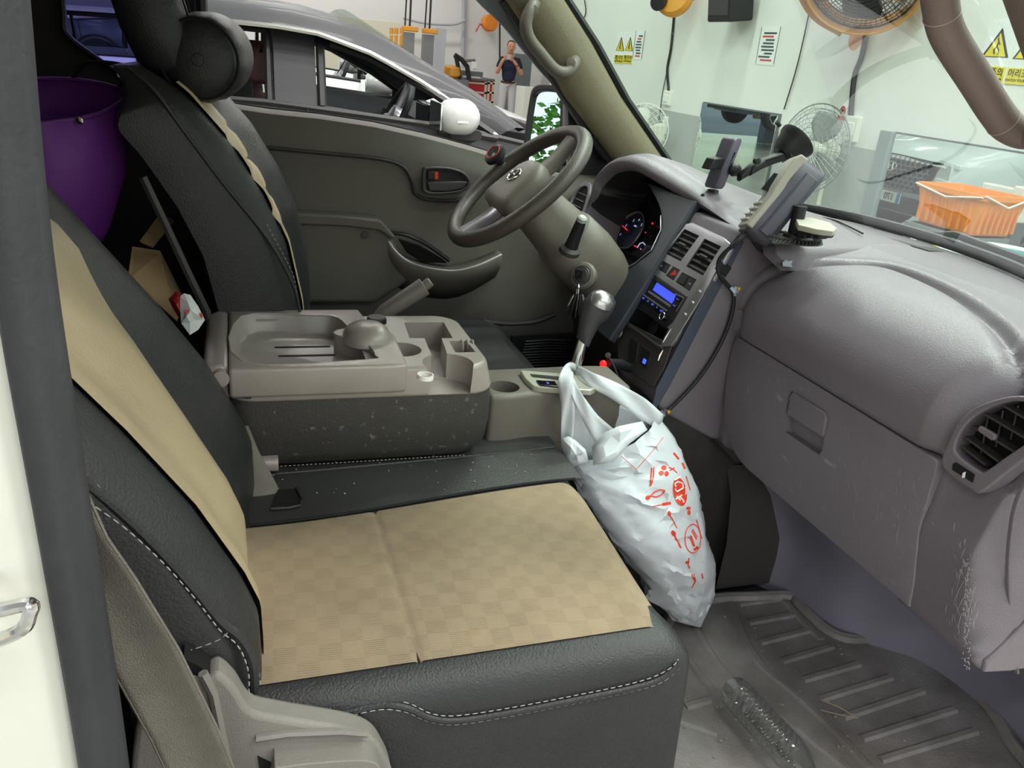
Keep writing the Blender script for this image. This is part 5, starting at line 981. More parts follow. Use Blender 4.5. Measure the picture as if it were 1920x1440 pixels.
# passenger side vent with rounded housing, slats, thumbwheel
VPn = V((-.97, -.14, .10)).normalized(); VP = (P(1850, 830, X=1.005), VPn)
vo = [(p.x, p.y) for p in opl([(1774, 868), (1786, 830), (1808, 788), (1850, 758), (1920, 742), (2000, 760), (2010, 800), (1960, 840), (1905, 880), (1850, 922), (1830, 918), (1790, 890)], 5)]
vi = [(p.x, p.y) for p in opl([(1800, 842), (1810, 812), (1832, 785), (1868, 764), (1915, 752), (1970, 765), (1975, 790), (1940, 825), (1895, 856), (1858, 882), (1845, 882), (1815, 862)], 5)]
hs_ = G().ringplate([P(x, y, pl=VP) for x, y in vo], [P(x, y, pl=VP) for x, y in vi], VPn, -.03, .012).build('side_vent', m_dash, da, 50, bevel=.006)
G().slab(vi, VP, -.028, -.024).build('vent_throat', m_groove, hs_, 0)
for k in range(5):
    a, b = [((1806, 838), (1850, 872)), ((1812, 820), (1875, 866)), ((1826, 800), (1905, 848)), ((1850, 778), (1935, 828)), ((1885, 762), (1960, 806))][k]
    G().loft([[P(x, y, pl=VP)+VPn*d+V((0, 0, z)) for d, z in ((-.018, -.002), (.004, -.001), (.004, .002), (-.018, .002))] for x, y in (a, b)]).build('vent_slat', m_dash_dark, hs_, 0)
G().slab([(1843, 800), (1848, 798), (1876, 815), (1875, 824), (1868, 826), (1842, 808)], VP, .004, .012).build('vent_tab', m_dash, hs_, 0, bevel=.002)
for k in range(4): p = (1822+k*28, 806-k*10); G().tube([P(p[0]+18, p[1]-26, pl=VP)-VPn*.016, P(p[0]+4, p[1]+46-k*4, pl=VP)-VPn*.016], .0016, 5).build('cross_vane', m_dash_dark, hs_, 0)
G().slab([(1797, 870), (1803, 866), (1838, 889), (1834, 904), (1796, 880)], VP, .012, .0135).build('thumbwheel_slot', m_groove, hs_, 0); G().slab([(1818, 886), (1822, 884), (1820, 895), (1816, 895)], VP, .0135, .016).build('thumbwheel_mark', m_paper, hs_, 0)
# ---------------- centre stack block
SN = V((-.934, 0, .357)).normalized(); SPt = P(1288, 419, Y=.225); SPL = (SPt, SN)
_ = 0; cb = G().prism([(.968, 1.262), (.957, 1.236), (.842, .925), (.840, .885), (.855, .866), (.99, .795), (1.12, .78), (1.12, 1.262)], lambda a, b, d: V((a, d, b)), .030, .236).build('stack_block', m_dash, da, 40, bevel=.010, seg=4)
G().prism([(.955, 1.255), (.942, 1.235), (.829, .925), (.826, .885), (.835, .875), (.86, .93), (.972, 1.24)], lambda a, b, d: V((a, d, b)), .0275, .0325).build('stack_side_strip', mat('blue_black_plastic', (66, 70, 84), .4, bump=.2, bscale=400), da, 40, bevel=.0015)
# silver bezel, cut out for two vents, five switches, radio and tray
bzl = [(1282, 432), (1290, 421), (1302, 419), (1360, 447), (1372, 458), (1374, 468), (1345, 520), (1300, 590), (1270, 640), (1262, 650), (1240, 652), (1168, 606), (1164, 596), (1180, 570), (1230, 500)]
bz_ = G().slab(bzl, SPL, -.004, .006).build('stack_bezel', m_silver, da, 40, bevel=.002)
def quad(*p): return list(p)
vents_ = [quad((1287, 431), (1315, 444), (1280, 492), (1251, 477)), quad((1325, 449), (1356, 464), (1322, 519), (1290, 501))]
sws = [quad((1243, 489), (1253, 494), (1242, 509), (1231, 503)), quad((1253, 494), (1262, 499), (1252, 515), (1242, 509)), quad((1266, 501), (1279, 508), (1267, 528), (1252, 518)), quad((1283, 512), (1295, 517), (1284, 537), (1270, 530)), quad((1295, 517), (1310, 526), (1297, 548), (1284, 540))]
rad_ = quad((1224, 512), (1294, 558), (1266, 606), (1252, 618), (1192, 572))
pkt = quad((1192, 574), (1258, 618), (1242, 650), (1174, 606))
for q in vents_+[quad((1243, 489), (1262, 499), (1252, 515), (1231, 503)), sws[2], quad((1283, 512), (1310, 526), (1297, 548), (1270, 530)), rad_, pkt]:
    cut(bz_, G().slab(q, SPL, -.03, .03), 40)
G().slab([(1280, 428), (1360, 463), (1322, 524), (1246, 480)], SPL, -.003, .0005).build('stack_backing', m_groove, da, 0)
for q in vents_:
    A, B, C, D = [P(x, y, pl=SPL) for x, y in q]
    fr_ = G().ringplate([A, B, C, D], [p.lerp((A+C)/2, .06) for p in (A, B, C, D)], SN, -.002, .004).build('centre_vent', m_black, da, 0, bevel=.001)
    for k in range(5):
        f = (k+.6)/5.2; a = A.lerp(D, f); b = B.lerp(C, f); up = (A-D).normalized()
        G().loft([[p+SN*d+up*z for d, z in ((.000, .0), (.004, -.004), (.0045, -.003), (.001, .002))] for p in (a, b)]).build('vent_slat', m_dash_dark, fr_, 0)
    m_ = (A+B+C+D)/4; G().box(m_+SN*.006, (.006, .030, .008), 0, -.37).build('vent_tab', m_dash_dark, fr_, 0, bevel=.002)
m_sw = mat('switch_black', (46, 46, 50), .4, bump=.2, bscale=500)
for i, q in enumerate(sws):
    cx_ = sum(p[0] for p in q)/4; cy_ = sum(p[1] for p in q)/4; qq = [(cx_+(x-cx_)*.90, cy_+(y-cy_)*.90) for x, y in q]
    o = G().slab(qq, SPL, -.004, .0045).build('switch_button', m_sw, da, 40, bevel=.0012)
    if i == 2: G().slab([(cx_+4, cy_-7), (cx_+5, cy_+4), (cx_-7, cy_+4)], SPL, .0045, .0055).build('hazard_triangle', mat('hazard_red', (226, 50, 40), .4), o, 0)
    if i in (0, 4): G().slab([(cx_-2, cy_-1.5), (cx_+3, cy_+.5), (cx_+1.5, cy_+3), (cx_-3, cy_+1)], SPL, .0045, .005).build('symbol', mat('blue_symbol', (150, 146, 190), .5), o, 0)
# radio
ra = G().slab(rad_, SPL, -.006, .0075).build('radio', mat('radio_black', (38, 39, 44), .35), da, 40, bevel=.0015)
m_scr = mat('blue_display', (70, 80, 240), .3, emit=(66, 88, 255), es=1.0)
cut(ra, G().slab([(1231, 526), (1274, 555), (1263, 577), (1222, 547)], SPL, .0045, .02), 40)
G().slab([(1235, 531), (1272, 556), (1263, 571), (1227, 545)], SPL, .0045, .0052).build('display', m_scr, ra, 0)
G().slab([(1222, 547), (1263, 575), (1261, 578), (1220, 550)], SPL, .005, .009).build('display_lip', m_silver, ra, 0)
m_bl = mat('blue_lit_key', (76, 84, 190), .4, emit=(80, 90, 230), es=.5)
for q in ([(1221, 518), (1228, 522), (1224, 529), (1217, 525)], [(1216, 528), (1223, 532), (1219, 539), (1212, 535)], [(1274, 556), (1284, 562), (1280, 570), (1270, 564)], [(1268, 568), (1278, 574), (1274, 582), (1264, 576)]):
    k = G().slab(q, SPL, .007, .0095).build('radio_key', m_gloss, ra, 0, bevel=.0006); cx_ = sum(p[0] for p in q)/4; cy_ = sum(p[1] for p in q)/4; G().slab([(cx_-2, cy_-1.4), (cx_+2.4, cy_+1), (cx_+1, cy_+2.6), (cx_-3, cy_)], SPL, .0095, .0102).build('key_symbol', m_bl, k, 0)
G().tube([P(1271, 553, pl=SPL)+SN*.0085, P(1288, 561, pl=SPL)+SN*.0085, P(1273, 587, pl=SPL)+SN*.0085], .0009, 5).build('key_surround', m_silver, ra); G().tube([P(1224, 516, pl=SPL)+SN*.0085, P(1209, 540, pl=SPL)+SN*.0085, P(1215, 543, pl=SPL)+SN*.0085], .0009, 5).build('key_surround', m_silver, ra)
kb = G().slab([(1210, 553), (1257, 586), (1253, 597), (1204, 562)], SPL, .007, .012).build('preset_bar', m_gloss, ra, 0, bevel=.002)
G().slab([(1211, 552), (1259, 585), (1257.5, 587.5), (1210, 554.5)], SPL, .011, .0128).build('preset_trim', m_silver, ra, 0)
for k, w in enumerate((4, 2, 4, 1.5, 6)):
    cx_ = 1215+k*8.6; cy_ = 566-4+k*5.9; G().slab([(cx_-w/2, cy_-2), (cx_+w/2, cy_-2+w*.35), (cx_+w/2-1.5, cy_+2+w*.2), (cx_-w/2-1.5, cy_+1.5)], SPL, .012, .0126).build('preset_symbol', m_bl, kb, 0)
for x, y in ((1199, 553), (1255, 598)):
    q = P(x, y, pl=SPL)+SN*.012; G().lathe([(0, .010), (.0075, .009), (.0085, .006), (.0085, -.006), (0, -.006)], q, SN, 20).build('dial', m_gloss, ra); G().tube([q+SN*.0085+(basis(SN)[0]*math.cos(i/20*6.283)+basis(SN)[1]*math.sin(i/20*6.283))*.0083 for i in range(20)], .0012, 6, closed=True).build('dial_ring', m_chrome, ra)
# open tray under the radio
pw_ = [P(x, y, pl=SPL) for x, y in pkt]; inn = [p-SN*.07 for p in pw_]
cut(cb, G().add(pw_+inn, []) and G().loft([[p+SN*.02 for p in pw_], inn]), 40)
G().loft([pw_, inn], True, False).add([inn[0], inn[1], inn[2], inn[3]], [(0, 1, 2, 3)]).build('storage_tray', m_black, da, 40, recalc=False)
lp = [(1158, 622), (1170, 600), (1262, 648), (1248, 690), (1228, 724), (1222, 726), (1162, 680)]
lp_ = G().slab(lp, SPL, .0, .004).build('lower_panel', m_dash_dark, da, 40, bevel=.002)
G().tube([P(x, y, pl=SPL)+SN*.006 for x, y in ((1176, 600), (1185, 612), (1240, 652), (1246, 655))], .003, 6).build('panel_rib', m_dash_dark, da)
for q, nm in (([(1186, 634), (1201, 644), (1197, 682), (1183, 672)], 0), ([(1206, 647), (1226, 662), (1218, 692), (1203, 682)], 1)):
    o = G().slab(q, SPL, .004, .007).build('socket_panel', m_black, da, 0, bevel=.0015)
G().slab([(1213, 674), (1217, 677), (1214, 685), (1210, 682)], SPL, .007, .009).build('blue_light', mat('blue_small_light', (80, 100, 250), .4, emit=(60, 90, 255), es=1.5), o, 0)
ri = P(1169, 628, pl=SPL)+SN*.012; a_, b_, _ = basis(SN); G().tube([ri+a_*.009*math.cos(i/20*6.283)+b_*.011*math.sin(i/20*6.283) for i in range(20)], .0018, 6, closed=True).build('plug_ring', m_console, da)
for pts in ([(1262, 618), (1252, 634), (1247, 644)], [(1247, 658), (1241, 668), (1238, 678)]): G().tube([P(x, y, pl=SPL)+SN*.006 for x, y in pts], [.0015, .0035, .0012], 8).build('silver_insert', m_chrome, da)
hv = G().tube([P(x, y, pl=(SPt+V((0, -.19, 0)), V((0, -1, 0)))) for x, y in ((1356, 500), (1330, 545), (1282, 620))], .003, 6, flat=.5).build('slider_strip', m_black, da)
for x, y in ((1317, 548), (1304, 569), (1290, 591)): G().box(P(x, y, pl=SPL)+SN*.007, (.003, .006, .003)).build('slider_mark', m_paper, hv, 0)
# ---------------- driver fascia with the gauge cavity
FS = lambda z: .95-.51*(1.245-z)
FN = V((-.891, 0, .454)).normalized(); FPL = (V((.95, .3, 1.245)), FN)
fo_ = [V((FS(z), y, z)) for z, y in ((1.285, .235), (1.04, .235), (.96, .235), (.96, .40), (1.01, .50), (1.06, .60), (1.10, .685), (1.285, .685))]
fa = G().plate(fo_, FN, -.02, .0).build('driver_fascia', mat('fascia_black', (58, 61, 70), .42, bump=.25, bscale=400), da, 40, bevel=.004)
co = [(p.x, p.y) for p in opl([(1103, 440), (1106, 370), (1120, 335), (1160, 318), (1205, 335), (1232, 375), (1241, 405), (1240, 432), (1222, 470), (1192, 494), (1168, 506), (1135, 482)], 4)]
cut(fa, G().slab(co, FPL, -.08, .05), 40)
ci = [P(x, y, pl=FPL) for x, y in co]; cc = sum(ci, V())/len(ci); cb_ = [cc+(p-cc)*.90-FN*.060+V((.0, -.004, -.004)) for p in ci]
gc = G().loft([[p+FN*.002 for p in ci], [p-FN*.012 for p in ci], cb_], True, False).build('gauge_hood_wall', m_black, da, 50, recalc=False)
GP = (cc-FN*.056, FN); gp_ = G().add(cb_, [tuple(range(len(cb_)))]).build('gauge_panel', m_gloss, da, 0)
G().tube([P(x, y, pl=FPL)+FN*.002 for x, y in ((1240, 405), (1240, 432), (1222, 470), (1192, 494), (1166, 508), (1150, 498))], .0013, 6).build('gauge_edge', m_silver, da)
m_bez = mat('gauge_ring', (150, 146, 150), .35, .6); m_dial = mat('gauge_print', (215, 220, 255), .5, emit=(200, 208, 255), es=.5); m_ndl = mat('gauge_red', (230, 40, 50), .5, emit=(240, 40, 50), es=.8)
def gc_(x, y): return P(x, y, pl=GP)+FN*.003
el_ = [gc_(x, y) for x, y in [(p.x, p.y) for p in opl([(1156, 448), (1162, 428), (1178, 408), (1198, 399), (1208, 407), (1208, 425), (1198, 446), (1182, 464), (1172, 466), (1160, 464)], 5)]]
G().tube(el_, .0035, 8, closed=True, flat=.5).build('dial_ring', m_bez, gp_); G().add([p-FN*.001 for p in el_], [tuple(range(len(el_)))]).build('dial_face', mat('dial_dark', (22, 24, 52), .4), gp_, 0)
gm = frame(gc_(1186, 430)+FN*.001, (0, -1, 0), (-.45, 0, -.89)); gm = frame(gc_(1186, 430)+FN*.001, (0, -1, 0), (.454, 0, .891))
for s_, (x, y) in (('1', (1165, 441)), ('2', (1176, 424)), ('3', (1190, 415)), ('4', (1200, 414)), ('5', (1205, 423)), ('x1000', (1193, 425))):
    mm_ = gm.copy(); mm_.translation = gc_(x, y)+FN*.001; text(G(), s_, .010 if len(s_) == 1 else .006, mm_, m_dial, gp_, 'numeral', .0003)
nd = G(); nd.tube([gc_(1182, 436)+FN*.003, gc_(1170, 425)+FN*.003], [.0022, .0012], 6); nd.build('needle', m_ndl, gp_); G().lathe([(0, .006), (.006, .005), (.007, 0), (0, 0)], gc_(1182, 436), FN, 16).build('needle_hub', m_black, gp_)
fg = G(); fg.tube([gc_(x, y)+FN*.001 for x, y in ((1197, 466), (1202, 458), (1208, 456), (1212, 461))], .0013, 6); fg.build('fuel_arc', m_dial, gp_); G().tube([gc_(1196, 464)+FN*.002, gc_(1191, 462)+FN*.002], [.002, .001], 6).build('fuel_needle', m_ndl, gp_)
for x, y, s_ in ((1225, 420, .004), (1212, 437, .0025), (1203, 468, .002)): G().box(gc_(x, y), (.002, s_*1.6, s_)).build('warning_light', m_ndl if y < 450 else m_dial, gp_, 0)
for x, y in ((1142, 448), (1176, 473)): q = gc_(x+6, y+4); G().tube([q, q+FN*.02+V((0, 0, .002))], .002, 6).build('reset_stalk', m_black, gp_)
vz = G(); vz.slab([(1098, 462), (1128, 472), (1168, 508), (1150, 532), (1120, 505), (1098, 490)], FPL, .0, .014).build('lower_visor', m_dash_dark, da, 50, bevel=.006)
# left corner vent
lv_ = [(p.x, p.y) for p in opl([(1066, 408), (1072, 378), (1090, 350), (1108, 344), (1110, 360), (1098, 400), (1086, 422), (1072, 420)], 4)]
LP = (P(1085, 385, Y=.632), FN); G().slab(lv_, LP, -.2, -.001).build('vent_duct', m_dash, da, 50); li = [(1088+(x-1088)*.78, 384+(y-384)*.80) for x, y in lv_]
lo2 = G().ringplate([P(x, y, pl=LP) for x, y in lv_], [P(x, y, pl=LP) for x, y in li], FN, 0, .008).build('corner_vent', m_dash, da, 50, bevel=.002); G().slab(li, LP, .0005, .0015).build('vent_throat', m_groove, lo2, 0)
for k in range(5): y = 364+k*11; x = 1100-k*6.5; G().tube([P(x-13+k, y-2, pl=LP)+FN*.003, P(x+3, y+5, pl=LP)+FN*.003], .0022, 5, flat=.6).build('vent_slat', m_dash, lo2)
# brow over gauges and stack, rolling into the dash top
br_ = [P(1424, 455, Y=-.012), P(1400, 441, Y=.03), P(1350, 405, Y=.14), P(1300, 370, Y=.25), P(1240, 333, Y=.36), P(1185, 303, Y=.455), P(1150, 303, Y=.52), P(1128, 318, Y=.555), P(1112, 342, Y=.575), P(1105, 380, Y=.585), P(1100, 420, Y=.59)]
bq = crv(br_, 6); R = []
for i, p in enumerate(bq):
    f = i/(len(bq)-1); e = smooth(.72, .94, f); up = V((0, e, 1-e)).normalized()*smooth(.0, .42, f); fw = V((1, 0, 0))
    wb = WX(p.y, 1.25)-.01; L = wb-p.x; zt = 1.252; dz = zt-p.z
    R.append([p+fw*.030-up*(.026-.020*e), p+fw*.010-up*(.020-.016*e), p-up*.004, p+up*.004+fw*.004, p+up*.010+fw*.014, p+up*.013+fw*.026, p+up*.012+fw*.032, p+up*.017+fw*.040, p+up*(.019)+fw*.06,
              V((p.x+L*.35, p.y+e*.008, p.z+.016*(1-e)*smooth(.1, .45, f)+dz*.15*(1-e)-e*.02)), V((p.x+L*.7, p.y+e*.015, p.z+.008*(1-e)*smooth(.1, .45, f)+dz*.6*(1-e)-e*.03)), V((wb, p.y+e*.02, zt-e*.02)), V((wb+.05, p.y+e*.02, zt-.03))])
R = [[p+V((.045, -.024, -.05)) for p in R[0]], [p+V((0, -.020, -.018)) for p in R[0]], [p+V((0, -.015, -.007)) for p in R[0]], [p+V((0, -.007, -.0015)) for p in R[0]]]+R
G().loft(R, False, False).build('dash_top', m_dash, da, 75)
BU = []
for i, p in enumerate(bq):
    e = smooth(.72, .94, i/(len(bq)-1)); up = V((0, e, 1-e)).normalized(); BU.append([p+V((.004, 0, 0))-up*.0045, p+V((.03, 0, 0))-up*(.029-.020*e), p+V((.09, 0, 0))-up*(.045-.034*e), p+V((.20, 0, 0))-up*(.05-.036*e)])
G().loft(BU, False, False).build('brow_underside', m_black, da, 60)
G().loft([[V((WX(.05+.66*k/8, 1.25)-.01, .05+.66*k/8, 1.235)), V((1.12, .05+.66*k/8, 1.18)), V((1.12, .05+.66*k/8, .80))] for k in range(9)], False, False).build('dash_inner', m_black, da, 0)
# lower trim on the driver side and under the stack
G().prism([(.93, .60), (.90, .92), (.92, 1.0), (1.1, 1.05), (1.2, .6)], lambda a, b, d: V((a, d, b)), .24, .70).build('knee_panel', m_dash_dark, da, 50, bevel=.02)
G().prism([(.875, .84), (.86, .88), (.90, .93), (1.15, .93), (1.20, .55), (1.02, .48), (.95, .55)], lambda a, b, d: V((a, d, b)), .05, .245).build('tunnel_cover', m_dash_dark, da, 50, bevel=.015)
# screw stubs on the dash top and defroster
for x, y in ((1592, 457), (1601, 455)): G().box(P(x, y, Z=1.249), (.004, .012, .001)).build('dash_slit', m_groove, da, 0)
df = G().box((WX(.0, 1.25)-.05, .02, 1.246), (.05, .16, .010), .12, .1); df.build('defroster_grille', m_dash_dark, da, 0, bevel=.004)
# ================================================================ steering wheel and column
WC = V((.600, .38, 1.279)); WU = V((.740, 0, .673)).normalized(); WY = V((0, 1, 0)); WN = WU.cross(WY)*1; WN = V((-.673, 0, .740))
sw = T('steering_wheel', 'brown black two spoke steering wheel with silver oval badge', 'steering wheel', WC)
wp_ = lambda u, y, n=0: WC+WU*u+WY*y+WN*n
G().tube([wp_(.176*math.cos(i/64*6.283), .176*math.sin(i/64*6.283)) for i in range(64)], .0175, 14, closed=True).build('rim', mat('wheel_leather', (74, 68, 62), .38, bump=.4, bscale=330), sw, 180)
m_wh = mat('wheel_plastic', (104, 98, 90), .45, bump=.3, bscale=420)
hubo = [(p.x, p.y) for p in opl([(.062, 0), (.058, .035), (.030, .062), (-.02, .070), (-.058, .066), (-.064, 0), (-.058, -.066), (-.02, -.070), (.030, -.062), (.058, -.035)], 4)]
G().loft([[wp_(u*k*1.12, y*k*1.12, n) for u, y in hubo] for n, k in ((-.045, .8), (-.025, .98), (-.008, 1.02), (.006, 1.0), (.016, .90), (.021, .7), (.023, .35))]).build('horn_pad', m_wh, sw, 60)
band = G(); band.loft([[wp_(u, y, n) for u, n in ((-.055, .004), (-.068, .002), (-.072, -.020), (-.060, -.028))] for y in [-.068+.0136*i for i in range(11)]]); band.build('pad_band', m_dash_dark, sw, 60)
for s, wd in ((1, .036), (-1, .030)):
    G().loft([[wp_(s*u, y*w, n+dn) for y, dn in ((-1, -.006), (-.6, .008), (.6, .008), (1, -.006), (.6, -.014), (-.6, -.014))] for u, w, n in ((.05, wd*1.25, -.010), (.09, wd, -.012), (.13, wd*.9, -.006), (.168, wd*1.2, 0))]).build('spoke', m_wh if s > 0 else m_silver, sw, 60)
em = G(); EO = wp_(.008, 0, .0245); em.tube([EO+WU*.017*math.sin(a)+WY*.024*math.cos(a)*1 for a in [i/28*6.283 for i in range(28)]], .0022, 8, closed=True)
for k in (-1, 1): em.tube([EO+WU*-.0125-WY*k*.010-WY*.005, EO+WU*.0125-WY*k*.010+WY*.005], .0026, 8)
em.tube([EO-WY*.011+WU*-.002, EO+WY*.011+WU*.002], .0024, 8); em.build('badge', m_chrome, sw)
for u, y in ((.022, -.048), (.022, .048), (-.03, -.052), (-.03, .052)): G().tube([wp_(u, y-.004, .019), wp_(u, y+.003, .019), wp_(u+.004, y+.003, .019)], .0012, 5).build('horn_mark', m_groove, sw)
kn = T('spinner_knob', 'black spinner knob with a thin red ring clamped on the wheel rim', 'knob', P(932, 318, Y=.50)); kc = wp_(.055, .176, 0); kd = (WN+V((-.2, -.35, .1))).normalized()
kc = wp_(.176*math.cos(1.42), .176*math.sin(1.42)); G().lathe([(0, .050), (.020, .050), (.027, .045), (.028, .036), (.020, .028), (.012, .022), (.012, .012), (0, .012)], kc, kd, 28).build('knob', m_black, kn, 40)
a_, b_, _ = basis(kd); G().tube([kc+kd*.0505+(a_*math.cos(i/28*6.283)+b_*math.sin(i/28*6.283))*.018 for i in range(28)], .0010, 6, closed=True).build('red_ring', m_printr, kn); G().lathe([(0, .001), (.014, 0), (0, -.001)], kc+kd*.0505, kd, 20).build('face_plate', m_gloss, kn); G().lathe([(0, .014), (.014, .014), (.014, -.01), (0, -.01)], kc, kd, 16).build('clamp', m_silver, kn)
# column shroud with ignition lock and stalk
cl = T('steering_column', 'grey plastic steering column cover with ignition lock and black stalk', 'column', (.8, .38, 1.05)); CA = V((.76, 0, -.65)).normalized()
co_ = WC+WN*-.035; cu_ = CA.cross(WY).normalized(); cu_ = cu_ if cu_.z > 0 else -cu_
cs_ = lambda t, w, h: [co_+CA*t+WY*(x*w)+cu_*(y*h) for x, y in rrect(2, 2, .75, 5)]
G().loft([cs_(.0, .05, .045), cs_(.015, .060, .055), cs_(.10, .066, .064), cs_(.13, .068, .068)]).build('upper_shroud', m_wh, cl, 60)
G().loft([cs_(.128, .064, .066), cs_(.134, .072, .074), cs_(.20, .076, .078), cs_(.26, .072, .072), cs_(.34, .055, .05)]).build('lower_shroud', m_hgrey, cl, 60)
IG = P(1091, 516, Y=.285); IN = V((-.72, -.62, .32)).normalized()
G().lathe([(.020, -.035), (.030, -.02), (.032, -.006), (.028, .0), (.022, .002), (.021, -.006), (0, -.006)], IG, IN, 28).build('lock_collar', m_hgrey, cl); lc = G().lathe([(0, .004), (.014, .004), (.0175, .001), (.0185, -.004), (0, -.004)], IG, IN, 24).build('lock_cylinder', m_dash_dark, cl)
a_, b_, _ = basis(IN); G().tube([IG+IN*.002+(a_*math.cos(i/24*6.283)+b_*math.sin(i/24*6.283))*.0185 for i in range(24)], .0012, 6, closed=True).build('lock_ring', m_steel, lc)
s0 = P(1068, 470, Y=.265); s1 = P(1090, 414, Y=.235)
G().tube([s0, s0.lerp(s1, .25), s0.lerp(s1, .75), s1], [.018, .0145, .0125, .0115], 16).build('stalk', m_black, cl); G().tube([s1, s1.lerp(s0, -.10), s1.lerp(s0, -.14)], [.0115, .0112, .007], 16).build('stalk_tip', mat('grey_tip', (150, 158, 152), .4), cl); G().lathe([(.024, -.004), (.024, .006), (.016, .012)], s0, s1-s0, 20, False).build('stalk_collar', m_dash_dark, cl)
ky = T('key_bunch', 'bunch of keys and small black fobs hanging from the ignition key', 'keys', IG+V((-.02, -.03, -.08)))
kb0 = IG+IN*.006; G().box(kb0+IN*.012, (.006, .018, .020), .7).tube([kb0, kb0+IN*.02], .005, 6).build('ignition_key', m_black, ky)
r0 = kb0+IN*.02; rc0 = P(1083, 545, Y=.262); G().tube([rc0+V((.003*math.cos(a), .012*math.cos(a), .016*math.sin(a))) for a in [i/24*6.283 for i in range(24)]], .0012, 6, closed=True).build('key_ring', m_chrome, ky)
for i, (x0, y0_, x1, y1_, r, m_) in enumerate(((1080, 550, 1068, 592, .006, m_black), (1084, 552, 1074, 600, .007, m_gloss), (1088, 552, 1084, 590, .007, m_black), (1092, 552, 1096, 582, .005, m_silver), (1076, 552, 1064, 575, .003, m_chrome), (1085, 552, 1078, 596, .002, m_chrome))):
    a = P(x0, y0_, Y=.262-.003*i); b = P(x1, y1_, Y=.262-.003*i); G().tube([a, a.lerp(b, .15), a.lerp(b, .9), b], [r*.4, r, r, r*.6], 8, flat=.6).build('key', m_, ky)
# ================================================================ floor, tunnel, footwell
FZ = .40
st(G().bb((.30, -.76, FZ-.06), (1.46, .72, FZ)).build('floor_1', m_carpet, None, 0))
m_fw = mat('footwell_plastic', (122, 118, 134), .38, bump=.15, bscale=350, var=.06)
def fwx(Y): return interp([(-.76, 1.37), (-.55, 1.40), (-.46, 1.41), (-.36, 1.40), (-.28, 1.36), (-.24, 1.27), (-.19, 1.24), (-.12, 1.23), (-.02, 1.215), (.06, 1.12)], Y)
fwp = T('kick_panel', 'smooth dark plastic footwell panel under the glove box', 'panel', (1.2, -.3, FZ))
def fw(u, v):
    Y = .06-.82*u; xb = (fwx(Y-.02)+fwx(Y)+fwx(Y+.02)+fwx(Y-.04)+fwx(Y+.04))/5
    x = xb+(1.10-xb)*smooth(0.15, 1.0, v)*.75+.0; z = FZ+.0+(.86-FZ)*v; return V((x, Y, z))
G().grid(fw, 50, 24).build('panel', m_fw, fwp, 70); G().lathe([(0, .003), (.008, .002), (.009, -.002)], P(1441, 966, X=1.17), (-1, 0, .3), 14).build('clip', m_groove, fwp)
# tunnel side beside the bag
tw = T('engine_tunnel', 'dark carpeted tunnel wall between the seat front and the dashboard', 'tunnel', (.8, .05, FZ)); G().prism([(.50, FZ), (.50, .80), (.62, .88), (.92, .88), (1.00, .80), (1.22, .60), (1.22, FZ)], lambda a, b, d: V((a, d, b)), .035, .30).build('wall', m_carpet, tw, 50, bevel=.03)
G().loft([[V((x, y, z)) for y, z in ((.04, FZ), (-.015, FZ+.02), (-.02, .55), (.0, .66), (.04, .72))] for x in (1.05, 1.14, 1.22)], False, False).build('side_flap', m_dash_dark, tw, 60)
# driver footwell floor with a ribbed foot rest grille
gr = T('speaker_grille', 'black ribbed grille low in the driver footwell behind the gear lever', 'grille', P(1020, 670, Y=.62))
for k in range(12):
    y = 640+k*5.2; x0, x1 = 985-k*1.5, 1072; G().tube([P(x0, y, Y=.60), P((x0+x1)/2, y-3, Y=.60), P(x1, y-1, Y=.60)], .0035, 6, flat=.7).build('rib', m_black, gr)
G().plate([P(x, y, Y=.62) for x, y in ((960, 630), (1090, 625), (1110, 720), (960, 715))], (0, 1, 0), 0, .01).build('back_plate', m_groove, gr, 0)
G().tube(crv([P(905, 602, Y=.66), P(950, 607, Y=.66), P(1000, 604, Y=.66), P(1040, 590, Y=.66)], 5), .006, 6).build('edge_strip', m_dash_dark, gr)
st(G().bb((.30, .715, .4), (1.3, .73, .9)).build('trim_2', m_lining, None, 0))
st(G().bb((1.25, .02, .4), (1.30, .72, 1.0)).build('trim_3', m_lining, None, 0))
# ================================================================ floor mat
MZ = .422
mo_ = [(1235, 1175), (1262, 1135), (1330, 1112), (1400, 1108), (1478, 1106), (1500, 1125), (1545, 1165), (1590, 1186), (1650, 1186), (1718, 1184), (1742, 1200), (1800, 1250), (1855, 1305), (1890, 1350), (1912, 1392), (1960, 1500), (1700, 1640), (1400, 1620), (1200, 1440), (1225, 1300)]
mq = crv([P(x, y, Z=MZ) for x, y in mo_], 4, True); mcn = sum(mq, V())/len(mq)
fm = T('floor_mat', 'dusty black rubber floor mat with raised ribs in the passenger footwell', 'mat', (1.1, -.3, FZ)); m_mat = mat('dusty_rubber', (112, 106, 102), .45, bump=.6, bscale=240, col2=(158, 154, 154), vscale=6, lo=.40, hi=.80)
G().plate([V((p.x, p.y, FZ+.001)) for p in mq], (0, 0, 1), 0, .009).build('sheet', m_mat, fm, 0)
G().tube([V((p.x, p.y, FZ+.014))+(mcn-p).normalized()*.014 for p in mq], .014, 8, closed=True, ref=(0, 0, 1)).build('raised_border', m_mat, fm)
def mrib(pts, w=.011): 
    q = crv([P(x, y, Z=FZ+.01) for x, y in pts], 6) if len(pts) > 2 else [P(x, y, Z=FZ+.01) for x, y in pts]
    return G().tube(q, w, 6, flat=.5, ref=(0, 0, 1)).build('rib', m_mat, fm)
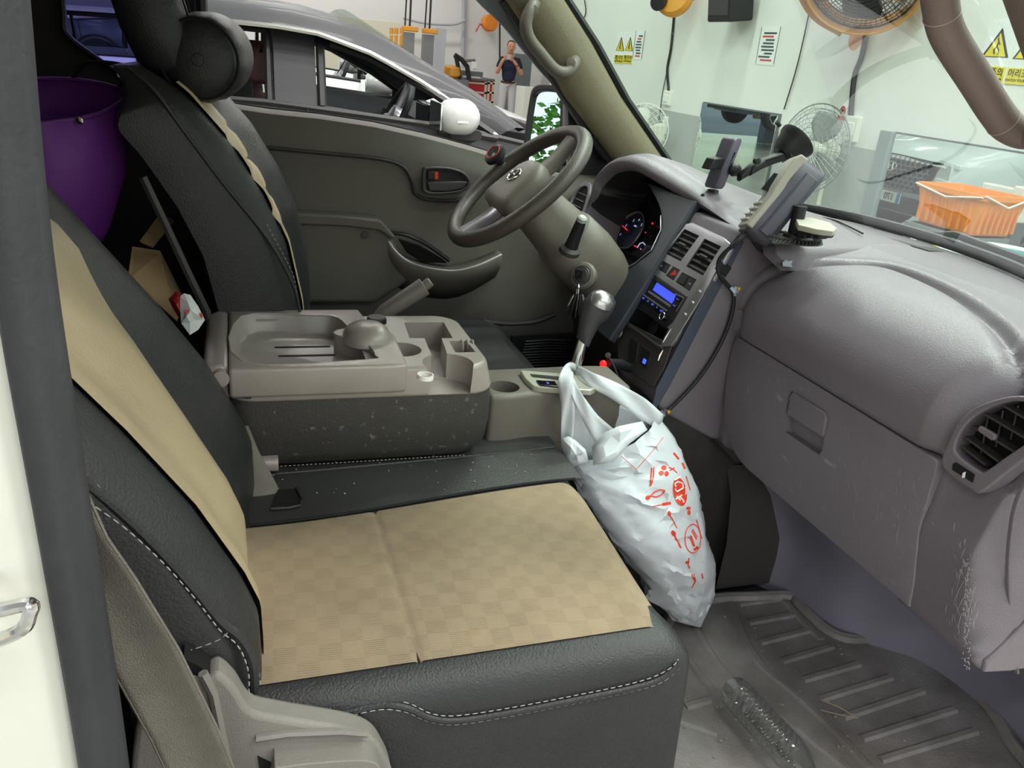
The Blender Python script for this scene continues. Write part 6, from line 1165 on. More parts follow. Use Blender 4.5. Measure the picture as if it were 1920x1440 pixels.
mrib([(1370, 1130), (1395, 1195), (1430, 1250), (1490, 1300), (1560, 1365), (1630, 1440)]); mrib([(1305, 1180), (1345, 1245), (1390, 1290), (1470, 1345), (1600, 1450)]); mrib([(1262, 1195), (1300, 1250), (1340, 1300), (1420, 1380), (1500, 1460)]); mrib([(1470, 1125), (1500, 1160), (1540, 1200)])
for a, b in (((1385, 1133), (1468, 1122)), ((1403, 1168), (1492, 1152)), ((1425, 1205), (1525, 1180)), ((1465, 1240), (1560, 1212)), ((1505, 1275), (1610, 1245)), ((1540, 1310), (1670, 1270)), ((1580, 1345), (1730, 1295)), ((1615, 1385), (1790, 1330)), ((1650, 1425), (1830, 1370)), ((1285, 1325), (1330, 1312)), ((1275, 1350), (1345, 1375))): mrib([a, b], .010)
mrib([(1720, 1210), (1790, 1270), (1850, 1330), (1880, 1385)], .005)
# twigs, crumbs
tag(G().tube([P(1540, 1312, Z=.44), P(1572, 1325, Z=.437), P(1610, 1347, Z=.434)], .0012, 5).tube([P(1538, 1331, Z=.436), P(1575, 1340, Z=.436), P(1610, 1347, Z=.434), P(1625, 1380, Z=.434)], .0010, 5).build('dry_twig', mat('straw', (150, 132, 108), .8), None), 'forked dry twig on the ribbed floor mat', 'twig')
rnd = random.Random(4); g = G()
for i in range(95):
    x = rnd.choice((rnd.uniform(1270, 1880), rnd.uniform(1280, 1600))); y = rnd.uniform(1130, 1420)
    if y < 1090+(x-1480)*.75: continue
    p = P(x, y, Z=FZ+.013); s = rnd.uniform(.0012, .0032); g.box(p, (s*1.5, s, s*.7), rnd.random()*3)
x = tag(g.build('crumbs', mat('pale_crumb', (150, 142, 128), .9), None, 0), 'pale crumbs and grit scattered over the floor mat', 'crumbs'); x['kind'] = 'stuff'
g = G(); rnd = random.Random(9)
for i in range(46):
    x = rnd.uniform(500, 1045); y = rnd.uniform(862, 930)-(x-500)*.03; p = P(x, y, Z=.8715); s = rnd.uniform(.0008, .0022); g.box(p, (s*1.4, s, s*.6), rnd.random()*3)
x = tag(g.build('crumbs', mat('pale_crumb'), None, 0), 'white specks and crumbs on the black seat panel', 'crumbs'); x['kind'] = 'stuff'
# metal step outside the mat
stp_ = T('step_plate', 'black ribbed rubber step pad below the seat corner', 'step', P(1285, 1430, Z=.36)); G().plate([P(x, y, Z=.37) for x, y in ((1240, 1400), (1312, 1398), (1330, 1420), (1345, 1470), (1230, 1470))], (0, 0, 1), -.012, 0).build('pad', m_black, stp_, 0, bevel=.004)
for i in range(4):
    for j in range(5): G().box(P(1255+j*16, 1414+i*14, Z=.372), (.022, .007, .004), .1).build('tread_block', m_black, stp_, 0)
st(G().bb((.2, -.90, .30), (1.2, -.60, .358)).build('trim_4', mat('sill_grey', (138, 138, 134), .5, var=.05), None, 0, bevel=.01))
# ================================================================ PET bottle
pb0 = P(1385, 1292, Z=.452); pb1 = P(1520, 1440, Z=.452); bax = (pb1-pb0).normalized()
pb = T('water_bottle', 'empty clear ribbed plastic bottle with blue cap lying on the mat', 'bottle', (pb0+pb1)/2)
L = .235; pro = [(0, 0.008), (.012, .004), (.026, 0), (.031, .008), (.032, .025)]
for i in range(9): z = .035+i*.014; pro += [(.032, z), (.0285, z+.005), (.032, z+.010)]
pro += [(.032, .168), (.029, .185), (.018, .210), (.0125, .220), (.0125, .228)]
pst = P(1372, 1290, Z=.434+.02); m_pet = bpy.data.materials.new('clear_pet'); m_pet.use_nodes = True; N = m_pet.node_tree.nodes; Lk = m_pet.node_tree.links; N.clear()
o_ = N.new('ShaderNodeOutputMaterial'); tr_ = N.new('ShaderNodeBsdfTransparent'); tr_.inputs[0].default_value = (.93, .95, .95, 1); gs = N.new('ShaderNodeBsdfGlossy'); gs.inputs['Roughness'].default_value = .05; lw = N.new('ShaderNodeLayerWeight'); lw.inputs[0].default_value = .35; mx = N.new('ShaderNodeMixShader'); Lk.new(lw.outputs['Facing'], mx.inputs[0]); Lk.new(tr_.outputs[0], mx.inputs[1]); Lk.new(gs.outputs[0], mx.inputs[2]); Lk.new(mx.outputs[0], o_.inputs[0])
bg = G(); a_, b_, _ = basis(bax)
rings = []
for r, h in pro:
    rings.append([pst+bax*h+(a_*math.cos(j/28*6.283)+b_*math.sin(j/28*6.283))*max(1e-4, r*(1+.03*noise.noise(V((h*40, j*.7, 2)))*(r > .02))) for j in range(28)])
bg.loft(rings); bg.build('body', m_pet, pb, 60); G().lathe([(0, .242), (.0135, .242), (.0145, .240), (.0145, .226), (0, .226)], pst, bax, 24).build('cap', mat('blue_cap', (60, 160, 200), .4), pb)
# ================================================================ floor console with the gear lever
fcn = T('floor_console', 'beige grey floor console with cup holder and silver gear gate', 'console', (.6, 0, .82))
fol = [(.435, .075), (.53, .078), (.66, .085), (.735, .08), (.735, -.04), (.70, -.052), (.60, -.050), (.52, -.054), (.475, -.064), (.435, -.062)]
fb_ = G().prism(fol, lambda a, b, d: V((a, b+(.012 if b < 0 else -.005)*smooth(.93, .97, d)*-1*0, d)), .80, .962).build('body', m_hgrey, fcn, 40, bevel=.010, seg=4)
cq = P(946, 722, Z=.965); cut(fb_, G().lathe([(.026, -.08), (.031, .05)], (cq.x, cq.y, .962), (0, 0, 1), 28), 40)
gp2 = [P(x, y, Z=.968) for x, y in ((975, 697), (985, 698), (1060, 704), (1118, 712), (1124, 726), (1108, 735), (1010, 729), (999, 726), (985, 713))]
gt = G().plate(gp2, (0, 0, 1), -.008, .004).build('gate_plate', mat('gate_silver', (186, 184, 170), .35, .4), fcn, 40, bevel=.002)
G().plate([P(x, y, Z=.972) for x, y in ((1005, 715), (1040, 717), (1047, 727), (1012, 724))], (0, 0, 1), 0, .003).build('mode_switch', m_gloss, gt, 0, bevel=.001); G().plate([P(x, y, Z=.9755) for x, y in ((1024, 716.5), (1028, 717), (1030, 720), (1026, 719.5))], (0, 0, 1), 0, .0006).build('switch_light', m_bl, gt, 0)
G().plate([P(x, y, Z=.972) for x, y in ((994, 702), (1058, 708), (1060, 714), (998, 707))], (0, 0, 1), 0, .0012).build('gear_slot', m_black, gt, 0)
gv = T('gear_lever', 'gear lever with chrome shaft and black knob capped in silver', 'lever', P(1078, 700, Y=.03))
q0 = P(1074, 705, Y=.03); q1 = P(1092, 642, Y=.03); q2 = P(1106, 596, Y=.03); q3 = P(1128, 566, Y=.03); q4 = P(1134, 560, Y=.03)
G().tube([q0, q1, q1.lerp(q2, .2)], [.0115, .0105, .0095], 16).build('shaft', m_chrome, gv)
ga = G(); ga.loft([[p+V((dx, dy, dz)) for dx, dy, dz in [(rx*math.cos(a)*.8, ry*math.sin(a), rx*math.cos(a)*.55*-1) for a in [i/24*6.283 for i in range(24)]]] for p, rx, ry in ((q1, .0165, .015), (q1.lerp(q2, .4), .019, .017), (q2, .026, .021), (q2.lerp(q3, .5), .033, .025), (q3, .031, .026), (q3.lerp(q4, 1.8), .022, .020), (q3.lerp(q4, 2.6), .008, .008))]); ga.build('knob', mat('knob_black', (60, 59, 62), .38, bump=.2, bscale=400), gv, 80)
c_ = q2.lerp(q3, .62); nn_ = V((.05, -.42, .9)).normalized(); a_, b_, _ = basis(V((.25, -.25, .93))); ax_ = V((.25, -.25, .93)).normalized()
sc2 = G(); sc2.loft([[c_+ax_*h+(a_*math.cos(i/24*6.283)+b_*math.sin(i/24*6.283))*r for i in range(24)] for r, h in ((.0265, .012), (.0262, .016), (.0235, .025), (.017, .032), (.008, .0358), (.0005, .0368))]); sc2.build('silver_cap', mat('satin_silver', (190, 190, 190), .28, .85), gv, 80)
# 12 V plug with red lamp
pl_ = T('power_plug', 'black power plug with a glowing red lamp and thin lead under the stack', 'plug', P(1150, 690, Y=.10)); G().tube([P(1180, 690, Y=.14), P(1162, 683, Y=.12), P(1140, 680, Y=.10)], [.010, .012, .009], 12).build('plug_body', m_black, pl_); G().lathe([(0, .006), (.0055, .004), (.0075, 0), (.006, -.006)], P(1131, 682, Y=.095), (-.6, -.7, .2), 16).build('red_lamp', mat('red_lamp', (255, 20, 20), .3, emit=(255, 16, 16), es=4), pl_); G().tube(crv([P(1140, 668, Y=.10), P(1146, 676, Y=.095), P(1156, 698, Y=.09), P(1168, 740, Y=.09)], 5), .0016, 6).build('lead', m_dash_dark, pl_); G().lathe([(0, .004), (.006, .003), (.006, -.003), (0, -.004)], P(1140, 666, Y=.10), (-.5, -.8, .3), 12).build('collar', m_dash_dark, pl_)
# ================================================================ shopping bag
bagt = T('shopping_bag', 'white plastic shopping bag with red tool drawings hung from the gear lever', 'bag', (.85, -.1, FZ))
m_bag = mat('thin_white_plastic', (206, 210, 216), .30, bump=.25, bscale=26, spec=.5)
N = m_bag.node_tree.nodes; N['Principled BSDF'].inputs['Subsurface Weight'].default_value = .12; N['Principled BSDF'].inputs['Subsurface Radius'].default_value = (.05, .05, .05)
LEFT = [(0, (1064, 850)), (.08, (1062, 868)), (.18, (1070, 890)), (.30, (1090, 925)), (.48, (1130, 995)), (.66, (1188, 1068)), (.82, (1222, 1118)), (.93, (1258, 1158)), (1, (1298, 1172))]
RIGHT = [(0, (1222, 776)), (.08, (1244, 798)), (.18, (1266, 832)), (.30, (1290, 885)), (.48, (1310, 960)), (.66, (1326, 1030)), (.82, (1331, 1090)), (.93, (1322, 1140)), (1, (1314, 1174))]
THK = [(0, .050), (.10, .070), (.25, .088), (.45, .095), (.65, .090), (.82, .066), (.93, .030), (1, .005)]
YC = [(0, -.055), (.15, -.06), (.3, -.085), (.5, -.115), (.8, -.125), (1, -.13)]
def li_(tab, v):
    for (a, p), (b, q) in zip(tab, tab[1:]):
        if v <= b: f = (v-a)/(b-a); f2 = f; return (p[0]+(q[0]-p[0])*f2, p[1]+(q[1]-p[1])*f2)
    return tab[-1][1]
def bagp(u, v, o=0):
    "u around (0 left edge, .5 right edge on the near side, then back), v from mouth to bottom corner"
    yc = interp(YC, v); A = P(*li_(LEFT, v), Y=yc); B = P(*li_(RIGHT, v), Y=yc); th = interp(THK, v)
    a = u*2*math.pi; c = (A+B)/2; ax_ = (B-A)/2; 
    k = abs(math.sin(a))**.75; sgn = 1 if math.sin(a) >= 0 else -1
    q3 = V((math.cos(a)*1.6+v*1.4, math.sin(a)*1.6-v*2, v*4.2))
    rdg = lambda s_, ph: 1-2*abs(noise.noise(q3*s_+V((ph, ph*2, -ph))))      # creased ridges of thin film
    w = .010*noise.noise(q3*1.1)+.009*(rdg(1.1, 3)-.5)+.0035*(rdg(2.2, 7)-.5)
    dgl = v*3.1+u*3.4; w += .006*abs(((dgl+.35*noise.noise(q3*1.5)) % 1)-.5)*smooth(.2, .5, v)*(1 if u < .5 else 0)
    w += -.012*math.exp(-((v-.84+.05*math.cos(a))/.02)**2)
    w *= smooth(1.0, .8, v)
    nrm = V((-ax_.x/ax_.length*math.cos(a)*-1, -k*sgn, .15)).normalized()
    return c-ax_*math.cos(a)+V((0, -th*k*sgn, -.012*k*sgn*smooth(.25, 0, v)))+nrm*(w+o)
nu, nv = 46, 40; rnd = random.Random(12); _j = {}
def bagj(u, v):
    i, k = round(u*nu), round(v*nv)
    if (i % nu, k) not in _j: _j[i % nu, k] = (rnd.uniform(-.36, .36)/nu, rnd.uniform(-.36, .36)/nv if 0 < k < nv else 0, rnd.uniform(-.004, .004)*(0 < k < nv-2))
    a, b, c = _j[i % nu, k]; return bagp(u+a, min(1, max(0, v+b)), c)
_g = G().grid(bagj, nu, nv); _q = []
for f_ in _g.f:
    a, b, c, d = f_
    _q += ([(a, b, c), (a, c, d)] if rnd.random() < .5 else [(a, b, d), (b, c, d)])
_g.f = _q; bgm = _g.build('body', m_bag, bagt, 38)
# mouth flaps and two handle loops
def strip(pts, ws, name, m=m_bag):
    q = crv(pts, 6); wq = [interp([(i/(len(ws)-1), w) for i, w in enumerate(ws)], j/(len(q)-1)) for j in range(len(q))]; R = []
    for j, p in enumerate(q):
        t_ = (q[min(j+1, len(q)-1)]-q[max(j-1, 0)]).normalized(); s_ = t_.cross((p-CAM).normalized()).normalized(); s_ = (s_+V((0, .5, .1))*.4).normalized()
        R.append([p+s_*wq[j]*k+V((0, -.004*math.cos(k*3+j*.4), 0)) for k in (-1, -.6, -.2, .2, .6, 1)])
    return G().loft(R, False, False).build(name, m, bagt, 80, solid=.0006)
strip([P(1064, 850, Y=-.10), P(1063, 800, Y=-.095), P(1064, 755, Y=-.09), P(1061, 718, Y=-.083), P(1064, 693, Y=-.05), P(1073, 688, Y=.0), P(1082, 698, Y=.045)], [.010, .012, .013, .014, .011, .008, .006], 'handle')
strip([P(1066, 700, Y=-.06), P(1078, 735, Y=-.088), P(1094, 762, Y=-.095), P(1112, 792, Y=-.10), P(1136, 822, Y=-.10)], [.006, .009, .011, .016, .024], 'handle')
strip([P(1080, 690, Y=.03), P(1094, 700, Y=-.02), P(1118, 716, Y=-.06), P(1160, 738, Y=-.072), P(1200, 762, Y=-.075), P(1238, 792, Y=-.075)], [.005, .010, .014, .017, .019, .016], 'handle')
def panel(pts, name, sd, th=.010):
    rnd = random.Random(sd); q = [P(x, y, Y=Y) for x, y, Y in pts]; c = sum(q, V())/len(q); n = len(q); g = G(); mid = [c.lerp(p, .45+.2*rnd.random())+V((0, -th*rnd.random(), .003)) for p in q]
    g.add(q+mid+[c+V((0, -th*.8, 0))], [(i, (i+1) % n, n+(i+1) % n, n+i) for i in range(n)]+[(n+i, n+(i+1) % n, 2*n) for i in range(n)]); return g.build(name, m_bag, bagt, 12, solid=.0006)
panel([(1060, 850, -.06), (1062, 790, -.055), (1066, 748, -.05), (1084, 745, -.05), (1104, 772, -.05), (1128, 812, -.05), (1140, 850, -.05), (1100, 880, -.055)], 'back_panel', 4, .006)
panel([(1120, 812, -.045), (1130, 760, -.045), (1150, 738, -.045), (1200, 768, -.045), (1235, 800, -.045), (1180, 840, -.045)], 'back_panel', 6, .006)
panel([(1053, 822, -.115), (1066, 818, -.118), (1080, 826, -.122), (1098, 843, -.135), (1104, 866, -.14), (1084, 872, -.135), (1068, 878, -.128), (1056, 852, -.118)], 'folded_flap', 1, .016)
panel([(1110, 838, -.125), (1132, 812, -.125), (1160, 799, -.125), (1204, 790, -.115), (1214, 806, -.13), (1180, 832, -.15), (1150, 866, -.165), (1112, 872, -.155)], 'folded_flap', 2, .012)
# red print lying on the near side of the bag
m_rp = mat('bag_red_print', (226, 66, 42), .45)
from mathutils import bvhtree
_dg = bpy.context.evaluated_depsgraph_get(); _dg.update(); _bv = bvhtree.BVHTree.FromObject(bgm, _dg); _off = bagt.location
def onbag(x, y, o=.0012):
    h, n_, i_, d_ = _bv.ray_cast(CAM-_off, ray(x, y))
    if h is None: h = P(x, y, Y=-.16)-_off
    return h+_off-ray(x, y)*o
def pstroke(g, pts, w, n=5):
    q = []
    for (x0, y0_), (x1, y1_) in zip(pts, pts[1:]): q += [onbag(x0+(x1-x0)*i/n, y0_+(y1_-y0_)*i/n) for i in range(n)]
    q.append(onbag(*pts[-1])); R = []
    for j, p in enumerate(q):
        t_ = (q[min(j+1, len(q)-1)]-q[max(j-1, 0)]).normalized(); s_ = t_.cross((p-CAM).normalized()).normalized(); R.append([p-s_*w, p+s_*w])
    g.loft(R, False, False); return g
def pfill(g, cx, cy, rx, ry, rot=0, n=20, o=.0012):
    ring = []; c, s = math.cos(rot), math.sin(rot); rr_ = [.33, .66, 1]
    vs_ = [onbag(cx, cy, o)]; fs = []
    for r in rr_:
        for i in range(n): a = i/n*6.283; x, y = rx*r*math.cos(a), ry*r*math.sin(a); vs_.append(onbag(cx+x*c-y*s, cy+x*s+y*c, o))
    for i in range(n): fs.append((0, 1+i, 1+(i+1) % n)); [fs.append((1+k*n+i, 1+(k+1)*n+i, 1+(k+1)*n+(i+1) % n, 1+k*n+(i+1) % n)) for k in (0, 1)]
    g.add(vs_, fs); return g
def pr(name, fn, m=m_rp): g = G(); fn(g); return (g.split(name, m, bagt, ang=0, recalc=False) if name == 'fold_line' else g.build(name, m, bagt, 0, recalc=False))
lg = pr('shop_logo', lambda g: pfill(g, 1275, 922, 12.5, 27, -.18))
wl = G()
for st_ in ([(1268, 938), (1280, 930)], [(1270, 932), (1277, 940)], [(1276, 933), (1283, 941)], [(1270, 924), (1282, 917)], [(1269, 915), (1266, 909), (1272, 905), (1281, 908), (1282, 917)], [(1270, 924), (1267, 918)], [(1266, 902), (1278, 895)]): pstroke(wl, [(x-1, y-2) for x, y in st_], .0013, 3)
[pstroke(wl, [(1285, 928-k*4), (1287, 924-k*4)], .0006, 2) for k in range(4)]; wl = [setattr(v_, 'x', v_.x) for v_ in wl.v] and wl
for i in range(len(wl.v)): wl.v[i] = wl.v[i]+(CAM-wl.v[i]).normalized()*.0012
x = wl.build('logo_letters', m_paper, lg, 0, recalc=False); x['kind'] = 'stuff'
pr('plier_print', lambda g: [pstroke(g, [(1219, 930), (1228, 922), (1238, 918), (1247, 920)], .0013), pstroke(g, [(1219, 930), (1230, 932), (1240, 928), (1247, 920)], .0013), pfill(g, 1215, 933, 5, 4, -.4)])
pr('screwdriver_print', lambda g: [pstroke(g, [(1223, 950), (1242, 946)], .0008), pstroke(g, [(1242, 946), (1258, 943)], .0028)])
pr('tweezer_print', lambda g: [pstroke(g, [(1222, 877), (1220, 900), (1219, 912)], .0013), pstroke(g, [(1226, 875), (1225, 895), (1221, 910)], .0012)])
pr('button_print', lambda g: [pfill(g, 1245, 877, 5, 4.5), pfill(g, 1240, 887, 5, 4.5), pfill(g, 1250, 888, 4, 5), pstroke(g, [(1254, 876), (1262, 880), (1270, 887)], .0012), pstroke(g, [(1256, 882), (1265, 877)], .0012)])
pr('cart_print', lambda g: [pstroke(g, [(1299+15*math.cos(a)*.98, 1010+27*math.sin(a)) for a in [i/24*6.283 for i in range(25)]], .0010, 2), pstroke(g, [(1293, 1005), (1300, 1025)], .0042), pstroke(g, [(1297, 995), (1306, 1012)], .0018), pstroke(g, [(1299, 992), (1308, 1008)], .001), pfill(g, 1303, 1030, 2.5, 3), pfill(g, 1307, 1027, 2.5, 3)])
pr('brush_print', lambda g: [pfill(g, 1255, 963, 3.5, 5), pstroke(g, [(1256, 966), (1263, 978), (1269, 990)], .0012)]); pr('wrench_print', lambda g: [pfill(g, 1263, 1000, 4, 6, -.5), pstroke(g, [(1264, 1003), (1270, 1016), (1277, 1028)], .002)])
pr('spanner_print', lambda g: [pfill(g, 1289, 1055, 4, 3), pstroke(g, [(1292, 1046), (1290, 1058), (1293, 1066)], .0012)]); pr('cutter_print', lambda g: [pstroke(g, [(1297, 1077), (1303, 1090), (1297, 1102)], .0014), pstroke(g, [(1301, 1076), (1304, 1090), (1298, 1100)], .0012)])
pr('screw_print', lambda g: [pfill(g, 1291, 953, 4, 3), pfill(g, 1292, 961, 3, 5)]); pr('edge_print', lambda g: [pstroke(g, [(1262, 850), (1272, 862)], .0035), pstroke(g, [(1278, 868), (1283, 880)], .0035), pstroke(g, [(1286, 893), (1294, 920)], .0016), pstroke(g, [(1306, 975), (1316, 1010)], .0012), pstroke(g, [(1316, 1075), (1318, 1085)], .0015)])
pr('fold_line', lambda g: [pstroke(g, [(1165, 832), (1190, 815), (1214, 793)], .0005), pstroke(g, [(1193, 880), (1222, 848), (1244, 820)], .0005), pstroke(g, [(1193, 880), (1165, 855)], .0005)])
# ================================================================ things on the dashboard
# phone holder on a suction arm
ph = T('phone_holder', 'black suction cup phone holder with a jointed arm and grey clamp', 'holder', P(1400, 330, Y=.25))
f = lambda x, y, Y=.25: P(x, y, Y=Y)
sc_ = P(1490, 268, Y=.21); gn = V((.70, .0, .71)).normalized(); sx = V((.72, .08, .68)).normalized()
G().lathe([(0, -.044), (.022, -.042), (.034, -.025), (.037, -.005), (.043, .002), (.044, .009), (.036, .014), (0, .014)], sc_, sx, 30).build('suction_cup', m_black, ph, 40); G().tube([f(1462, 236, .22), f(1456, 228, .22)], .005, 8).build('cup_lever', m_black, ph)
G().lathe([(0, .010), (.012, .010), (.014, .008), (.014, -.008), (0, -.010)], f(1485, 286, .19), (0, -1, .1), 20).build('arm_pivot', m_black, ph)
G().loft([[f(x, y, .20)+V((0, dy, dz)) for dy, dz in rrect(.022, .022, .007, 3)] for x, y in ((1480, 288), (1452, 297), (1425, 308), (1405, 320))]).build('upper_arm', m_black, ph, 60)
G().loft([[f(x, y, .20)+V((0, dy, dz*k)) for dy, dz in rrect(.018, .022, .007, 3)] for x, y, k in ((1425, 306, .8), (1405, 318, 1.1), (1386, 332, .8))]).build('lower_arm', m_black, ph, 60)
G().slab([(1436, 299), (1468, 290), (1469, 294), (1437, 303)], (V((0, .188, 0)), V((0, -1, 0))), 0, .0015).build('arm_slot', m_groove, ph, 0)
G().lathe([(0, .016), (.011, .012), (.016, 0), (.011, -.012), (0, -.016)], f(1377, 318, .232), (.9, -.2, -.3), 20).build('ball_joint', m_black, ph); G().lathe([(0, .006), (.007, .005), (.007, -.005), (0, -.006)], f(1419, 302, .185), (0, -1, 0), 14).build('thumb_screw', m_black, ph)
# clamp body seen edge on
ctop = f(1374, 258); cbot = f(1338, 352); up_ = (ctop-cbot).normalized(); cxd = up_.cross(V((0, 1, 0))).normalized()*-1
def cl_(u, v, w): return cbot+up_*u+V((.35, -.94, 0)).normalized()*v+V((.94, .35, 0)).normalized()*w
hh = (ctop-cbot).length
G().loft([[cl_(u, a*k, b*k) for a, b in rrect(.040, .030, .008, 4)] for u, k in ((0, .85), (.006, 1), (hh-.006, 1), (hh, .85))]).build('clamp_body', mat('violet_grey_plastic', (88, 84, 98), .4), ph, 60)
G().box(cl_(hh*.52, .018, -.002), (.004, .004, .05), 0, .3).build('clamp_window', m_gloss, ph, 0)
G().loft([[cl_(u, v, w) for u, w in ((hh*.38, -.055), (hh*.60, -.050), (hh*.62, -.010), (hh*.40, -.010))] for v in (-.012, .012)]).build('clamp_jaw', m_black, ph, 40, bevel=.003)
G().loft([[cl_(u, v, w) for u, w in ((-.004, -.008), (-.004, .010), (-.020, .016), (-.024, .006))] for v in (-.010, .010)]).build('foot_bracket', m_dash_dark, ph, 40, bevel=.002); G().tube([cl_(-.020, .0, .008), cl_(-.024, 0, -.016), cl_(-.016, 0, -.030)], .004, 8).build('foot_hook', m_black, ph)
# card terminal on a post
pt = T('handset_terminal', 'thick grey handheld terminal leaning on a post above the dash', 'terminal', P(1450, 380, Y=.02))
t0 = P(1404, 441, Y=.02); t1 = P(1510, 312, Y=.02); ax_ = (t1-t0).normalized(); Lh = (t1-t0).length*1.0
vw = (CAM-t0).normalized(); vw = (vw-ax_*vw.dot(ax_)).normalized(); rt_ = vw.cross(ax_).normalized(); rt_ = rt_ if (R3.transposed() @ rt_).x > 0 else -rt_
_a = math.radians(11); sd2 = (vw*math.cos(_a)+rt_*math.sin(_a)).normalized(); n2 = (rt_*math.cos(_a)-vw*math.sin(_a)).normalized()   # sd2: grip side turned to the door, n2: toward the back
tp_ = lambda u, s, n: t0+ax_*u+sd2*(s+.012)+n2*(n-.022)
m_tm = mat('terminal_violet_grey', (74, 72, 84), .42, bump=.2, bscale=400); m_tk = mat('terminal_warm_grey', (150, 144, 136), .45)
def tring(u, k, n0, n1, w): return [tp_(u, s*k, (n0+n1)/2+n) for s, n in rrect(w, n1-n0, .010, 4)]
G().loft([tring(u, k, .0, .058, .070) for u, k in ((-.004, .7), (.006, .95), (.03, 1), (Lh*.5, 1.0), (Lh*.72, 1.06), (Lh-.012, 1.04), (Lh, .8))]).build('shell', m_tm, pt, 60)
G().loft([[tp_(u, s, n) for s, n in ((-.034, -.004-dz), (.034, -.004-dz), (.036, .010), (-.036, .010))] for u, dz in ((.004, 0), (Lh*.45, 0), (Lh*.55, .004), (Lh*.9, .010), (Lh, .004))]).build('front_plate', m_tk, pt, 40, bevel=.003)
G().loft([[tp_(u, .035+o, n) for n, o in ((.020, 0), (.026, .006), (.046, .006), (.052, 0))] for u in (.010, Lh*.4, Lh*.88)]).build('side_grip', m_tm, pt, 60, bevel=.002)
for i in range(4):
    for j in range(3): G().box(tp_(.018+i*.013, -.022+j*.017, -.0045), (.008, .010, .006), 0, .6).build('key', m_tk, pt, 0, bevel=.002)
G().box(tp_(Lh*.62, -.006, -.008), (.003, .036, .04), 0, .6).build('screen', m_gloss, pt, 0)
pc_ = crv([P(1399, 438, Y=.0), P(1380, 456, Y=-.0), P(1358, 474, Y=.015), P(1347, 492, Y=.022), P(1349, 515, Y=.022), P(1362, 532, Y=.022), P(1374, 548, Y=.022), P(1375, 575, Y=.022), P(1362, 620, Y=.022), P(1338, 668, Y=.022), P(1308, 712, Y=.022), P(1275, 748, Y=.022), P(1247, 774, Y=.022), P(1232, 784, Y=.02)], 6)
tag(G().tube(pc_, .0042, 10).build('coiled_lead', m_black, None), 'black cable from the terminal curving down beside the radio stack', 'cable')
for x, y, m1, lab in ((1374, 545, mat('pale_blue_tape', (170, 186, 204), .5), 'pale blue cable clip with a yellow screw beside the radio'), (1243, 775, m_steel, 'grey cable clip with a brass screw low on the dash side')):
    q = P(x, y, Y=.020); t = T('cable_clip', lab, 'clip', q); G().tube([q+V((-.006, 0, .007)), q+V((0, -.006, 0)), q+V((.006, 0, -.006))], .0065, 8, flat=.5).box(q+V((.008, .002, .002)), (.012, .005, .012)).build('strap', m1, t, 0); G().lathe([(0, .004), (.004, .003), (.0045, 0), (0, 0)], q+V((.012, -.002, .004)), (0, -1, .2), 12).build('screw', mat('brass_screw', (206, 160, 50), .35, .6), t)
tag(G().box(P(1356, 503, Y=.03), (.03, .010, .022), 0, .5).build('dark_clip', m_black, None, 0, bevel=.003), 'dark plastic clip holding the cable at the vent corner', 'clip')
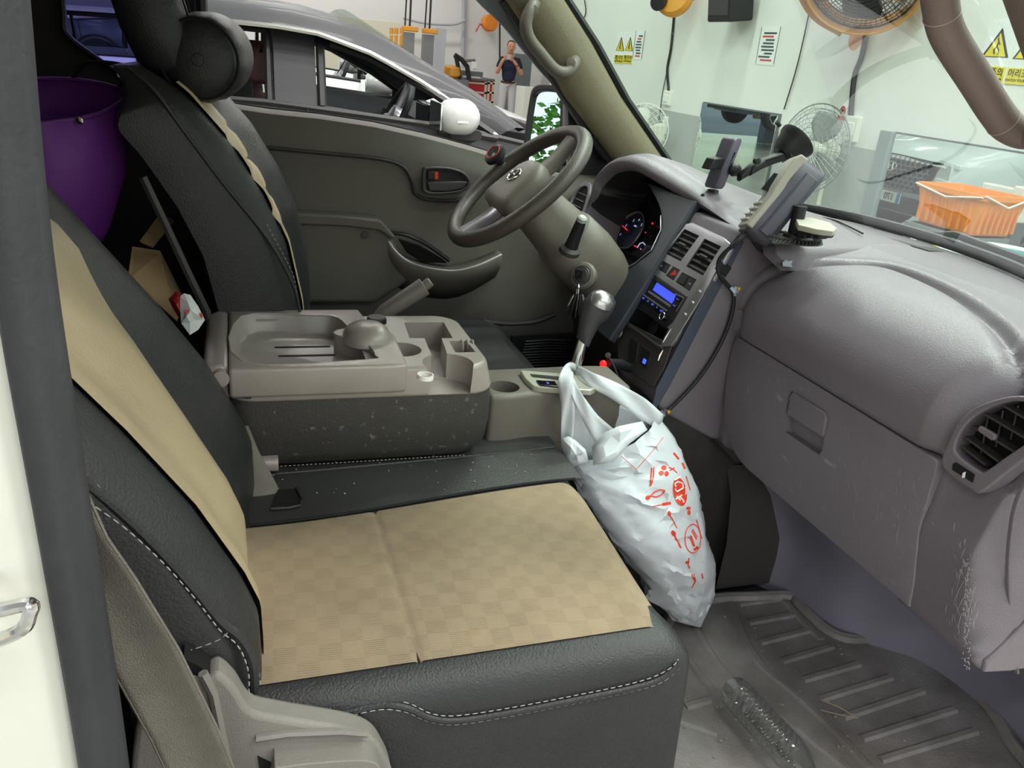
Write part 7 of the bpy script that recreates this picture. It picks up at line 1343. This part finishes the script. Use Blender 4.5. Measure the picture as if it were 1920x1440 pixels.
# round toothed base with post and folded mount
bs = P(1487, 450, Z=1.2625); mt = T('round_mount', 'toothed round dash mount with a black post and a flat folded tablet arm', 'mount', bs)
g = G(); n = 96; prof_ = [(.0, .007), (.030, .006), (.052, .003), (.054, 0), (0, 0)]
g.loft([[bs+V((r*(1+.05*(j % 2)*(k in (2, 3)))*math.cos(j/n*6.283), r*(1+.05*(j % 2)*(k in (2, 3)))*math.sin(j/n*6.283), h)) for j in range(n)] for k, (r, h) in enumerate(prof_)]); g.build('base_disc', m_dash_dark, mt, 30)
for j in range(44): a = j/44*6.283; G().box(bs+V((.046*math.cos(a), .046*math.sin(a), .006)), (.014, .0022, .004), a).build('tooth', m_dash_dark, mt, 0)
G().lathe([(.022, .005), (.020, .012), (.0135, .014), (.0125, .06), (.0135, .066), (.008, .068), (0, .066)], bs, (0, 0, 1), 24).build('post', m_black, mt, 40)
e0 = P(1492, 418, Y=-.0)+V((.02, 0, 0)); b1 = P(1560, 427, Y=.01)
pp_ = [P(x, y, Z=1.300) for x, y in ((1490, 412), (1520, 412), (1556, 422), (1568, 432), (1562, 438), (1530, 434), (1496, 426))]
G().plate(pp_, (0, 0, 1), -.006, .005).build('folded_plate', mat('plate_warm_grey', (168, 164, 150), .45), mt, 40, bevel=.002); G().tube([P(1494, 430, Z=1.288), P(1522, 436, Z=1.29), P(1560, 438, Z=1.29)], [.010, .011, .008], 10).build('arm', m_black, mt); G().box(P(1512, 436, Z=1.286), (.03, .02, .02), .3).box(P(1540, 440, Z=1.288), (.03, .014, .016), .3).build('arm_joint', m_black, mt, 0, bevel=.004)
# scrap of pale tape on the dash
_dg = bpy.context.evaluated_depsgraph_get(); _dg.update(); _dv = [(bvhtree.BVHTree.FromObject(bpy.data.objects[k], _dg), da.location) for k in ('dash_panel', 'dash_top')]
def ondash(x, y):
    hs = [(b.ray_cast(CAM-l, ray(x, y)), l) for b, l in _dv]; hs = [(h[3], h[0]+l) for h, l in hs if h[0] is not None]
    return min(hs, key=lambda q: q[0])[1]-ray(x, y)*.003
cp_ = [ondash(x, y) for x, y in ((1467, 492), (1473, 486), (1478, 490), (1486, 489), (1483, 495), (1486, 501), (1478, 500), (1468, 499))]
c_ = sum(cp_, V())/8; n = 8; ts = T('tape_scrap', 'small twisted scrap of pale blue tape on the dash top', 'tape', c_); G().add(cp_+[c_+V((-.004, -.006, .006))], [(i, (i+1) % n, n) for i in range(n)]).build('scrap', mat('pale_blue_scrap', (196, 204, 216), .5), ts, 0, solid=.0008)
# thin black lead of the mount along the windshield base
tag(G().tube(crv([P(1500, 400, Z=1.262), P(1560, 412, Z=1.262), P(1590, 424, Z=1.262), P(1618, 438, Z=1.260)], 6), .002, 6).build('thin_lead', m_black, None), 'thin black lead lying along the windshield base', 'cable')
